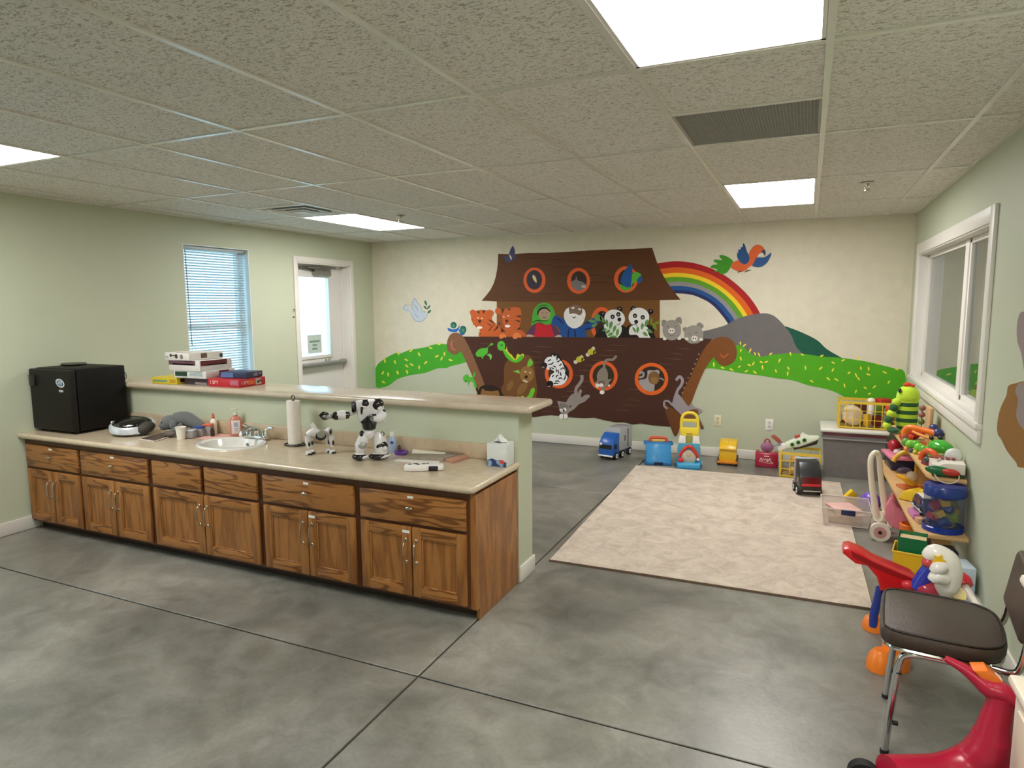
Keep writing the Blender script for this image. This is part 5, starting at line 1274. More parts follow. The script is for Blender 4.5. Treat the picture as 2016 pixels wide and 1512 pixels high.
# papers, tape, bag, remote
p = zw(793, 897)
t = thing('tape_roll', 'purple roll of tape lying beside the papers', 'tape', (p.x - 0.03, p.y + 0.03, ZC))
MB().lathe([(0.022, 0.001), (0.04, 0.001), (0.04, 0.02), (0.022, 0.02), (0.022, 0.001)], n=26).build('tape_ring', plastic((92, 48, 140)), t)
MB().tube([(0.03, -0.03, 0.012), (0.06, -0.035, 0.02), (0.085, -0.028, 0.012)], 0.006, 8, smooth=3).build('tape_end', plastic((104, 58, 150)), t)
o, _ = quad_sheet('folder', [zw(878, 910), zw(892, 912), zw(922, 893), zw(908, 890)], 0.018, mat((190, 140, 116), 0.7), 'brown paper folder on the worktop beside the remote', 'folder')
o, _ = quad_sheet('paper_stack', [zw(795, 905), zw(872, 909), zw(902, 893), zw(815, 885)], 0.020, mat((150, 140, 124), 0.7, var=0.2, vscale=25), 'loose stack of papers under the white note', 'paper')
zt = ZC + 0.0205
o, _ = quad_sheet('note_sheet', [on_z(810, 893, zt), on_z(874, 894, zt), on_z(879, 881, zt), on_z(813, 878, zt)], 0.002, mat((246, 241, 226), 0.8), 'blank white note on top of the paper stack', 'paper')
o, _ = quad_sheet('clear_bag', [on_z(852, 878, zt), on_z(912, 886, zt), on_z(915, 878, zt), on_z(858, 872, zt)], 0.012, clear((226, 214, 196), 0.5), 'clear plastic bag crumpled at the back of the papers', 'bag')
o, _ = quad_sheet('envelope', [zw(774, 908), zw(862, 916), zw(866, 908), zw(790, 902)], 0.003, mat((236, 230, 222), 0.8), 'white envelope lying behind the remote control', 'envelope')
p = zw(833, 926); a = face_cam(p, math.radians(-6))
t = thing('remote_control', 'white and black toy remote control at the front of the worktop', 'remote', (p.x, p.y + 0.01, ZC), a)
MB().prism([(-0.105, -0.015), (-0.10, -0.035), (-0.05, -0.042), (0.0, -0.036), (0.04, -0.03), (0.09, -0.032), (0.108, -0.01), (0.10, 0.02), (0.05, 0.028), (0.0, 0.03), (-0.06, 0.036), (-0.1, 0.02)], 0.0006, 0.034, 'xy', bev=0.010, smooth=3).build('remote_shell', WHITE, t)
MB().box(0.028, 0.078, -0.0385, -0.026, 0.004, 0.028, bev=0.004).build('remote_end', BLACK, t)
b = MB()
for x, y, r in ((-0.075, -0.008, 0.012), (-0.045, 0.008, 0.014), (-0.03, -0.016, 0.010), (0.0, 0.0, 0.012), (0.02, 0.008, 0.008)): b.ell((x, y, 0.0345), (r, r * 0.7, 0.003), 12)
tag(b.build('buttons', mat((74, 72, 70), 0.4), t), kind='stuff')

# tissue box
p0, p1, p2 = zw(957, 912), zw(992, 915), zw(1006, 906)
p = (p0 + p1) / 2
a = math.atan2(p1.y - p0.y, p1.x - p0.x)
t = thing('tissue_box', 'white cube tissue box with blue flower print at the worktop end', 'tissue box', (p.x * 0.975, min(p.y, 3.195), ZC), a)
W2 = 0.058
MB().box(-W2, W2, 0, 2 * W2, 0.0006, 0.128, bev=0.002).build('carton', mat((214, 218, 214), 0.55, var=0.05, vscale=30), t)
m, nt, bs = newmat('tissue_print')
tc = N(nt, 'ShaderNodeTexCoord'); vo = N(nt, 'ShaderNodeTexVoronoi', Scale=38.0); rp = N(nt, 'ShaderNodeValToRGB')
nt.links.new(tc.outputs['Object'], vo.inputs['Vector']); nt.links.new(vo.outputs['Distance'], rp.inputs[0]); nt.links.new(rp.outputs[0], bs.inputs['Base Color'])
e = rp.color_ramp.elements; e[0].position = 0.2; e[0].color = lin((150, 180, 200)); e[1].position = 0.62; e[1].color = lin((36, 58, 110))
MB().prism([(-W2 + 0.001, 0.002), (W2 - 0.001, 0.002), (W2 - 0.001, 0.03), (0.02, 0.042), (0, 0.038), (-0.03, 0.046), (-W2 + 0.001, 0.036)], -0.0007, -0.0001, 'xz').build('flower_print', m, t)
MB().ell((0.03, -0.0008, 0.03), (0.017, 0.0006, 0.011), 14).build('red_emblem', mat((206, 74, 66), 0.5), t)
MB().at((0, W2, 0.1282)).lathe([(0, 0), (0.04, 0), (0.04, 0.0005), (0, 0.0005)], n=26, sx=1, sy=0.6).build('box_opening', mat((60, 60, 58), 0.9), t)
b = MB(); b.grid(lambda uu, vv: Vector(((uu - 0.5) * 0.085 * (1 - 0.75 * vv), W2 + 0.012 * math.sin(uu * 7 + vv * 3), 0.127 + 0.045 * vv)), 10, 6)
b.build('tissue', mat((240, 238, 234), 0.9), t, angle=80)

# ------------------------------------------------------------------ game boxes on the bar
def game_box(name, xc, yc, z, w, d, h, rz, base, lab, cat='game box', art=()):
    """w, d, h full sizes; art: (face, u0, u1, v0, v1, colour) in fractions of a face, front or side"""
    t = thing(name, lab, cat, (xc, yc, z), rz, group='boxes piled on the bar')
    MB().box(-w / 2, w / 2, -d / 2, d / 2, 0.0006, h * 0.5, bev=0.0015).build('box_base', mat(base, 0.5, var=0.03), t)
    ld = MB().box(-w / 2 - 0.0012, w / 2 + 0.0012, -d / 2 - 0.0012, d / 2 + 0.0012, h * 0.12, h, bev=0.0018).build('box_lid', mat(base, 0.45, var=0.03), t)
    for (fc_, u0, u1, v0, v1, c) in art:
        b = MB()
        if fc_ == 'f': b.box(-w / 2 + w * u0, -w / 2 + w * u1, -d / 2 - 0.0018, -d / 2 - 0.0012, h * v0, h * v1)
        elif fc_ == 's': b.box(w / 2 + 0.0012, w / 2 + 0.0018, -d / 2 + d * u0, -d / 2 + d * u1, h * v0, h * v1)
        else: b.box(-w / 2 + w * u0, -w / 2 + w * u1, -d / 2 + d * v0, -d / 2 + d * v1, h, h + 0.0006)
        b.build('printed_panel', mat(c, 0.5, var=0.12, vscale=60), ld)
    return t, ld
p = on_z(330, 768, ZB)
t, ld = game_box('game_box', -4.285, 3.42, ZB, 0.24, 0.19, 0.048, math.radians(4), (214, 190, 50), 'yellow puzzle box lying nearest the fridge on the bar',
                 art=(('f', 0.05, 0.62, 0.35, 0.6, (96, 150, 130)), ('f', 0.72, 0.95, 0.25, 0.75, (190, 150, 40)), ('s', 0.15, 0.45, 0.3, 0.8, (60, 46, 30)), ('s', 0.55, 0.98, 0.2, 0.9, (140, 140, 60))))
game_box('game_box', -4.005, 3.50, ZB, 0.25, 0.25, 0.052, math.radians(-3), (96, 84, 96), 'dark patterned puzzle box at the bottom of the pile',
         art=(('f', 0.02, 0.95, 0.15, 0.9, (84, 66, 78)), ('f', 0.45, 0.95, 0.1, 0.4, (206, 196, 190)), ('s', 0.05, 0.95, 0.15, 0.9, (108, 92, 96))))
game_box('game_box', -4.02, 3.46, ZB + 0.0525, 0.30, 0.27, 0.052, math.radians(3), (222, 222, 220), 'white game box with green patch, second from the bottom of the pile',
         art=(('f', 0.04, 0.42, 0.25, 0.9, (34, 64, 44)), ('f', 0.5, 0.9, 0.3, 0.8, (170, 184, 184)), ('s', 0.45, 0.8, 0.3, 0.95, (120, 30, 40))))
game_box('game_box', -4.05, 3.455, ZB + 0.105, 0.31, 0.28, 0.075, math.radians(0), (226, 222, 218), 'white game box with purple red band, second from the top of the pile',
         art=(('f', 0.0, 0.86, 0.55, 0.98, (104, 72, 82)), ('f', 0.12, 0.8, 0.58, 0.7, (206, 180, 186)), ('s', 0.02, 0.85, 0.5, 0.98, (112, 48, 52)), ('s', 0.2, 0.8, 0.5, 0.6, (190, 160, 156))))
t, ld = game_box('game_box', -4.10, 3.445, ZB + 0.1805, 0.28, 0.27, 0.052, math.radians(-6), (232, 228, 222), 'white game box with spoon picture on top of the pile',
         art=(('f', 0.02, 0.14, 0.3, 0.5, (170, 160, 156)), ('s', 0.34, 0.52, 0.25, 0.92, (110, 84, 66)), ('s', 0.9, 1.0, 0.2, 0.7, (60, 54, 50)), ('t', 0.3, 0.9, 0.1, 0.16, (90, 84, 84))))
b = MB().cyl((-0.07, -0.1358, 0.033), (-0.07, -0.137, 0.033), 0.012, n=16).box(-0.06, -0.02, -0.137, -0.1358, 0.029, 0.036).cyl((-0.005, -0.1358, 0.028), (-0.005, -0.137, 0.028), 0.017, n=18)
b.build('spoon_print', mat((66, 58, 58), 0.5), ld)
MB().cyl((0.055, -0.1358, 0.026), (0.055, -0.137, 0.026), 0.018, n=18).build('bowl_print', mat((140, 130, 126), 0.5), ld)
t, ld = game_box('game_box', -3.715, 3.47, ZB, 0.28, 0.25, 0.055, math.radians(2), (196, 40, 50), 'red game box lettered I SPY beside the pile',
         art=(('f', 0.72, 0.98, 0.3, 0.9, (186, 110, 130)), ('s', 0.62, 0.84, 0.12, 0.9, (206, 190, 176)), ('s', 0.3, 0.58, 0.25, 0.75, (222, 110, 50))))
CREAMT = mat((240, 214, 206), 0.5)
text_part('box_title', 'I SPY', 0.036, CREAMT, ld, (-0.085, -0.1265, 0.03), (PI / 2, 0, 0))
text_part('box_title', 'I SPY', 0.032, CREAMT, ld, (0.1465, -0.075, 0.03), (PI / 2, 0, PI / 2))
MB().cyl((0.1468, 0.05, 0.026), (0.1474, 0.05, 0.026), 0.010, n=14).cyl((0.1468, 0.072, 0.032), (0.1474, 0.072, 0.032), 0.008, n=14).build('picture_spots', mat((60, 50, 46), 0.5), ld)
game_box('game_box', -3.70, 3.50, ZB + 0.0562, 0.22, 0.17, 0.042, math.radians(6), (52, 62, 92), 'dark blue game box resting on the red box',
         art=(('f', 0.02, 0.5, 0.1, 0.95, (90, 120, 170)), ('s', 0.45, 0.7, 0.2, 0.8, (130, 130, 140)), ('s', 0.75, 0.95, 0.4, 0.8, (150, 110, 120))))
# ------------------------------------------------------------------ carpet
rug = thing('carpet_rug', 'large beige carpet piece lying on the concrete in front of the toys', 'carpet', (0, 0, 0))
rc = [(-1.415, 3.715), (0.375, 3.755), (0.325, 6.40), (-1.49, 6.33)]
b = MB(); nfx, nfy = 28, 40
def rugpt(uu, vv):
    a0 = Vector(rc[0]).lerp(Vector(rc[1]), uu); a1 = Vector(rc[3]).lerp(Vector(rc[2]), uu); q_ = a0.lerp(a1, vv)
    return Vector((q_.x, q_.y, 0.0125 + 0.0012 * math.sin(q_.x * 5.1 + q_.y * 2.3) * math.sin(q_.y * 4.3)))
b.grid(rugpt, nfx, nfy); b.build('carpet_pile', carpet(), rug)
b = MB(); off = 0.004
b.prism([(rc[0][0] - off, rc[0][1] - off), (rc[1][0] + off, rc[1][1] - off), (rc[2][0] + off, rc[2][1] + off), (rc[3][0] - off, rc[3][1] + off)], 0.0008, 0.0095, 'xy')
b.build('carpet_edge', mat((112, 90, 72), 0.95), rug)

# ------------------------------------------------------------------ toy builders
def wheel(parent, c, r, w, axis=(1, 0, 0), tyre=RUBBER, hub=WHITE, name='wheel'):
    c = Vector(c); ax = Vector(axis).normalized()
    o = MB().cyl(c - ax * w / 2, c + ax * w / 2, r, n=24).build(name, tyre, parent)
    h = MB().cyl(c - ax * (w / 2 + 0.002), c + ax * (w / 2 + 0.002), r * 0.62, n=20).build('hub', hub, o)
    MB().cyl(c - ax * (w / 2 + 0.004), c + ax * (w / 2 + 0.004), r * 0.2, n=12).build('hub_cap', RUBBER, o)
    return o
def crate(name, w, d, h, nx, ny, nz, m, label, loc, rz, group=None, rim=0.022):
    """open lattice crate: one panel of bars on each side"""
    t = thing(name, label, 'crate', loc, rz, group)
    x0, x1, y0, y1 = -w / 2, w / 2, -d / 2, d / 2
    bar = 0.006
    def panel(a0, a1, n, fixed, along_x):
        b = MB()
        def bx2(u0, u1, z0, z1, th):
            if along_x: b.box(u0, u1, fixed - th, fixed + th, z0, z1)
            else: b.box(fixed - th, fixed + th, u0, u1, z0, z1)
        bx2(a0, a1, h - rim, h, 0.006); bx2(a0, a1, 0.002, rim * 0.8, 0.005)
        for k in range(n + 1):
            u = a0 + (a1 - a0) * k / n; g = bar if 0 < k < n else rim * 0.7
            bx2(u - g / 2, u + g / 2, 0.003, h - 0.003, 0.0045)
        for k in range(1, nz):
            z = h * k / nz; bx2(a0, a1, z - bar / 2, z + bar / 2, 0.004)
        return b
    panel(x0, x1, nx, y0, True).build('front_lattice', m, t); panel(x0, x1, nx, y1, True).build('back_lattice', m, t)
    panel(y0, y1, ny, x0, False).build('side_lattice', m, t); panel(y0, y1, ny, x1, False).build('side_lattice', m, t)
    b = MB()
    for k in range(nx + 1): b.box(x0 + w * k / nx - 0.005, x0 + w * k / nx + 0.005, y0, y1, 0.001, 0.006)
    for k in range(ny + 1): b.box(x0, x1, y0 + d * k / ny - 0.005, y0 + d * k / ny + 0.005, 0.0012, 0.0062)
    b.build('crate_floor', m, t)
    return t
BLUE = plastic((30, 92, 176)); LBLUE = plastic((52, 142, 202)); RED = plastic((196, 30, 34)); YEL = plastic((226, 178, 34)); ORG = plastic((238, 122, 34)); GRN = plastic((76, 168, 44))
LGREY = plastic((176, 178, 180)); PINK = plastic((226, 130, 150)); CREAMP = plastic((236, 226, 206)); DKBLUE = plastic((26, 38, 86)); PURP = plastic((112, 62, 150)); GLASSK = mat((14, 14, 18), 0.08, var=0.01, coat=0.5)

# blue lorry with grey box
p = on_z(1190, 905)
t = thing('toy_lorry', 'blue toy lorry with light grey box body by the back wall', 'toy truck', (-1.80, 6.69, 0), math.radians(-13))
MB().box(-0.08, 0.08, -0.21, 0.20, 0.035, 0.075, bev=0.006).build('chassis', plastic((52, 60, 84)), t)
cb = MB().prism([(-0.215, 0.05), (-0.222, 0.10), (-0.212, 0.165), (-0.17, 0.225), (-0.10, 0.268), (-0.075, 0.268), (-0.075, 0.05)], -0.085, 0.085, 'yz', bev=0.010, smooth=0).build('cab', BLUE, t)
MB().prism([(-0.2205, 0.115), (-0.2145, 0.160), (-0.208, 0.160), (-0.214, 0.115)], -0.068, 0.068, 'yz').build('windscreen', GLASSK, cb)
for s in (-1, 1): MB().prism([(-0.20, 0.115), (-0.19, 0.165), (-0.135, 0.165), (-0.135, 0.115)], s * 0.0845, s * 0.087, 'yz').build('side_window', GLASSK, cb)
MB().box(-0.083, 0.083, -0.232, -0.212, 0.036, 0.052, bev=0.006).build('bumper', WHITE, t)
MB().ell((-0.055, -0.219, 0.163), (0.016, 0.006, 0.014), 10).build('sticker', WHITE, cb)
bxp = MB().box(-0.086, 0.086, -0.072, 0.205, 0.078, 0.312, bev=0.006).build('cargo_box', LGREY, t)
MB().box(0.0862, 0.0875, 0.10, 0.118, 0.10, 0.29).build('door_gap', GLASSK, bxp)
MB().box(0.0862, 0.0875, 0.02, 0.06, 0.17, 0.23).build('box_decal', mat((120, 116, 112), 0.5), bxp)
for y in (-0.145, -0.02, 0.15):
    for s in (-1, 1): wheel(t, (s * 0.078, y, 0.040), 0.0395, 0.03)

# blue carry case
t = thing('carry_case', 'light blue plastic toy carry case with red and yellow handle', 'toy case', (-1.33, 6.58, 0), math.radians(14))
MB().prism([(-0.125, 0.018), (-0.118, 0.06), (-0.07, 0.205), (0.07, 0.205), (0.118, 0.06), (0.125, 0.018)], -0.122, 0.122, 'yz', bev=0.008).build('case_shell', LBLUE, t)
MB().box(-0.146, 0.146, -0.062, 0.062, 0.192, 0.216, bev=0.010).build('case_rim', plastic((40, 122, 186)), t)
MB().box(-0.135, 0.135, -0.135, 0.135, 0.001, 0.03, bev=0.008).build('case_foot', plastic((36, 110, 172)), t)
MB().box(-0.045, 0.045, -0.142, -0.132, 0.003, 0.034, bev=0.003).build('case_latch', plastic((18, 40, 72)), t)
MB().tube([(-0.085, 0, 0.212), (-0.08, 0, 0.246), (-0.05, 0, 0.256), (0.05, 0, 0.256), (0.08, 0, 0.246), (0.085, 0, 0.212)], 0.013, 10, smooth=3).build('handle', plastic((222, 76, 46)), t)
MB().box(-0.06, 0.06, -0.012, 0.012, 0.216, 0.240, bev=0.005).build('handle_insert', plastic((238, 190, 80)), t)

# push walker with yellow handle
p = on_z(1352, 925)
t = thing('push_walker', 'toddler push walker with tall yellow handle and blue base', 'toy walker', (p.x, p.y + 0.10, 0), face_cam(p))
MB().prism([(-0.115, -0.09), (-0.10, -0.115), (0.10, -0.115), (0.115, -0.09), (0.115, 0.10), (-0.115, 0.10)], 0.004, 0.065, 'xy', bev=0.014, smooth=0).build('walker_base', plastic((60, 158, 210)), t)
MB().prism([(-0.115, 0.05), (-0.108, 0.20), (-0.10, 0.25), (0.10, 0.25), (0.108, 0.20), (0.115, 0.05)], -0.03, 0.04, 'xz', bev=0.012).build('front_panel', plastic((72, 158, 186)), t)
for s in (-1, 1): MB().prism([(s * 0.104, 0.235), (s * 0.09, 0.325), (s * 0.035, 0.315), (s * 0.03, 0.235)][::s], -0.025, 0.035, 'xz', bev=0.008).build('shoulder', WHITE, t)
MB().box(-0.03, 0.03, -0.02, 0.03, 0.20, 0.33, bev=0.006).build('neck', plastic((150, 150, 70)), t)
MB().tube([(-0.085, -0.045, 0.12), (-0.06, -0.05, 0.17), (0, -0.052, 0.225), (0.06, -0.05, 0.17), (0.085, -0.045, 0.12)], 0.016, 10, smooth=3).build('red_arch', plastic((206, 48, 40)), t)
MB().ell((0, -0.04, 0.115), (0.075, 0.028, 0.075), 20).build('clear_dome', clear((236, 226, 206), 0.6), t)
MB().ell((0, -0.062, 0.14), (0.022, 0.012, 0.03), 12).build('dome_toy', mat((190, 168, 130), 0.5), t)
MB().ell((-0.075, -0.06, 0.085), (0.028, 0.02, 0.026), 14).build('red_ball', plastic((206, 44, 48)), t)
MB().ell((0.088, -0.05, 0.095), (0.016, 0.016, 0.016), 10).build('cream_ball', CREAMP, t)
MB().box(-0.065, 0.065, -0.072, -0.05, 0.045, 0.066, bev=0.01).build('green_strip', plastic((150, 190, 70)), t)
b = MB()
b.tube([(-0.076, 0, 0.33), (-0.078, 0, 0.44), (-0.066, 0, 0.51), (-0.03, 0, 0.542), (0.03, 0, 0.542), (0.066, 0, 0.51), (0.078, 0, 0.44), (0.076, 0, 0.33)], 0.015, 10, smooth=4)
b.box(-0.076, 0.076, -0.010, 0.010, 0.455, 0.485, bev=0.004); b.prism([(-0.088, 0.40), (0.088, 0.40), (0.088, 0.35), (0.06, 0.312), (-0.06, 0.312), (-0.088, 0.35)], -0.018, 0.018, 'xz', bev=0.008)
b.build('handle', plastic((240, 214, 60)), t)
MB().box(-0.03, 0.03, -0.0195, -0.018, 0.335, 0.345).build('handle_decal', mat((150, 120, 40), 0.5), t)
for s in (-1, 1):
    wheel(t, (s * 0.118, 0.06, 0.036), 0.035, 0.02, tyre=plastic((60, 140, 190)))

# yellow bin truck
p = on_z(1430, 918)
t = thing('toy_bin_truck', 'yellow toy truck seen from behind with studded lid', 'toy truck', (p.x, p.y + 0.13, 0), face_cam(p, -0.05))
MB().prism([(-0.085, 0.03), (-0.078, 0.165), (0.078, 0.165), (0.085, 0.03)], -0.10, 0.14, 'xz', bev=0.010).build('truck_body', YEL, t)
lid = MB().prism([(-0.115, 0.166), (-0.105, 0.19), (-0.06, 0.225), (0.12, 0.232), (0.14, 0.166)], -0.082, 0.082, 'yz', bev=0.008).build('truck_lid', plastic((232, 186, 40)), t)
b = MB()
for k in range(4): b.ell((-0.048 + 0.032 * k, -0.03, 0.226), (0.013, 0.02, 0.012), 10)
b.build('lid_studs', plastic((236, 192, 52)), lid)
MB().box(-0.094, 0.094, -0.125, -0.095, 0.022, 0.05, bev=0.008).build('bumper', plastic((222, 132, 24)), t)
for y in (-0.07, 0.09):
    for s in (-1, 1): wheel(t, (s * 0.083, y, 0.036), 0.0355, 0.024, hub=YEL)

# raspberry case with small bag on it
p = on_z(1508, 921)
t = thing('toy_tool_case', 'raspberry red plastic case with white script on the floor by the outlet', 'toy case', (p.x, p.y + 0.06, 0), face_cam(p))
MB().box(-0.105, 0.105, -0.06, 0.06, 0.001, 0.145, bev=0.012, seg=3).build('case_shell', mat((172, 30, 62), 0.2, var=0.04, coat=0.4), t)
MB().box(-0.024, 0.024, -0.063, -0.058, 0.112, 0.120).build('case_catch', WHITE, t)
for s in (-1, 1): MB().box(s * 0.085 - 0.018, s * 0.085 + 0.018, -0.05, 0.05, 0.138, 0.156, bev=0.006).build('case_corner', mat((160, 24, 50), 0.2, var=0.04, coat=0.4), t)
b = MB()
for k, pts in enumerate(([(-0.066, 0.062), (-0.05, 0.098), (-0.046, 0.066), (-0.03, 0.094)], [(-0.024, 0.07), (-0.01, 0.09), (0.004, 0.066), (0.012, 0.094)], [(0.01, 0.06), (0.03, 0.095), (0.034, 0.068), (0.06, 0.05)], [(-0.06, 0.06), (-0.02, 0.054), (0.02, 0.048), (0.05, 0.044)])):
    b.tube([(x, -0.0612, z) for x, z in pts], 0.0034 if k < 3 else 0.0018, 6, smooth=4)
b.build('script_lettering', mat((236, 214, 214), 0.5), t)
t2 = thing('toy_purse', 'small clear purse with blue contents and red handle on the raspberry case', 'toy bag', (p.x, p.y + 0.06, 0.1455), face_cam(p))
MB().ell((0, 0, 0.05), (0.062, 0.036, 0.05), 20).build('purse_body', clear((196, 130, 168), 0.55), t2)
MB().ell((0, 0, 0.042), (0.05, 0.026, 0.034), 14).build('purse_contents', mat((78, 116, 168), 0.4, var=0.3, vscale=50), t2)
MB().tube([(-0.026, 0, 0.09), (-0.018, 0, 0.118), (0, 0, 0.128), (0.018, 0, 0.118), (0.026, 0, 0.09)], 0.008, 8, smooth=4).build('purse_handle', mat((166, 62, 76), 0.35), t2)

# yellow crate on the floor and what it holds
CY_ = plastic((226, 190, 62))
c1 = crate('milk_crate', 0.33, 0.30, 0.235, 4, 4, 3, CY_, 'yellow plastic lattice crate on the floor behind the black toy truck', (-0.008, 6.60, 0), math.radians(-1), 'yellow lattice crates')
t = thing('toy_spaceship', 'white toy shuttle with three green portholes tilted on the floor crate', 'toy plane', (-0.012, 6.60, 0.262), 0, rot=(0, math.radians(-19), math.radians(6)))
MB().prism([(-0.13, 0.03), (-0.12, 0.075), (0.02, 0.10), (0.06, 0.125), (0.10, 0.085), (0.18, 0.06), (0.165, 0.035), (0.0, 0.012)], -0.05, 0.05, 'xz', bev=0.012, smooth=0).build('hull', mat((228, 232, 214), 0.35), t)
MB().prism([(-0.06, 0.0), (-0.06, 0.012), (0.165, 0.034), (0.14, 0.0)], -0.055, 0.055, 'xz', bev=0.006).build('hull_underside', plastic((44, 38, 36)), t)
for k in range(3):
    c = Vector((-0.062 + 0.056 * k, -0.051, 0.055 + 0.006 * k))
    MB().cyl(c, c + Vector((0, -0.004, 0)), 0.021, n=20).build('porthole_ring', plastic((150, 196, 130)), t)
    MB().cyl(c, c + Vector((0, -0.006, 0)), 0.014, n=18).build('porthole', plastic((26, 66, 46)), t)
MB().prism([(-0.19, 0.02), (-0.2, 0.06), (-0.15, 0.085), (-0.12, 0.07), (-0.12, 0.03)], -0.04, 0.04, 'xz', bev=0.008).build('tail_block', WHITE, t)
MB().prism([(-0.165, 0.075), (-0.22, 0.17), (-0.185, 0.18), (-0.15, 0.13), (-0.135, 0.078)], -0.008, 0.008, 'xz', bev=0.003).build('tail_fin', mat((166, 84, 72), 0.4), t)
MB().prism([(-0.23, 0.07), (-0.16, 0.10), (-0.15, 0.085)], -0.05, -0.03, 'xz').build('tail_wing', plastic((120, 128, 160)), t)
MB().box(-0.02, 0.03, -0.03, 0.03, 0.095, 0.118, bev=0.006).build('hatch', plastic((178, 66, 52)), t)
for (x, y, z, r, m, lab) in ((-0.07, 6.54, 0.045, 0.042, plastic((206, 158, 90)), 'tan toy ball low in the floor crate'), (0.06, 6.53, 0.15, 0.038, plastic((206, 64, 54)), 'red toy cup inside the floor crate'), (0.12, 6.56, 0.13, 0.032, plastic((120, 160, 70)), 'green toy ball inside the floor crate'), (-0.06, 6.55, 0.155, 0.032, plastic((226, 156, 60)), 'orange toy ball inside the floor crate'), (0.0, 6.62, 0.06, 0.05, plastic((60, 60, 56)), 'dark toy ball inside the floor crate')):
    o = MB().lathe([(0, -r), (r * 0.7, -r * 0.72), (r, -r * 0.1), (r * 0.92, r * 0.4), (r * 0.5, r * 0.86), (0, r)], n=18).build('toy_ball', m); o.location = (x, y, z); tag(o, lab, 'toy ball')
tag(MB().at((0.04, 6.52, 0.178), (0, 0.05, 0.1)).box(-0.06, 0.06, -0.012, 0.012, 0, 0.02, bev=0.004).build('toy_block', plastic((72, 70, 66))), 'dark grey toy bar across the floor crate front', 'toy block')

# black tractor cab
t = thing('toy_tractor_cab', 'black toy tractor cab with red windscreen standing on the carpet', 'toy truck', (0.052, 5.93, 0.0135), math.radians(14))
BK2 = plastic((46, 48, 50))
MB().box(-0.085, 0.085, -0.12, 0.13, 0.03, 0.075, bev=0.008).build('chassis', BLACK, t)
cb = MB().prism([(-0.125, 0.05), (-0.13, 0.10), (-0.105, 0.165), (-0.06, 0.26), (-0.02, 0.285), (0.055, 0.275), (0.055, 0.05)], -0.085, 0.085, 'yz', bev=0.012).build('cab', BK2, t)
MB().prism([(-0.1305, 0.108), (-0.108, 0.158), (-0.095, 0.152), (-0.112, 0.108)], -0.072, 0.078, 'yz').build('windscreen', mat((96, 14, 22), 0.1, coat=0.5), cb)
MB().box(-0.074, 0.074, -0.142, -0.118, 0.088, 0.108, bev=0.006).build('hood_stripe', plastic((206, 44, 46)), cb)
for s in (-1, 1): MB().prism([(-0.085, 0.11), (-0.07, 0.165), (-0.035, 0.165), (-0.035, 0.11)], s * 0.0845, s * 0.087, 'yz').build('side_window', mat((84, 16, 26), 0.1, coat=0.5), cb)
MB().box(-0.09, 0.09, 0.056, 0.074, 0.07, 0.292, bev=0.006).build('rear_wall', LGREY, t)
MB().tube([(-0.085, 0.05, 0.285), (-0.04, 0.0, 0.292), (0.04, 0.0, 0.292), (0.085, 0.05, 0.285)], 0.007, 8, smooth=3).build('roof_rim', LGREY, t)
MB().box(-0.06, 0.075, -0.134, -0.126, 0.045, 0.056, bev=0.002).build('headlights', CHROME, t)
for y in (-0.06, 0.05):
    for s in (-1, 1): wheel(t, (s * 0.082, y, 0.037), 0.0365, 0.026)

# ------------------------------------------------------------------ big lidded bin with crate on it
BXa, BXb, BYa, BYb = 0.175, 0.685, 6.60, 7.03
t = thing('storage_bin', 'large clear plastic storage bin with white lid in the corner', 'storage bin', ((BXa + BXb) / 2, (BYa + BYb) / 2, 0))
w, d = (BXb - BXa) / 2, (BYb - BYa) / 2
b = MB()
def tub_walls(b, w, d, z0, z1, tp, th=0.004):
    """four thin sloped walls and a floor"""
    for (sx, sy) in ((0, -1), (0, 1), (-1, 0), (1, 0)):
        if sx == 0: q_ = [(-w * tp, sy * d * tp, z0), (w * tp, sy * d * tp, z0), (w, sy * d, z1), (-w, sy * d, z1)]
        else: q_ = [(sx * w * tp, -d * tp, z0), (sx * w * tp, d * tp, z0), (sx * w, d, z1), (sx * w, -d, z1)]
        b.poly(q_)
    b.poly([(-w * tp, -d * tp, z0), (w * tp, -d * tp, z0), (w * tp, d * tp, z0), (-w * tp, d * tp, z0)])
tub_walls(b, w, d, 0.002, 0.405, 0.9)
b.build('bin_wall', clear((150, 144, 142), 0.62, 0.2), t, angle=0)
MB().box(-w - 0.012, w + 0.012, -d - 0.012, d + 0.0, 0.36, 0.368).build('bin_rim', clear((190, 186, 184), 0.6, 0.2), t)
MB().box(-w - 0.004, w + 0.004, -d - 0.004, d, 0.395, 0.424, bev=0.006).build('lid_band', plastic((112, 56, 66)), t)
MB().box(-w - 0.025, w + 0.02, -d - 0.022, d, 0.424, 0.458, bev=0.012, seg=3).build('bin_lid', mat((226, 222, 214), 0.35, var=0.02), t)
for (x, y, z, r, c) in ((0.08, -0.12, 0.16, (0.07, 0.05, 0.04), (206, 96, 70)), (-0.12, -0.05, 0.10, (0.09, 0.1, 0.08), (120, 112, 100)), (0.05, 0.05, 0.09, (0.13, 0.1, 0.08), (92, 92, 96)), (-0.03, -0.1, 0.26, (0.1, 0.06, 0.05), (104, 104, 92))):
    MB().ell((x, y, z), r, 14).build('bin_contents', mat(c, 0.6, var=0.15), t)
p = on_y(1650, 850, 6.66)
CRX = 0.29 + 0.18
c2 = crate('milk_crate', 0.46, 0.28, 0.25, 8, 4, 3, CY_, 'yellow plastic lattice crate full of toys on the storage bin lid', (0.53, 6.80, 0.4585), 0.0, 'yellow lattice crates')
CZ = 0.4585 + 0.008
def blob(name, loc, r, m, lab, cat='toy', rot=(0, 0, 0), n=16):
    o = MB().ell((0, 0, 0), r, n, rot).build(name, m); o.location = loc; return tag(o, lab, cat)
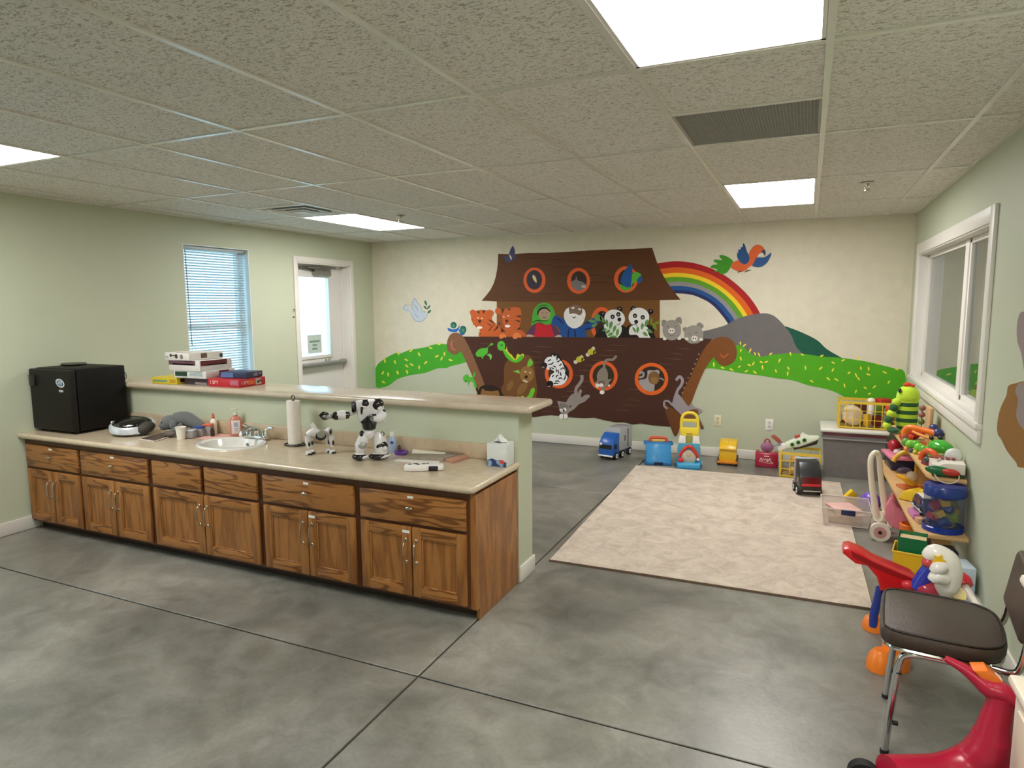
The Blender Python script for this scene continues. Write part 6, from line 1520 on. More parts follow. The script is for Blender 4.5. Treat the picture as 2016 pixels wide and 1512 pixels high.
o = MB().lathe([(0.0, 0.03), (0.06, 0.025), (0.095, 0.0), (0.10, -0.004), (0.09, 0.004), (0.055, 0.036), (0, 0.042)], n=26).build('toy_bowl', mat((226, 206, 178), 0.5)); o.location = (0.415, 6.745, CZ + 0.105); o.rotation_euler = (math.radians(62), 0.3, 0.2); tag(o, 'cream toy bowl leaning in the upper crate', 'toy bowl')
t = thing('toy_bottle', 'white toy bottle standing in the upper crate', 'toy bottle', (0.565, 6.815, CZ))
MB().lathe([(0, 0), (0.03, 0), (0.034, 0.10), (0.03, 0.19), (0.018, 0.215), (0, 0.215)], n=18).build('bottle_body', WHITE, t); MB().ell((0, 0, 0.235), (0.036, 0.034, 0.03), 14).build('bottle_cap', CREAMP, t)
for (x, y, z, r, c, lab) in ((0.375, 6.885, 0.05, (0.04, 0.03, 0.045), (116, 28, 34), 'dark red toy block at the left of the upper crate'), (0.53, 6.70, 0.07, (0.026, 0.022, 0.055), (222, 178, 50), 'yellow toy block in the upper crate'), (0.615, 6.75, 0.06, (0.04, 0.035, 0.05), (112, 24, 30), 'dark red toy block beside the white bottle'), (0.625, 6.75, 0.16, (0.034, 0.03, 0.04), (90, 120, 40), 'green toy block on top in the upper crate'), (0.71, 6.74, 0.165, (0.03, 0.03, 0.06), (226, 92, 40), 'orange toy block at the right of the upper crate'), (0.66, 6.86, 0.21, (0.06, 0.05, 0.045), (186, 44, 40), 'red toy block heaped above the upper crate rim'), (0.48, 6.875, 0.10, (0.05, 0.035, 0.09), (100, 44, 40), 'brown toy block at the back of the upper crate'), (0.71, 6.75, 0.055, (0.03, 0.03, 0.05), (40, 40, 66), 'navy toy block low in the upper crate')):
    o = MB().box(-r[0], r[0], -r[1], r[1], -r[2], r[2], bev=min(r) * 0.35).build('toy_block', plastic(c)); o.location = (x, y, CZ + z + 0.004); o.rotation_euler = (0, 0, x * 7 % 1.0); tag(o, lab, 'toy block', 'toy blocks in the upper crate')

# ------------------------------------------------------------------ low bin on the carpet
t = thing('storage_bin', 'low open clear plastic bin with navy latch at the carpet edge', 'storage bin', (0.31, 5.27, 0.0135))
w, d = 0.16, 0.18
b = MB(); tub_walls(b, w, d, 0.002, 0.125, 0.88); b.build('bin_wall', clear((232, 222, 214), 0.5, 0.25), t, angle=0)
b = MB().tube([(-w, -d, 0.125), (w, -d, 0.125), (w, d, 0.125), (-w, d, 0.125)], 0.006, 8, closed=True); b.build('bin_rim', clear((232, 222, 214), 0.7, 0.25), t)
MB().box(-0.035, 0.055, -d - 0.012, -d - 0.002, 0.09, 0.128, bev=0.004).build('bin_latch', plastic((30, 36, 84)), t)
for k, (x, y, z, sx, sy, sz, c) in enumerate(((0.0, 0.0, 0.03, 0.11, 0.12, 0.022, (160, 128, 100)), (0.02, -0.02, 0.064, 0.09, 0.10, 0.010, (206, 176, 160)), (-0.01, 0.02, 0.086, 0.09, 0.10, 0.010, (222, 178, 170)))):
    MB().at((x, y, z), (0, 0, 0.2 * k)).box(-sx, sx, -sy, sy, -sz, sz, bev=0.004).build('bin_contents', mat(c, 0.6, var=0.1), t)
# ------------------------------------------------------------------ wooden wall shelf and its toys
ZT, ZL = 0.617, 0.327
SHW = mat((206, 166, 112), 0.5, var=0.10, vscale=6)
t = thing('toy_shelf', 'low pale wooden two-board shelf along the right wall under the window', 'shelf', (0, 0, 0))
MB().prism([(0.662, 4.36), (0.69, 4.27), (XR - 0.016, 4.27), (XR - 0.016, 6.02), (0.63, 6.02)], ZT - 0.02, ZT, 'xy', bev=0.002).build('top_board', SHW, t)
MB().prism([(0.60, 4.20), (0.63, 4.13), (XR - 0.016, 4.13), (XR - 0.016, 6.02), (0.565, 6.02)], ZL - 0.02, ZL, 'xy', bev=0.002).build('lower_board', SHW, t)
for y in (4.56, 5.30, 6.0):
    MB().box(0.745, XR - 0.016, y - 0.009, y + 0.009, 0.002, ZL - 0.0205).box(0.745, XR - 0.016, y - 0.009, y + 0.009, ZL + 0.0005, ZT - 0.0205).build('upright', SHW, t)
def st(px, py): return on_z(px, py, ZT)
def sl_(px, py): return on_z(px, py, ZL)
# green striped plush monster
p = st(1764, 852); p = Vector((0.715, 5.70, ZT))
t = thing('plush_monster', 'tall green striped plush creature with lime head and red crest', 'plush toy', p, face_cam(p, 0.1))
LIME = mat((186, 220, 48), 0.9, var=0.06, vscale=40, bump=0.25, bscale=260, sheen=0.3); DGRN = mat((28, 84, 40), 0.9, var=0.06, vscale=40, bump=0.25, bscale=260, sheen=0.3); MGRN = mat((120, 180, 60), 0.9, var=0.06, bump=0.25, bscale=260)
b = MB(); prof = [(0.0, 0.012), (0.05, 0.012), (0.062, 0.03), (0.068, 0.055), (0.072, 0.085), (0.073, 0.115), (0.073, 0.145), (0.072, 0.175), (0.072, 0.205), (0.072, 0.235), (0.073, 0.255)]
for k in range(len(prof) - 1):
    b.use(k % 2).lathe([prof[k], prof[k + 1]], n=22, sx=1.0, sy=0.75)
b.build('plush_body', [DGRN, LIME], t, angle=70)
MB().lathe([(0.074, 0.2555), (0.079, 0.27), (0.074, 0.305), (0.058, 0.34), (0.03, 0.358), (0, 0.362)], n=22, sx=1, sy=0.78).build('plush_head', LIME, t, angle=70)
MB().ell((-0.01, -0.01, 0.368), (0.03, 0.02, 0.018), 12).ell((0.02, -0.01, 0.362), (0.02, 0.02, 0.014), 10).build('crest', mat((206, 70, 36), 0.9), t)
MB().ell((-0.06, -0.04, 0.325), (0.012, 0.012, 0.02), 10).build('eye', BLACK, t)
ar = MB(); P_ = [(-0.075, -0.03, 0.235), (-0.095, -0.04, 0.19), (-0.11, -0.045, 0.145), (-0.122, -0.05, 0.10), (-0.13, -0.05, 0.055)]
for k, q_ in enumerate(P_): ar.use(k % 2).ell(q_, (0.032, 0.03, 0.032), 12)
ar.build('plush_arm', [LIME, DGRN], t, angle=70)
for (x, c) in ((-0.09, 0), (0.01, 1)): MB().ell((x, -0.06, 0.024), (0.042, 0.055, 0.024), 14).build('plush_foot', (DGRN, MGRN)[c], t)
# wooden bead board behind
p = Vector((0.80, 5.30, ZT))
t = thing('bead_board', 'upright wooden bead toy leaning on the wall under the window', 'wooden toy', p, math.radians(2))
MB().box(-0.012, 0.012, -0.075, 0.075, 0.001, 0.262, bev=0.008).build('board', mat((196, 158, 116), 0.5, var=0.08), t)
for k, (y, z, c) in enumerate(((0.085, 0.24, (140, 96, 84)), (0.09, 0.19, (150, 90, 74)), (0.09, 0.14, (90, 110, 40)), (0.06, 0.06, (176, 40, 44)), (0.09, 0.08, (200, 100, 60)))):
    MB().ell((-0.03, y, z), (0.022, 0.022, 0.022), 12).build('bead', plastic(c), t)
MB().tube([(-0.03, 0.085, 0.25), (-0.032, 0.09, 0.15), (-0.03, 0.06, 0.05)], 0.003, 6).build('bead_wire', WIRE, t)
blob('toy_ball', (0.735, 5.45, ZT + 0.046), (0.045, 0.045, 0.045), plastic((176, 34, 44)), 'dark red toy ball behind the orange bridge', 'toy ball')
blob('toy_ball', (0.69, 5.54, ZT + 0.03), (0.03, 0.03, 0.03), plastic((120, 150, 50)), 'olive green toy ball beside the striped plush', 'toy ball')
# orange bridge toy with blue knobs
p = st(1818, 868); p = Vector((0.745, 5.12, ZT))
t = thing('toy_bridge', 'orange plastic arched toy with blue wheels on the top board', 'toy', p, math.radians(-30))
MB().tube([(-0.10, 0, 0.02), (-0.115, 0, 0.09), (-0.09, 0, 0.13), (0, 0, 0.125), (0.075, 0, 0.115)], 0.018, 10, smooth=4, radii=[0.022, 0.024, 0.022, 0.018, 0.022]).build('arch', ORG, t)
MB().tube([(-0.06, -0.02, 0.11), (0.0, -0.035, 0.095), (0.08, -0.05, 0.085)], 0.009, 8, smooth=3).build('arm', plastic((244, 160, 80)), t)
for (x, y, z, r) in ((0.045, 0.04, 0.14, 0.03), (0.085, 0.01, 0.115, 0.034), (0.075, -0.03, 0.055, 0.03)): MB().ell((x, y, z), (r, r, r), 14).build('blue_knob', plastic((48, 52, 104)), t)
MB().ell((0.0, 0.02, 0.022), (0.10, 0.055, 0.022), 16).build('base', plastic((214, 120, 60)), t)
MB().ell((-0.1, -0.03, 0.055), (0.016, 0.012, 0.03), 10).build('spot', plastic((120, 60, 80)), t)
o = MB().lathe([(0, 0.001), (0.035, 0.001), (0.05, 0.035), (0.044, 0.04), (0.03, 0.012), (0, 0.012)], n=20).build('toy_bowl', plastic((206, 66, 38))); o.location = (0.68, 5.38, ZT); tag(o, 'small red orange toy bowl at the shelf front', 'toy bowl')
o = MB().lathe([(0, 0.001), (0.032, 0.001), (0.036, 0.06), (0.03, 0.095), (0.014, 0.11), (0, 0.11)], n=20).build('toy_jar', clear((206, 180, 90), 0.6)); o.location = (0.79, 4.98, ZT); tag(o, 'clear yellow toy jar behind the caterpillar', 'toy jar')
# caterpillar
t = thing('toy_caterpillar', 'bright green toy caterpillar with dangling feet on the top board', 'toy', (0.70, 4.92, ZT), math.radians(-62))
for k in range(5):
    s_ = MB().ell((-0.09 + 0.045 * k, 0.006 * math.sin(k * 2), 0.045 + 0.008 * math.sin(k * 1.7)), (0.029, 0.03, 0.030), 14).build('segment', (plastic((120, 196, 52)), plastic((84, 170, 44)))[k % 2], t)
    MB().ell((-0.09 + 0.045 * k, -0.026, 0.014), (0.015, 0.017, 0.0135), 10).build('foot', (plastic((240, 140, 70)), plastic((92, 76, 112)), plastic((206, 206, 70)))[k % 3], s_)
MB().ell((-0.135, 0, 0.05), (0.026, 0.028, 0.028), 14).build('head', plastic((96, 150, 60)), t)
# frog car
t = thing('toy_frog_car', 'glossy green toy frog car near the window wall', 'toy car', (0.775, 4.68, ZT), math.radians(-70), scale=1.2)
MB().ell((0, 0, 0.085), (0.07, 0.05, 0.036), 18).build('car_top', plastic((66, 176, 52), 0.2), t)
MB().ell((0.0, 0, 0.036), (0.062, 0.048, 0.034), 18).build('car_base', plastic((120, 190, 90), 0.2), t)
MB().box(-0.05, 0.05, -0.052, 0.052, 0.05, 0.062, bev=0.005).build('car_band', mat((214, 206, 150), 0.4), t)
for s in (-1, 1): MB().ell((-0.045, s * 0.022, 0.122), (0.012, 0.012, 0.012), 10).build('eye', BLACK, t)
MB().ell((-0.08, 0, 0.075), (0.02, 0.022, 0.018), 12).build('nose', plastic((226, 130, 60)), t)
# orange and purple toy phone base
t = thing('toy_telephone', 'orange and purple toy telephone base on the top board', 'toy phone', (0.715, 4.60, ZT), math.radians(-55))
MB().tube([(-0.07, 0, 0.02), (-0.05, 0, 0.07), (0, 0, 0.085), (0.045, 0, 0.06), (0.06, 0, 0.02)], 0.018, 10, smooth=4).build('arch', plastic((222, 92, 40)), t)
MB().box(-0.05, 0.05, -0.03, 0.03, 0.001, 0.05, bev=0.012, taper=(0.7, 0.7)).build('base', plastic((140, 44, 78)), t)
MB().ell((0, -0.03, 0.035), (0.022, 0.012, 0.018), 12).build('dial', plastic((60, 84, 70)), t)
# white till with green and red scanner and cord
t = thing('toy_cash_register', 'white toy cash register with green and red scanner at the shelf end', 'toy register', (0.757, 4.42, ZT), math.radians(-4))
MB().prism([(-0.07, 0.02), (-0.07, 0.07), (-0.035, 0.065), (-0.01, 0.08), (0.09, 0.08), (0.09, 0.02)], -0.115, 0.07, 'xz', bev=0.006).build('register_body', mat((226, 220, 208), 0.4), t)
MB().box(-0.068, 0.09, -0.118, 0.07, 0.001, 0.02, bev=0.004).build('register_base', plastic((24, 62, 40)), t)
MB().ell((-0.03, -0.125, 0.035), (0.075, 0.016, 0.026), 16, (0, 0.12, 0)).build('green_scanner', plastic((30, 108, 58)), t)
MB().ell((0.02, -0.138, 0.035), (0.045, 0.012, 0.020), 16, (0, 0.1, 0)).build('red_panel', plastic((196, 56, 44)), t)
MB().ell((0.045, 0.03, 0.098), (0.045, 0.03, 0.045), 18).build('paper_drum', mat((222, 222, 220), 0.4), t)
b = MB()
for i in range(4):
    for j in range(2): b.box(-0.05 + 0.027 * i, -0.03 + 0.027 * i, -0.02 + 0.03 * j, 0.002 + 0.03 * j, 0.082, 0.094, bev=0.003)
b.build('keys', plastic((146, 66, 70)), t)
MB().tube([(-0.06, -0.12, 0.02), (-0.03, -0.17, -0.012), (0.02, -0.175, -0.018), (0.055, -0.155, 0.0), (0.06, -0.125, 0.02)], 0.0035, 6, smooth=6).build('cord', mat((222, 208, 186), 0.5), t)
# lower board
def board_box(name, loc, size, rz, m, lab, cat, bev=0.004):
    o = MB().box(-size[0], size[0], -size[1], size[1], 0.0006, size[2], bev=bev).build(name, m); o.location = loc; o.rotation_euler = (0, 0, rz); return tag(o, lab, cat)
board_box('toy_keyboard', (0.705, 5.78, ZL), (0.09, 0.12, 0.10), 0.1, plastic((24, 34, 76)), 'dark blue toy box at the far end of the lower board', 'toy box', 0.008)
board_box('pink_board', (0.70, 5.72, ZL + 0.101), (0.11, 0.16, 0.022), 0.12, plastic((226, 130, 160)), 'flat pink toy board on the dark blue box', 'toy board')
blob('toy_ball', (0.655, 5.80, ZL + 0.124 + 0.045), (0.045, 0.045, 0.045), plastic((166, 26, 44)), 'crimson toy ball on the pink board', 'toy ball')
blob('toy_ball', (0.70, 5.84, ZL + 0.124 + 0.034), (0.034, 0.034, 0.034), plastic((206, 72, 50)), 'red orange toy ball on the pink board', 'toy ball')
blob('toy_ball', (0.665, 5.66, ZL + 0.124 + 0.022), (0.03, 0.024, 0.022), plastic((222, 214, 210)), 'small white toy egg on the pink board', 'toy egg')
blob('toy_ball', (0.70, 5.70, ZL + 0.124 + 0.024), (0.034, 0.03, 0.024), plastic((110, 96, 108)), 'small grey toy egg on the pink board', 'toy egg')
# yellow crane
t = thing('toy_crane', 'yellow toy crane with clear ball hanging between the shelf boards', 'toy crane', (0.705, 5.15, ZL), math.radians(20))
MB().cyl((0.02, 0, 0.0), (0.02, 0, 0.255), 0.012, n=12).build('mast', plastic((206, 160, 44)), t)
MB().tube([(0.02, 0, 0.235), (-0.05, 0.02, 0.25), (-0.10, 0.03, 0.215), (-0.12, 0.03, 0.18)], 0.016, 10, smooth=4).build('boom', plastic((216, 168, 52)), t)
MB().tube([(-0.12, -0.02, 0.10), (-0.08, -0.05, 0.08), (-0.04, -0.05, 0.05), (0.0, -0.04, 0.04)], 0.016, 10, smooth=4, radii=[0.008, 0.018, 0.018, 0.012]).build('lower_arm', plastic((232, 172, 36)), t)
MB().ell((-0.02, -0.02, 0.09), (0.036, 0.036, 0.036), 16).build('clear_ball', clear((222, 210, 190), 0.4, 0.05), t)
MB().ell((-0.05, 0.02, 0.12), (0.05, 0.025, 0.022), 14).build('grey_cab', plastic((92, 84, 104)), t)
MB().box(-0.08, 0.08, -0.06, 0.06, 0.001, 0.018, bev=0.006).build('crane_base', plastic((206, 110, 60)), t)
t = thing('toy_scoop', 'yellow plastic toy scoop lying on the lower board', 'toy scoop', (0.685, 4.82, ZL), math.radians(-35))
MB().prism([(-0.09, 0.001), (-0.06, 0.06), (0.0, 0.085), (0.05, 0.06), (0.06, 0.001)], -0.05, 0.05, 'xz', bev=0.012).build('scoop_bowl', plastic((232, 196, 40)), t)
MB().tube([(0.03, 0, 0.06), (0.09, 0.01, 0.085), (0.13, 0.02, 0.07)], 0.014, 8, smooth=3, radii=[0.024, 0.014, 0.012]).build('scoop_handle', plastic((232, 196, 40)), t)
# navy toy car and boards
t = thing('toy_car', 'navy blue toy car with white roof edge on the lower board', 'toy car', (0.715, 4.57, ZL), math.radians(-82))
MB().prism([(-0.10, 0.02), (-0.10, 0.06), (-0.06, 0.10), (0.07, 0.105), (0.10, 0.06), (0.10, 0.02)], -0.06, 0.06, 'xz', bev=0.010).build('car_body', plastic((30, 42, 84)), t)
MB().box(-0.05, 0.075, -0.05, 0.05, 0.104, 0.114, bev=0.004).build('roof', CREAMP, t)
MB().box(-0.04, 0.06, -0.0625, -0.058, 0.066, 0.092).build('window', mat((110, 24, 34), 0.1), t)
MB().tube([(-0.11, -0.066, 0.03), (0.11, -0.066, 0.03)], 0.005, 6).build('trim', LGREY, t)
for x in (-0.06, 0.06):
    for s in (-1, 1): wheel(t, (x, s * 0.055, 0.026), 0.0255, 0.018, axis=(0, 1, 0))
board_box('toy_tray', (0.628, 4.46, ZL), (0.018, 0.07, 0.035), 0.1, plastic((196, 120, 176)), 'lilac toy tray in front of the navy car', 'toy tray')
board_box('wood_block', (0.655, 4.345, ZL), (0.03, 0.028, 0.03), 0.2, mat((206, 160, 120), 0.5), 'plain wooden block beside the tub of bricks', 'block')
# tub of bricks
t = thing('brick_tub', 'clear round tub of coloured building bricks with blue lid at shelf end', 'tub', (0.742, 4.255, ZL))
MB().lathe([(0.0, 0.001), (0.094, 0.001), (0.099, 0.02), (0.099, 0.205)], n=36).build('tub_wall', clear((150, 165, 200), 0.12, 0.06), t)
MB().lathe([(0.0, 0.0012), (0.101, 0.0012), (0.103, 0.028), (0.097, 0.032)], n=36).build('tub_base', clear((24, 60, 170), 0.8, 0.1), t)
MB().lathe([(0.100, 0.200), (0.104, 0.205), (0.104, 0.25), (0.096, 0.262), (0.0, 0.264)], n=36).build('tub_lid', plastic((22, 50, 128)), t)
BRK = [(226, 178, 40), (40, 70, 150), (40, 70, 150), (60, 140, 70), (186, 40, 44), (180, 190, 60), (48, 60, 130), (226, 178, 40)]
rb = random.Random(3)
for k in range(17):
    an = k * 2.399; r = 0.035 + 0.024 * ((k * 7) % 10) / 10; z = 0.032 + 0.0092 * k
    MB().at((r * math.cos(an), r * math.sin(an), z), (rb.uniform(-.6, .6), rb.uniform(-.6, .6), rb.uniform(0, 3))).box(-0.032, 0.032, -0.02, 0.02, -0.012, 0.024, bev=0.002, seg=1).build('brick', plastic(BRK[k % 8]), t)

# ------------------------------------------------------------------ floor things by the shelf
p = on_z(1732, 1061); k = mpp(p); u = k / 6.871; a = face_cam(p)
t = thing('doll_stroller', 'white and pink toy stroller with tall white push handle', 'toy stroller', (p.x, p.y, 0), a)
def Q(x, y, dep=0.0): return Vector(((x - 905) * u, dep, max(0.0, (1392 - y) * u)))
MB().tube([Q(850, 1090, 0.0), Q(800, 800, -0.01), Q(752, 480, -0.01), Q(745, 290, -0.005), Q(795, 215, 0.01), Q(838, 290, 0.03), Q(880, 620, 0.05), Q(945, 980, 0.06), Q(985, 1090, 0.07)], 0.02, 10, smooth=5, radii=[0.024, 0.021, 0.019, 0.018, 0.018, 0.018, 0.018, 0.023, 0.026]).build('handle', CREAMP, t)
MB().tube([Q(870, 1080, 0.0), Q(960, 1130, 0.05), Q(1080, 1180, 0.08), Q(1200, 1260, 0.12)], 0.03, 12, smooth=4, radii=[0.04, 0.045, 0.038, 0.03]).ell(Q(1020, 1140, -0.03), (0.022, 0.02, 0.04), 12).build('chassis', CREAMP, t)
b = MB(); pts = [(940, 950), (975, 840), (1010, 770), (1045, 800), (1080, 880), (1150, 930), (1230, 985), (1230, 1150), (1160, 1200), (1000, 1140)]
b.prism([((x - 905) * u, (1392 - y) * u) for x, y in pts], -0.07, 0.09, 'xz', bev=0.014, smooth=2).build('seat_shell', PINK, t)
MB().prism([((x - 905) * u, (1392 - y) * u) for x, y in [(1040, 820), (1075, 890), (1140, 940), (1210, 985), (1200, 970), (1060, 800)]], -0.05, 0.07, 'xz', bev=0.004).build('seat_inner', plastic((160, 70, 74)), t)
for dep in (-0.035, 0.17):
    wheel(t, Q(905, 1270, dep), 125 * u, 0.04, axis=(0, 1, 0), tyre=mat((236, 230, 216), 0.4), hub=plastic((206, 150, 150)))
# toys on the floor behind the stroller
blob('toy_ball', (0.50, 5.62, 0.075), (0.075, 0.07, 0.075), mat((120, 84, 190), 0.25, var=0.4, vscale=30), 'purple and blue toy ball on the floor behind the stroller', 'toy ball')
t = thing('toy_shovel', 'yellow toy shovel on the floor beside the stroller handle', 'toy shovel', (0.375, 5.62, 0), math.radians(20))
MB().prism([(-0.07, 0.10), (-0.01, 0.16), (0.03, 0.12), (0.0, 0.06), (-0.03, 0.05)], -0.03, 0.02, 'xz', bev=0.006).build('shovel_blade', plastic((226, 188, 36)), t)
MB().tube([(0.0, 0, 0.11), (0.03, 0.0, 0.04), (0.03, 0, 0.008)], 0.012, 8).build('shovel_handle', plastic((226, 188, 36)), t)
o = MB().lathe([(0, 0.001), (0.06, 0.001), (0.075, 0.14), (0.07, 0.14), (0.056, 0.01), (0, 0.01)], n=22).build('toy_bucket', plastic((196, 32, 40))); o.location = (0.655, 5.42, 0); tag(o, 'red toy bucket under the shelf behind the stroller', 'bucket')
t = thing('toy_cup', 'orange toy cup beside the stroller under the shelf edge', 'toy cup', (0.66, 4.80, 0))
MB().lathe([(0, 0.001), (0.05, 0.001), (0.055, 0.13), (0.06, 0.175), (0.05, 0.18), (0.042, 0.14), (0, 0.13)], n=22).build('cup_body', plastic((232, 116, 30)), t)
MB().tube([(0.02, -0.05, 0.14), (0.05, -0.07, 0.10), (0.04, -0.055, 0.05)], 0.008, 8, smooth=3).build('cup_handle', plastic((240, 140, 70)), t)
# big nesting blocks
t = thing('nesting_box', 'large open yellow plastic box holding a green block', 'toy box', (0.575, 4.02, 0), math.radians(-10))
b = MB(); w = 0.09; tub_walls(b, w, w, 0.002, 0.27, 0.86); b.build('box_wall', plastic((230, 182, 34)), t, angle=0)
MB().tube([(-w, -w, 0.27), (w, -w, 0.27), (w, w, 0.27), (-w, w, 0.27)], 0.006, 8, closed=True).build('box_rim', plastic((236, 194, 60)), t)
t = thing('nesting_box', 'green open plastic block standing inside the yellow box', 'toy box', (0.572, 4.03, 0.01), math.radians(-10))
b = MB(); w = 0.066; tub_walls(b, w, w, 0.006, 0.335, 0.92); b.build('box_wall', plastic((16, 110, 66)), t, angle=0)
MB().box(-w * 0.94, w * 0.94, -w * 0.94, w * 0.94, 0.31, 0.316).build('box_filling', mat((222, 196, 150), 0.5), t)
o = board_box('nesting_box', (0.73, 4.20, 0), (0.075, 0.06, 0.24), 0.05, plastic((22, 24, 62)), 'tall navy plastic block standing under the shelf end', 'toy box', 0.006)
o = board_box('white_carton', (0.775, 3.95, 0), (0.055, 0.07, 0.25), 0.12, mat((186, 200, 214), 0.5), 'pale blue white carton standing against the right wall', 'carton', 0.004)
# ball drop toy: red ramp on blue legs with orange feet
def W(x, y, Y): return on_y(1640 + x / 5.8167, 1040 + y / 5.8167, Y)
RY = 3.42
t = thing('ball_ramp_toy', 'red plastic ramp toy on blue legs with round orange feet', 'toy', (0, 0, 0))
outl = [(105, 250), (122, 200), (185, 190), (330, 252), (455, 332), (900, 520), (955, 572), (935, 700), (700, 720), (600, 700), (530, 665), (490, 520), (380, 392), (250, 368)]
pp = [W(x, y, RY) for x, y in outl]
MB().prism([(v.x, v.z) for v in pp], RY - 0.05, RY + 0.07, 'xz', bev=0.010).build('ramp', plastic((206, 18, 26)), t)
pp = [W(x, y, RY) for x, y in [(200, 220), (460, 345), (900, 535), (860, 560), (450, 400), (220, 280)]]
MB().prism([(v.x, v.z) for v in pp], RY - 0.054, RY - 0.049, 'xz').build('ramp_groove', plastic((150, 12, 20)), t)
for (a_, b_, Y_) in (((540, 690), (468, 985), 3.50), ((900, 700), (1010, 960), 3.50)):
    q0, q1 = W(a_[0], a_[1], RY + 0.03), W(b_[0], b_[1], Y_)
    MB().tube([q0, q1, Vector((q1.x, q1.y, 0.03))], 0.02, 12).build('leg', plastic((34, 60, 150)), t)
for (px, py, r, h) in ((1722, 1242, 0.055, 0.07), (1733, 1322, 0.055, 0.09), (1762, 1318, 0.06, 0.15)):
    q0 = on_z(px, py); MB().lathe([(r, 0.001), (r * 1.0, h * 0.35), (r * 0.82, h * 0.75), (r * 0.5, h), (0, h * 1.02)], (q0.x, q0.y + r * 0.4, 0), 22).build('foot', plastic((244, 130, 36)), t)
MB().tube([W(960, 690, 3.36), W(1040, 560, 3.36), W(1110, 470, 3.36)], 0.034, 16).build('clear_tube', clear((56, 70, 190), 0.75, 0.08), t)
MB().ell(W(860, 650, 3.36), (0.03, 0.02, 0.022), 14).build('red_button', plastic((214, 50, 60)), t)
MB().ell(W(1080, 690, 3.36), (0.06, 0.05, 0.04), 14).build('ramp_end', clear((206, 70, 90), 0.7), t)
t = thing('white_toy_figure', 'white plastic toy figure with yellow star leaning over the ramp', 'toy', (0, 0, 0))
HY = 3.25
MB().tube([W(1060, 340, HY), W(1160, 290, HY), W(1290, 370, HY), W(1330, 520, HY), W(1300, 680, HY), W(1290, 780, HY)], 0.05, 16, smooth=5, radii=[0.022, 0.042, 0.05, 0.05, 0.046, 0.02]).build('figure_body', mat((236, 232, 222), 0.3, coat=0.3), t)
MB().tube([W(1290, 430, HY - 0.04), W(1200, 460, HY - 0.05), W(1150, 500, HY - 0.05)], 0.024, 12, smooth=3, radii=[0.02, 0.03, 0.02]).build('figure_arm', mat((232, 228, 220), 0.3, coat=0.3), t)
MB().tube([W(1290, 600, HY - 0.04), W(1190, 560, HY - 0.05), W(1140, 600, HY - 0.05)], 0.024, 12, smooth=3, radii=[0.024, 0.032, 0.022]).build('figure_arm', mat((232, 228, 220), 0.3, coat=0.3), t)
c = W(1210, 360, HY - 0.045); kk = 0.028
MB().prism([(c.x + (kk if i % 2 == 0 else kk * 0.5) * math.sin(i * PI / 5 + .4), c.z + (kk if i % 2 == 0 else kk * 0.5) * math.cos(i * PI / 5 + .4)) for i in range(10)], c.y - 0.006, c.y + 0.004, 'xz').build('yellow_star', plastic((232, 190, 40)), t)
MB().ell(W(1090, 390, HY - 0.01), (0.026, 0.026, 0.022), 14).build('red_mouth', plastic((196, 70, 70)), t)
MB().cyl(W(1415, 760, HY + 0.02), W(1415, 760, HY - 0.01), 0.036, n=22).build('yellow_disc', plastic((206, 180, 40)), t)
t = thing('toy_bat', 'red and white toy bat propped against the right wall', 'toy bat', (0, 0, 0))
q0, q1, q2 = W(1460, 520, 3.46), W(1510, 660, 3.42), W(1640, 880, 3.28)
MB().tube([q0, (q0 + q1) / 2, q1], 0.03, 14, radii=[0.018, 0.036, 0.034]).build('bat_head', plastic((196, 30, 44)), t)
MB().tube([q1, q2, Vector((min(q2.x + 0.01, 0.83), q2.y - 0.06, 0.02))], 0.016, 10).build('bat_handle', mat((232, 224, 212), 0.4), t)
# ------------------------------------------------------------------ chair
VINYL = mat((62, 50, 42), 0.38, var=0.10, vscale=60, bump=0.2, bscale=220)
PIPE = mat((30, 24, 20), 0.35)
t = thing('stacking_chair', 'brown vinyl stacking chair with chrome tube frame at the right edge', 'chair', (0.512, 2.70, 0), math.radians(-6))
o2 = [(-0.215, -0.13), (-0.20, -0.185), (-0.15, -0.205), (0.04, -0.205), (0.115, -0.18), (0.155, -0.12), (0.165, 0.0), (0.155, 0.12), (0.115, 0.18), (0.04, 0.205), (-0.15, 0.205), (-0.20, 0.185), (-0.215, 0.13)]
seat = MB().prism(o2, 0.408, 0.465, 'xy', bev=0.018, smooth=3).build('seat', VINYL, t)
sm = [Vector((v.x, v.y, 0)) for v in catmull([(x, y, 0) for x, y in o2], 4, True)]
MB().tube([(v.x * 0.955, v.y * 0.955, 0.465) for v in sm], 0.004, 6, closed=True).build('seat_piping', PIPE, seat)
MB().tube([(v.x * 0.93, v.y * 0.93, 0.401) for v in sm], 0.009, 8, closed=True).build('seat_rail', CHROME, t)
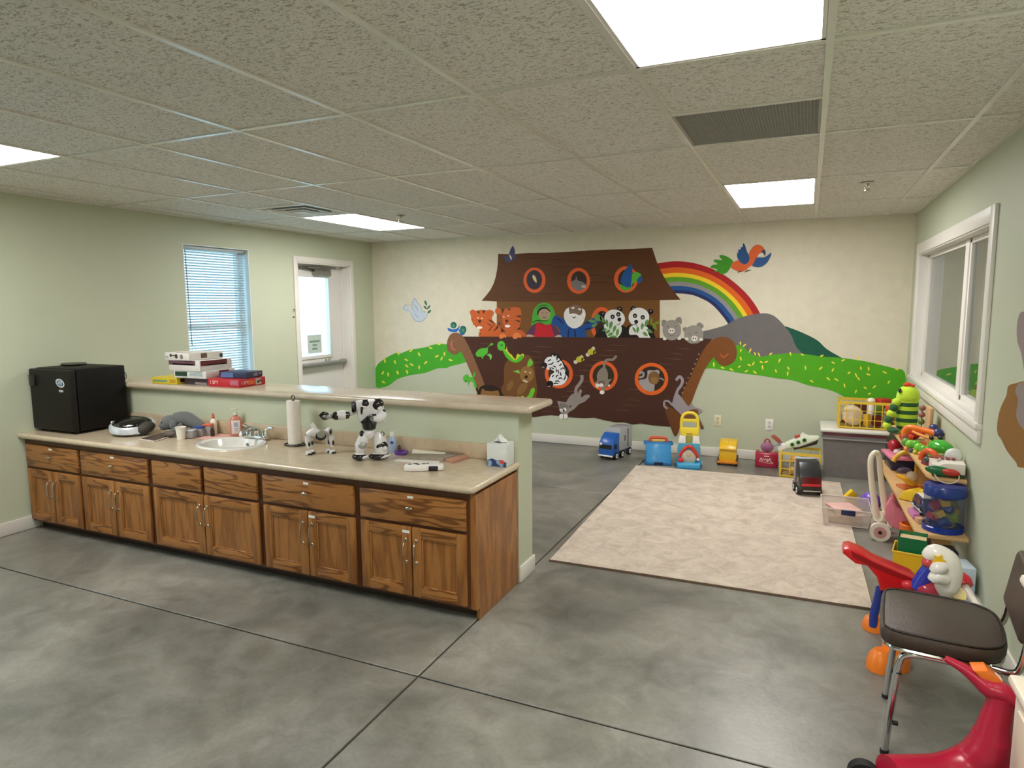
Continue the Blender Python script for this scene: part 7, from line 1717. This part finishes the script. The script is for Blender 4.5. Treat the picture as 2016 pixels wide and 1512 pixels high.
for s in (-1, 1):
    y = s * 0.178
    MB().tube([(-0.178, s * 0.192, 0.012), (-0.165, s * 0.188, 0.20), (-0.15, y, 0.345), (-0.125, y, 0.379), (-0.08, y, 0.388)], 0.0125, 12, smooth=5).build('front_leg', CHROME, t)
    MB().tube([(-0.08, y, 0.388), (0.07, y, 0.388), (0.12, y, 0.374), (0.15, y, 0.325), (0.20, s * 0.19, 0.012)], 0.0125, 12, smooth=5).build('rear_leg', CHROME, t)
    MB().tube([(0.09, s * 0.16, 0.394), (0.16, s * 0.185, 0.398), (0.185, s * 0.19, 0.43), (0.20, s * 0.19, 0.54), (0.225, s * 0.185, 0.70)], 0.011, 12, smooth=5).build('back_post', CHROME, t)
    for (x, yy) in ((-0.178, s * 0.192), (0.20, s * 0.19)): MB().cyl((x, yy, 0.0006), (x, yy, 0.016), 0.0145, n=14).build('foot_cap', RUBBER, t)
    for z in (0.12, 0.31): MB().cyl((-0.158, s * 0.186, z), (-0.142, s * 0.183, z), 0.008, n=10).build('stack_bumper', RUBBER, t)
b = MB().at((0.206, 0, 0.60), (0, math.radians(9), 0)).box(-0.02, 0.02, -0.188, 0.188, -0.105, 0.105, bev=0.02, seg=3)
b.build('backrest', VINYL, t)

# ------------------------------------------------------------------ ride-on scooter car
TY_ = 2.40
def V(x, y, dy=0.0): return on_y(1800 + x / 3.5, 1080 + y / 3.5, TY_ + dy)
RR = plastic((178, 28, 58), 0.3)
t = thing('ride_on_toy', 'raspberry red ride-on toy with handlebars in front of the chair', 'ride-on toy', (0, 0, 0))
c_ = V(560, 1230); 
MB().tube([V(600, 1010), V(590, 1090), V(560, 1200), V(545, 1300)], 0.05, 18, smooth=4, radii=[0.040, 0.040, 0.046, 0.056]).build('steering_column', RR, t)
MB().tube([V(210, 755, 0.03), V(330, 820, 0.02), V(430, 890, 0.01), V(520, 960), V(610, 990, -0.01), V(690, 1050, -0.02), V(742, 1110, -0.03)], 0.02, 14, smooth=4, radii=[0.010, 0.016, 0.024, 0.032, 0.03, 0.022, 0.012]).build('handlebar', RR, t)
MB().prism([(v.x, v.z) for v in (V(400, 830), V(500, 830), V(620, 930), V(600, 960), V(500, 930))], TY_ - 0.012, TY_ + 0.05, 'xz', bev=0.006).build('dash_panel', ORG, t)
MB().tube([V(545, 1290), V(500, 1400), V(380, 1480), V(200, 1530, -0.03), V(0, 1548, -0.08), V(-180, 1560, -0.13)], 0.06, 18, smooth=4, radii=[0.056, 0.064, 0.058, 0.052, 0.055, 0.06]).build('body_shell', RR, t)
MB().tube([V(640, 1390, -0.02), V(600, 1470, -0.02), V(560, 1540, -0.02)], 0.03, 12, smooth=3, radii=[0.024, 0.032, 0.03]).build('fender', RR, t)
for (x, y, dy) in ((660, 1570, -0.03), (470, 1570, 0.12)):
    q0 = V(x, y, dy); wheel(t, (q0.x, q0.y, 0.056), 0.055, 0.035, axis=(0, 1, 0), hub=plastic((222, 180, 60)))
for (wx, wy) in ((0.232, 2.30), (0.215, 2.14)):
    wheel(t, (wx, wy, 0.049), 0.048, 0.035, axis=(0, 1, 0), hub=plastic((60, 56, 54)))

# ------------------------------------------------------------------ play unit cut by the right edge
t = thing('play_kitchen', 'cream and yellow plastic play unit cut off by the right picture edge', 'play kitchen', (0.735, 1.95, 0))
PC = plastic((236, 230, 214))
MB().box(-0.125, 0.105, -0.32, 0.335, 0.001, 0.46, bev=0.015).build('base_cabinet', PC, t)
MB().box(-0.142, 0.105, -0.34, 0.352, 0.462, 0.495, bev=0.012).build('counter', PC, t)
MB().box(-0.098, 0.105, -0.31, 0.325, 0.497, 0.775, bev=0.01).build('back_panel', plastic((238, 196, 40)), t)
MB().box(-0.138, 0.105, -0.33, 0.345, 0.777, 0.812, bev=0.014).build('top_shelf', PC, t)
MB().box(-0.131, -0.122, -0.27, -0.01, 0.06, 0.42, bev=0.004).build('cabinet_door', plastic((226, 214, 190)), t)
MB().box(-0.131, -0.122, 0.01, 0.28, 0.06, 0.42, bev=0.004).build('cabinet_door', plastic((226, 214, 190)), t)
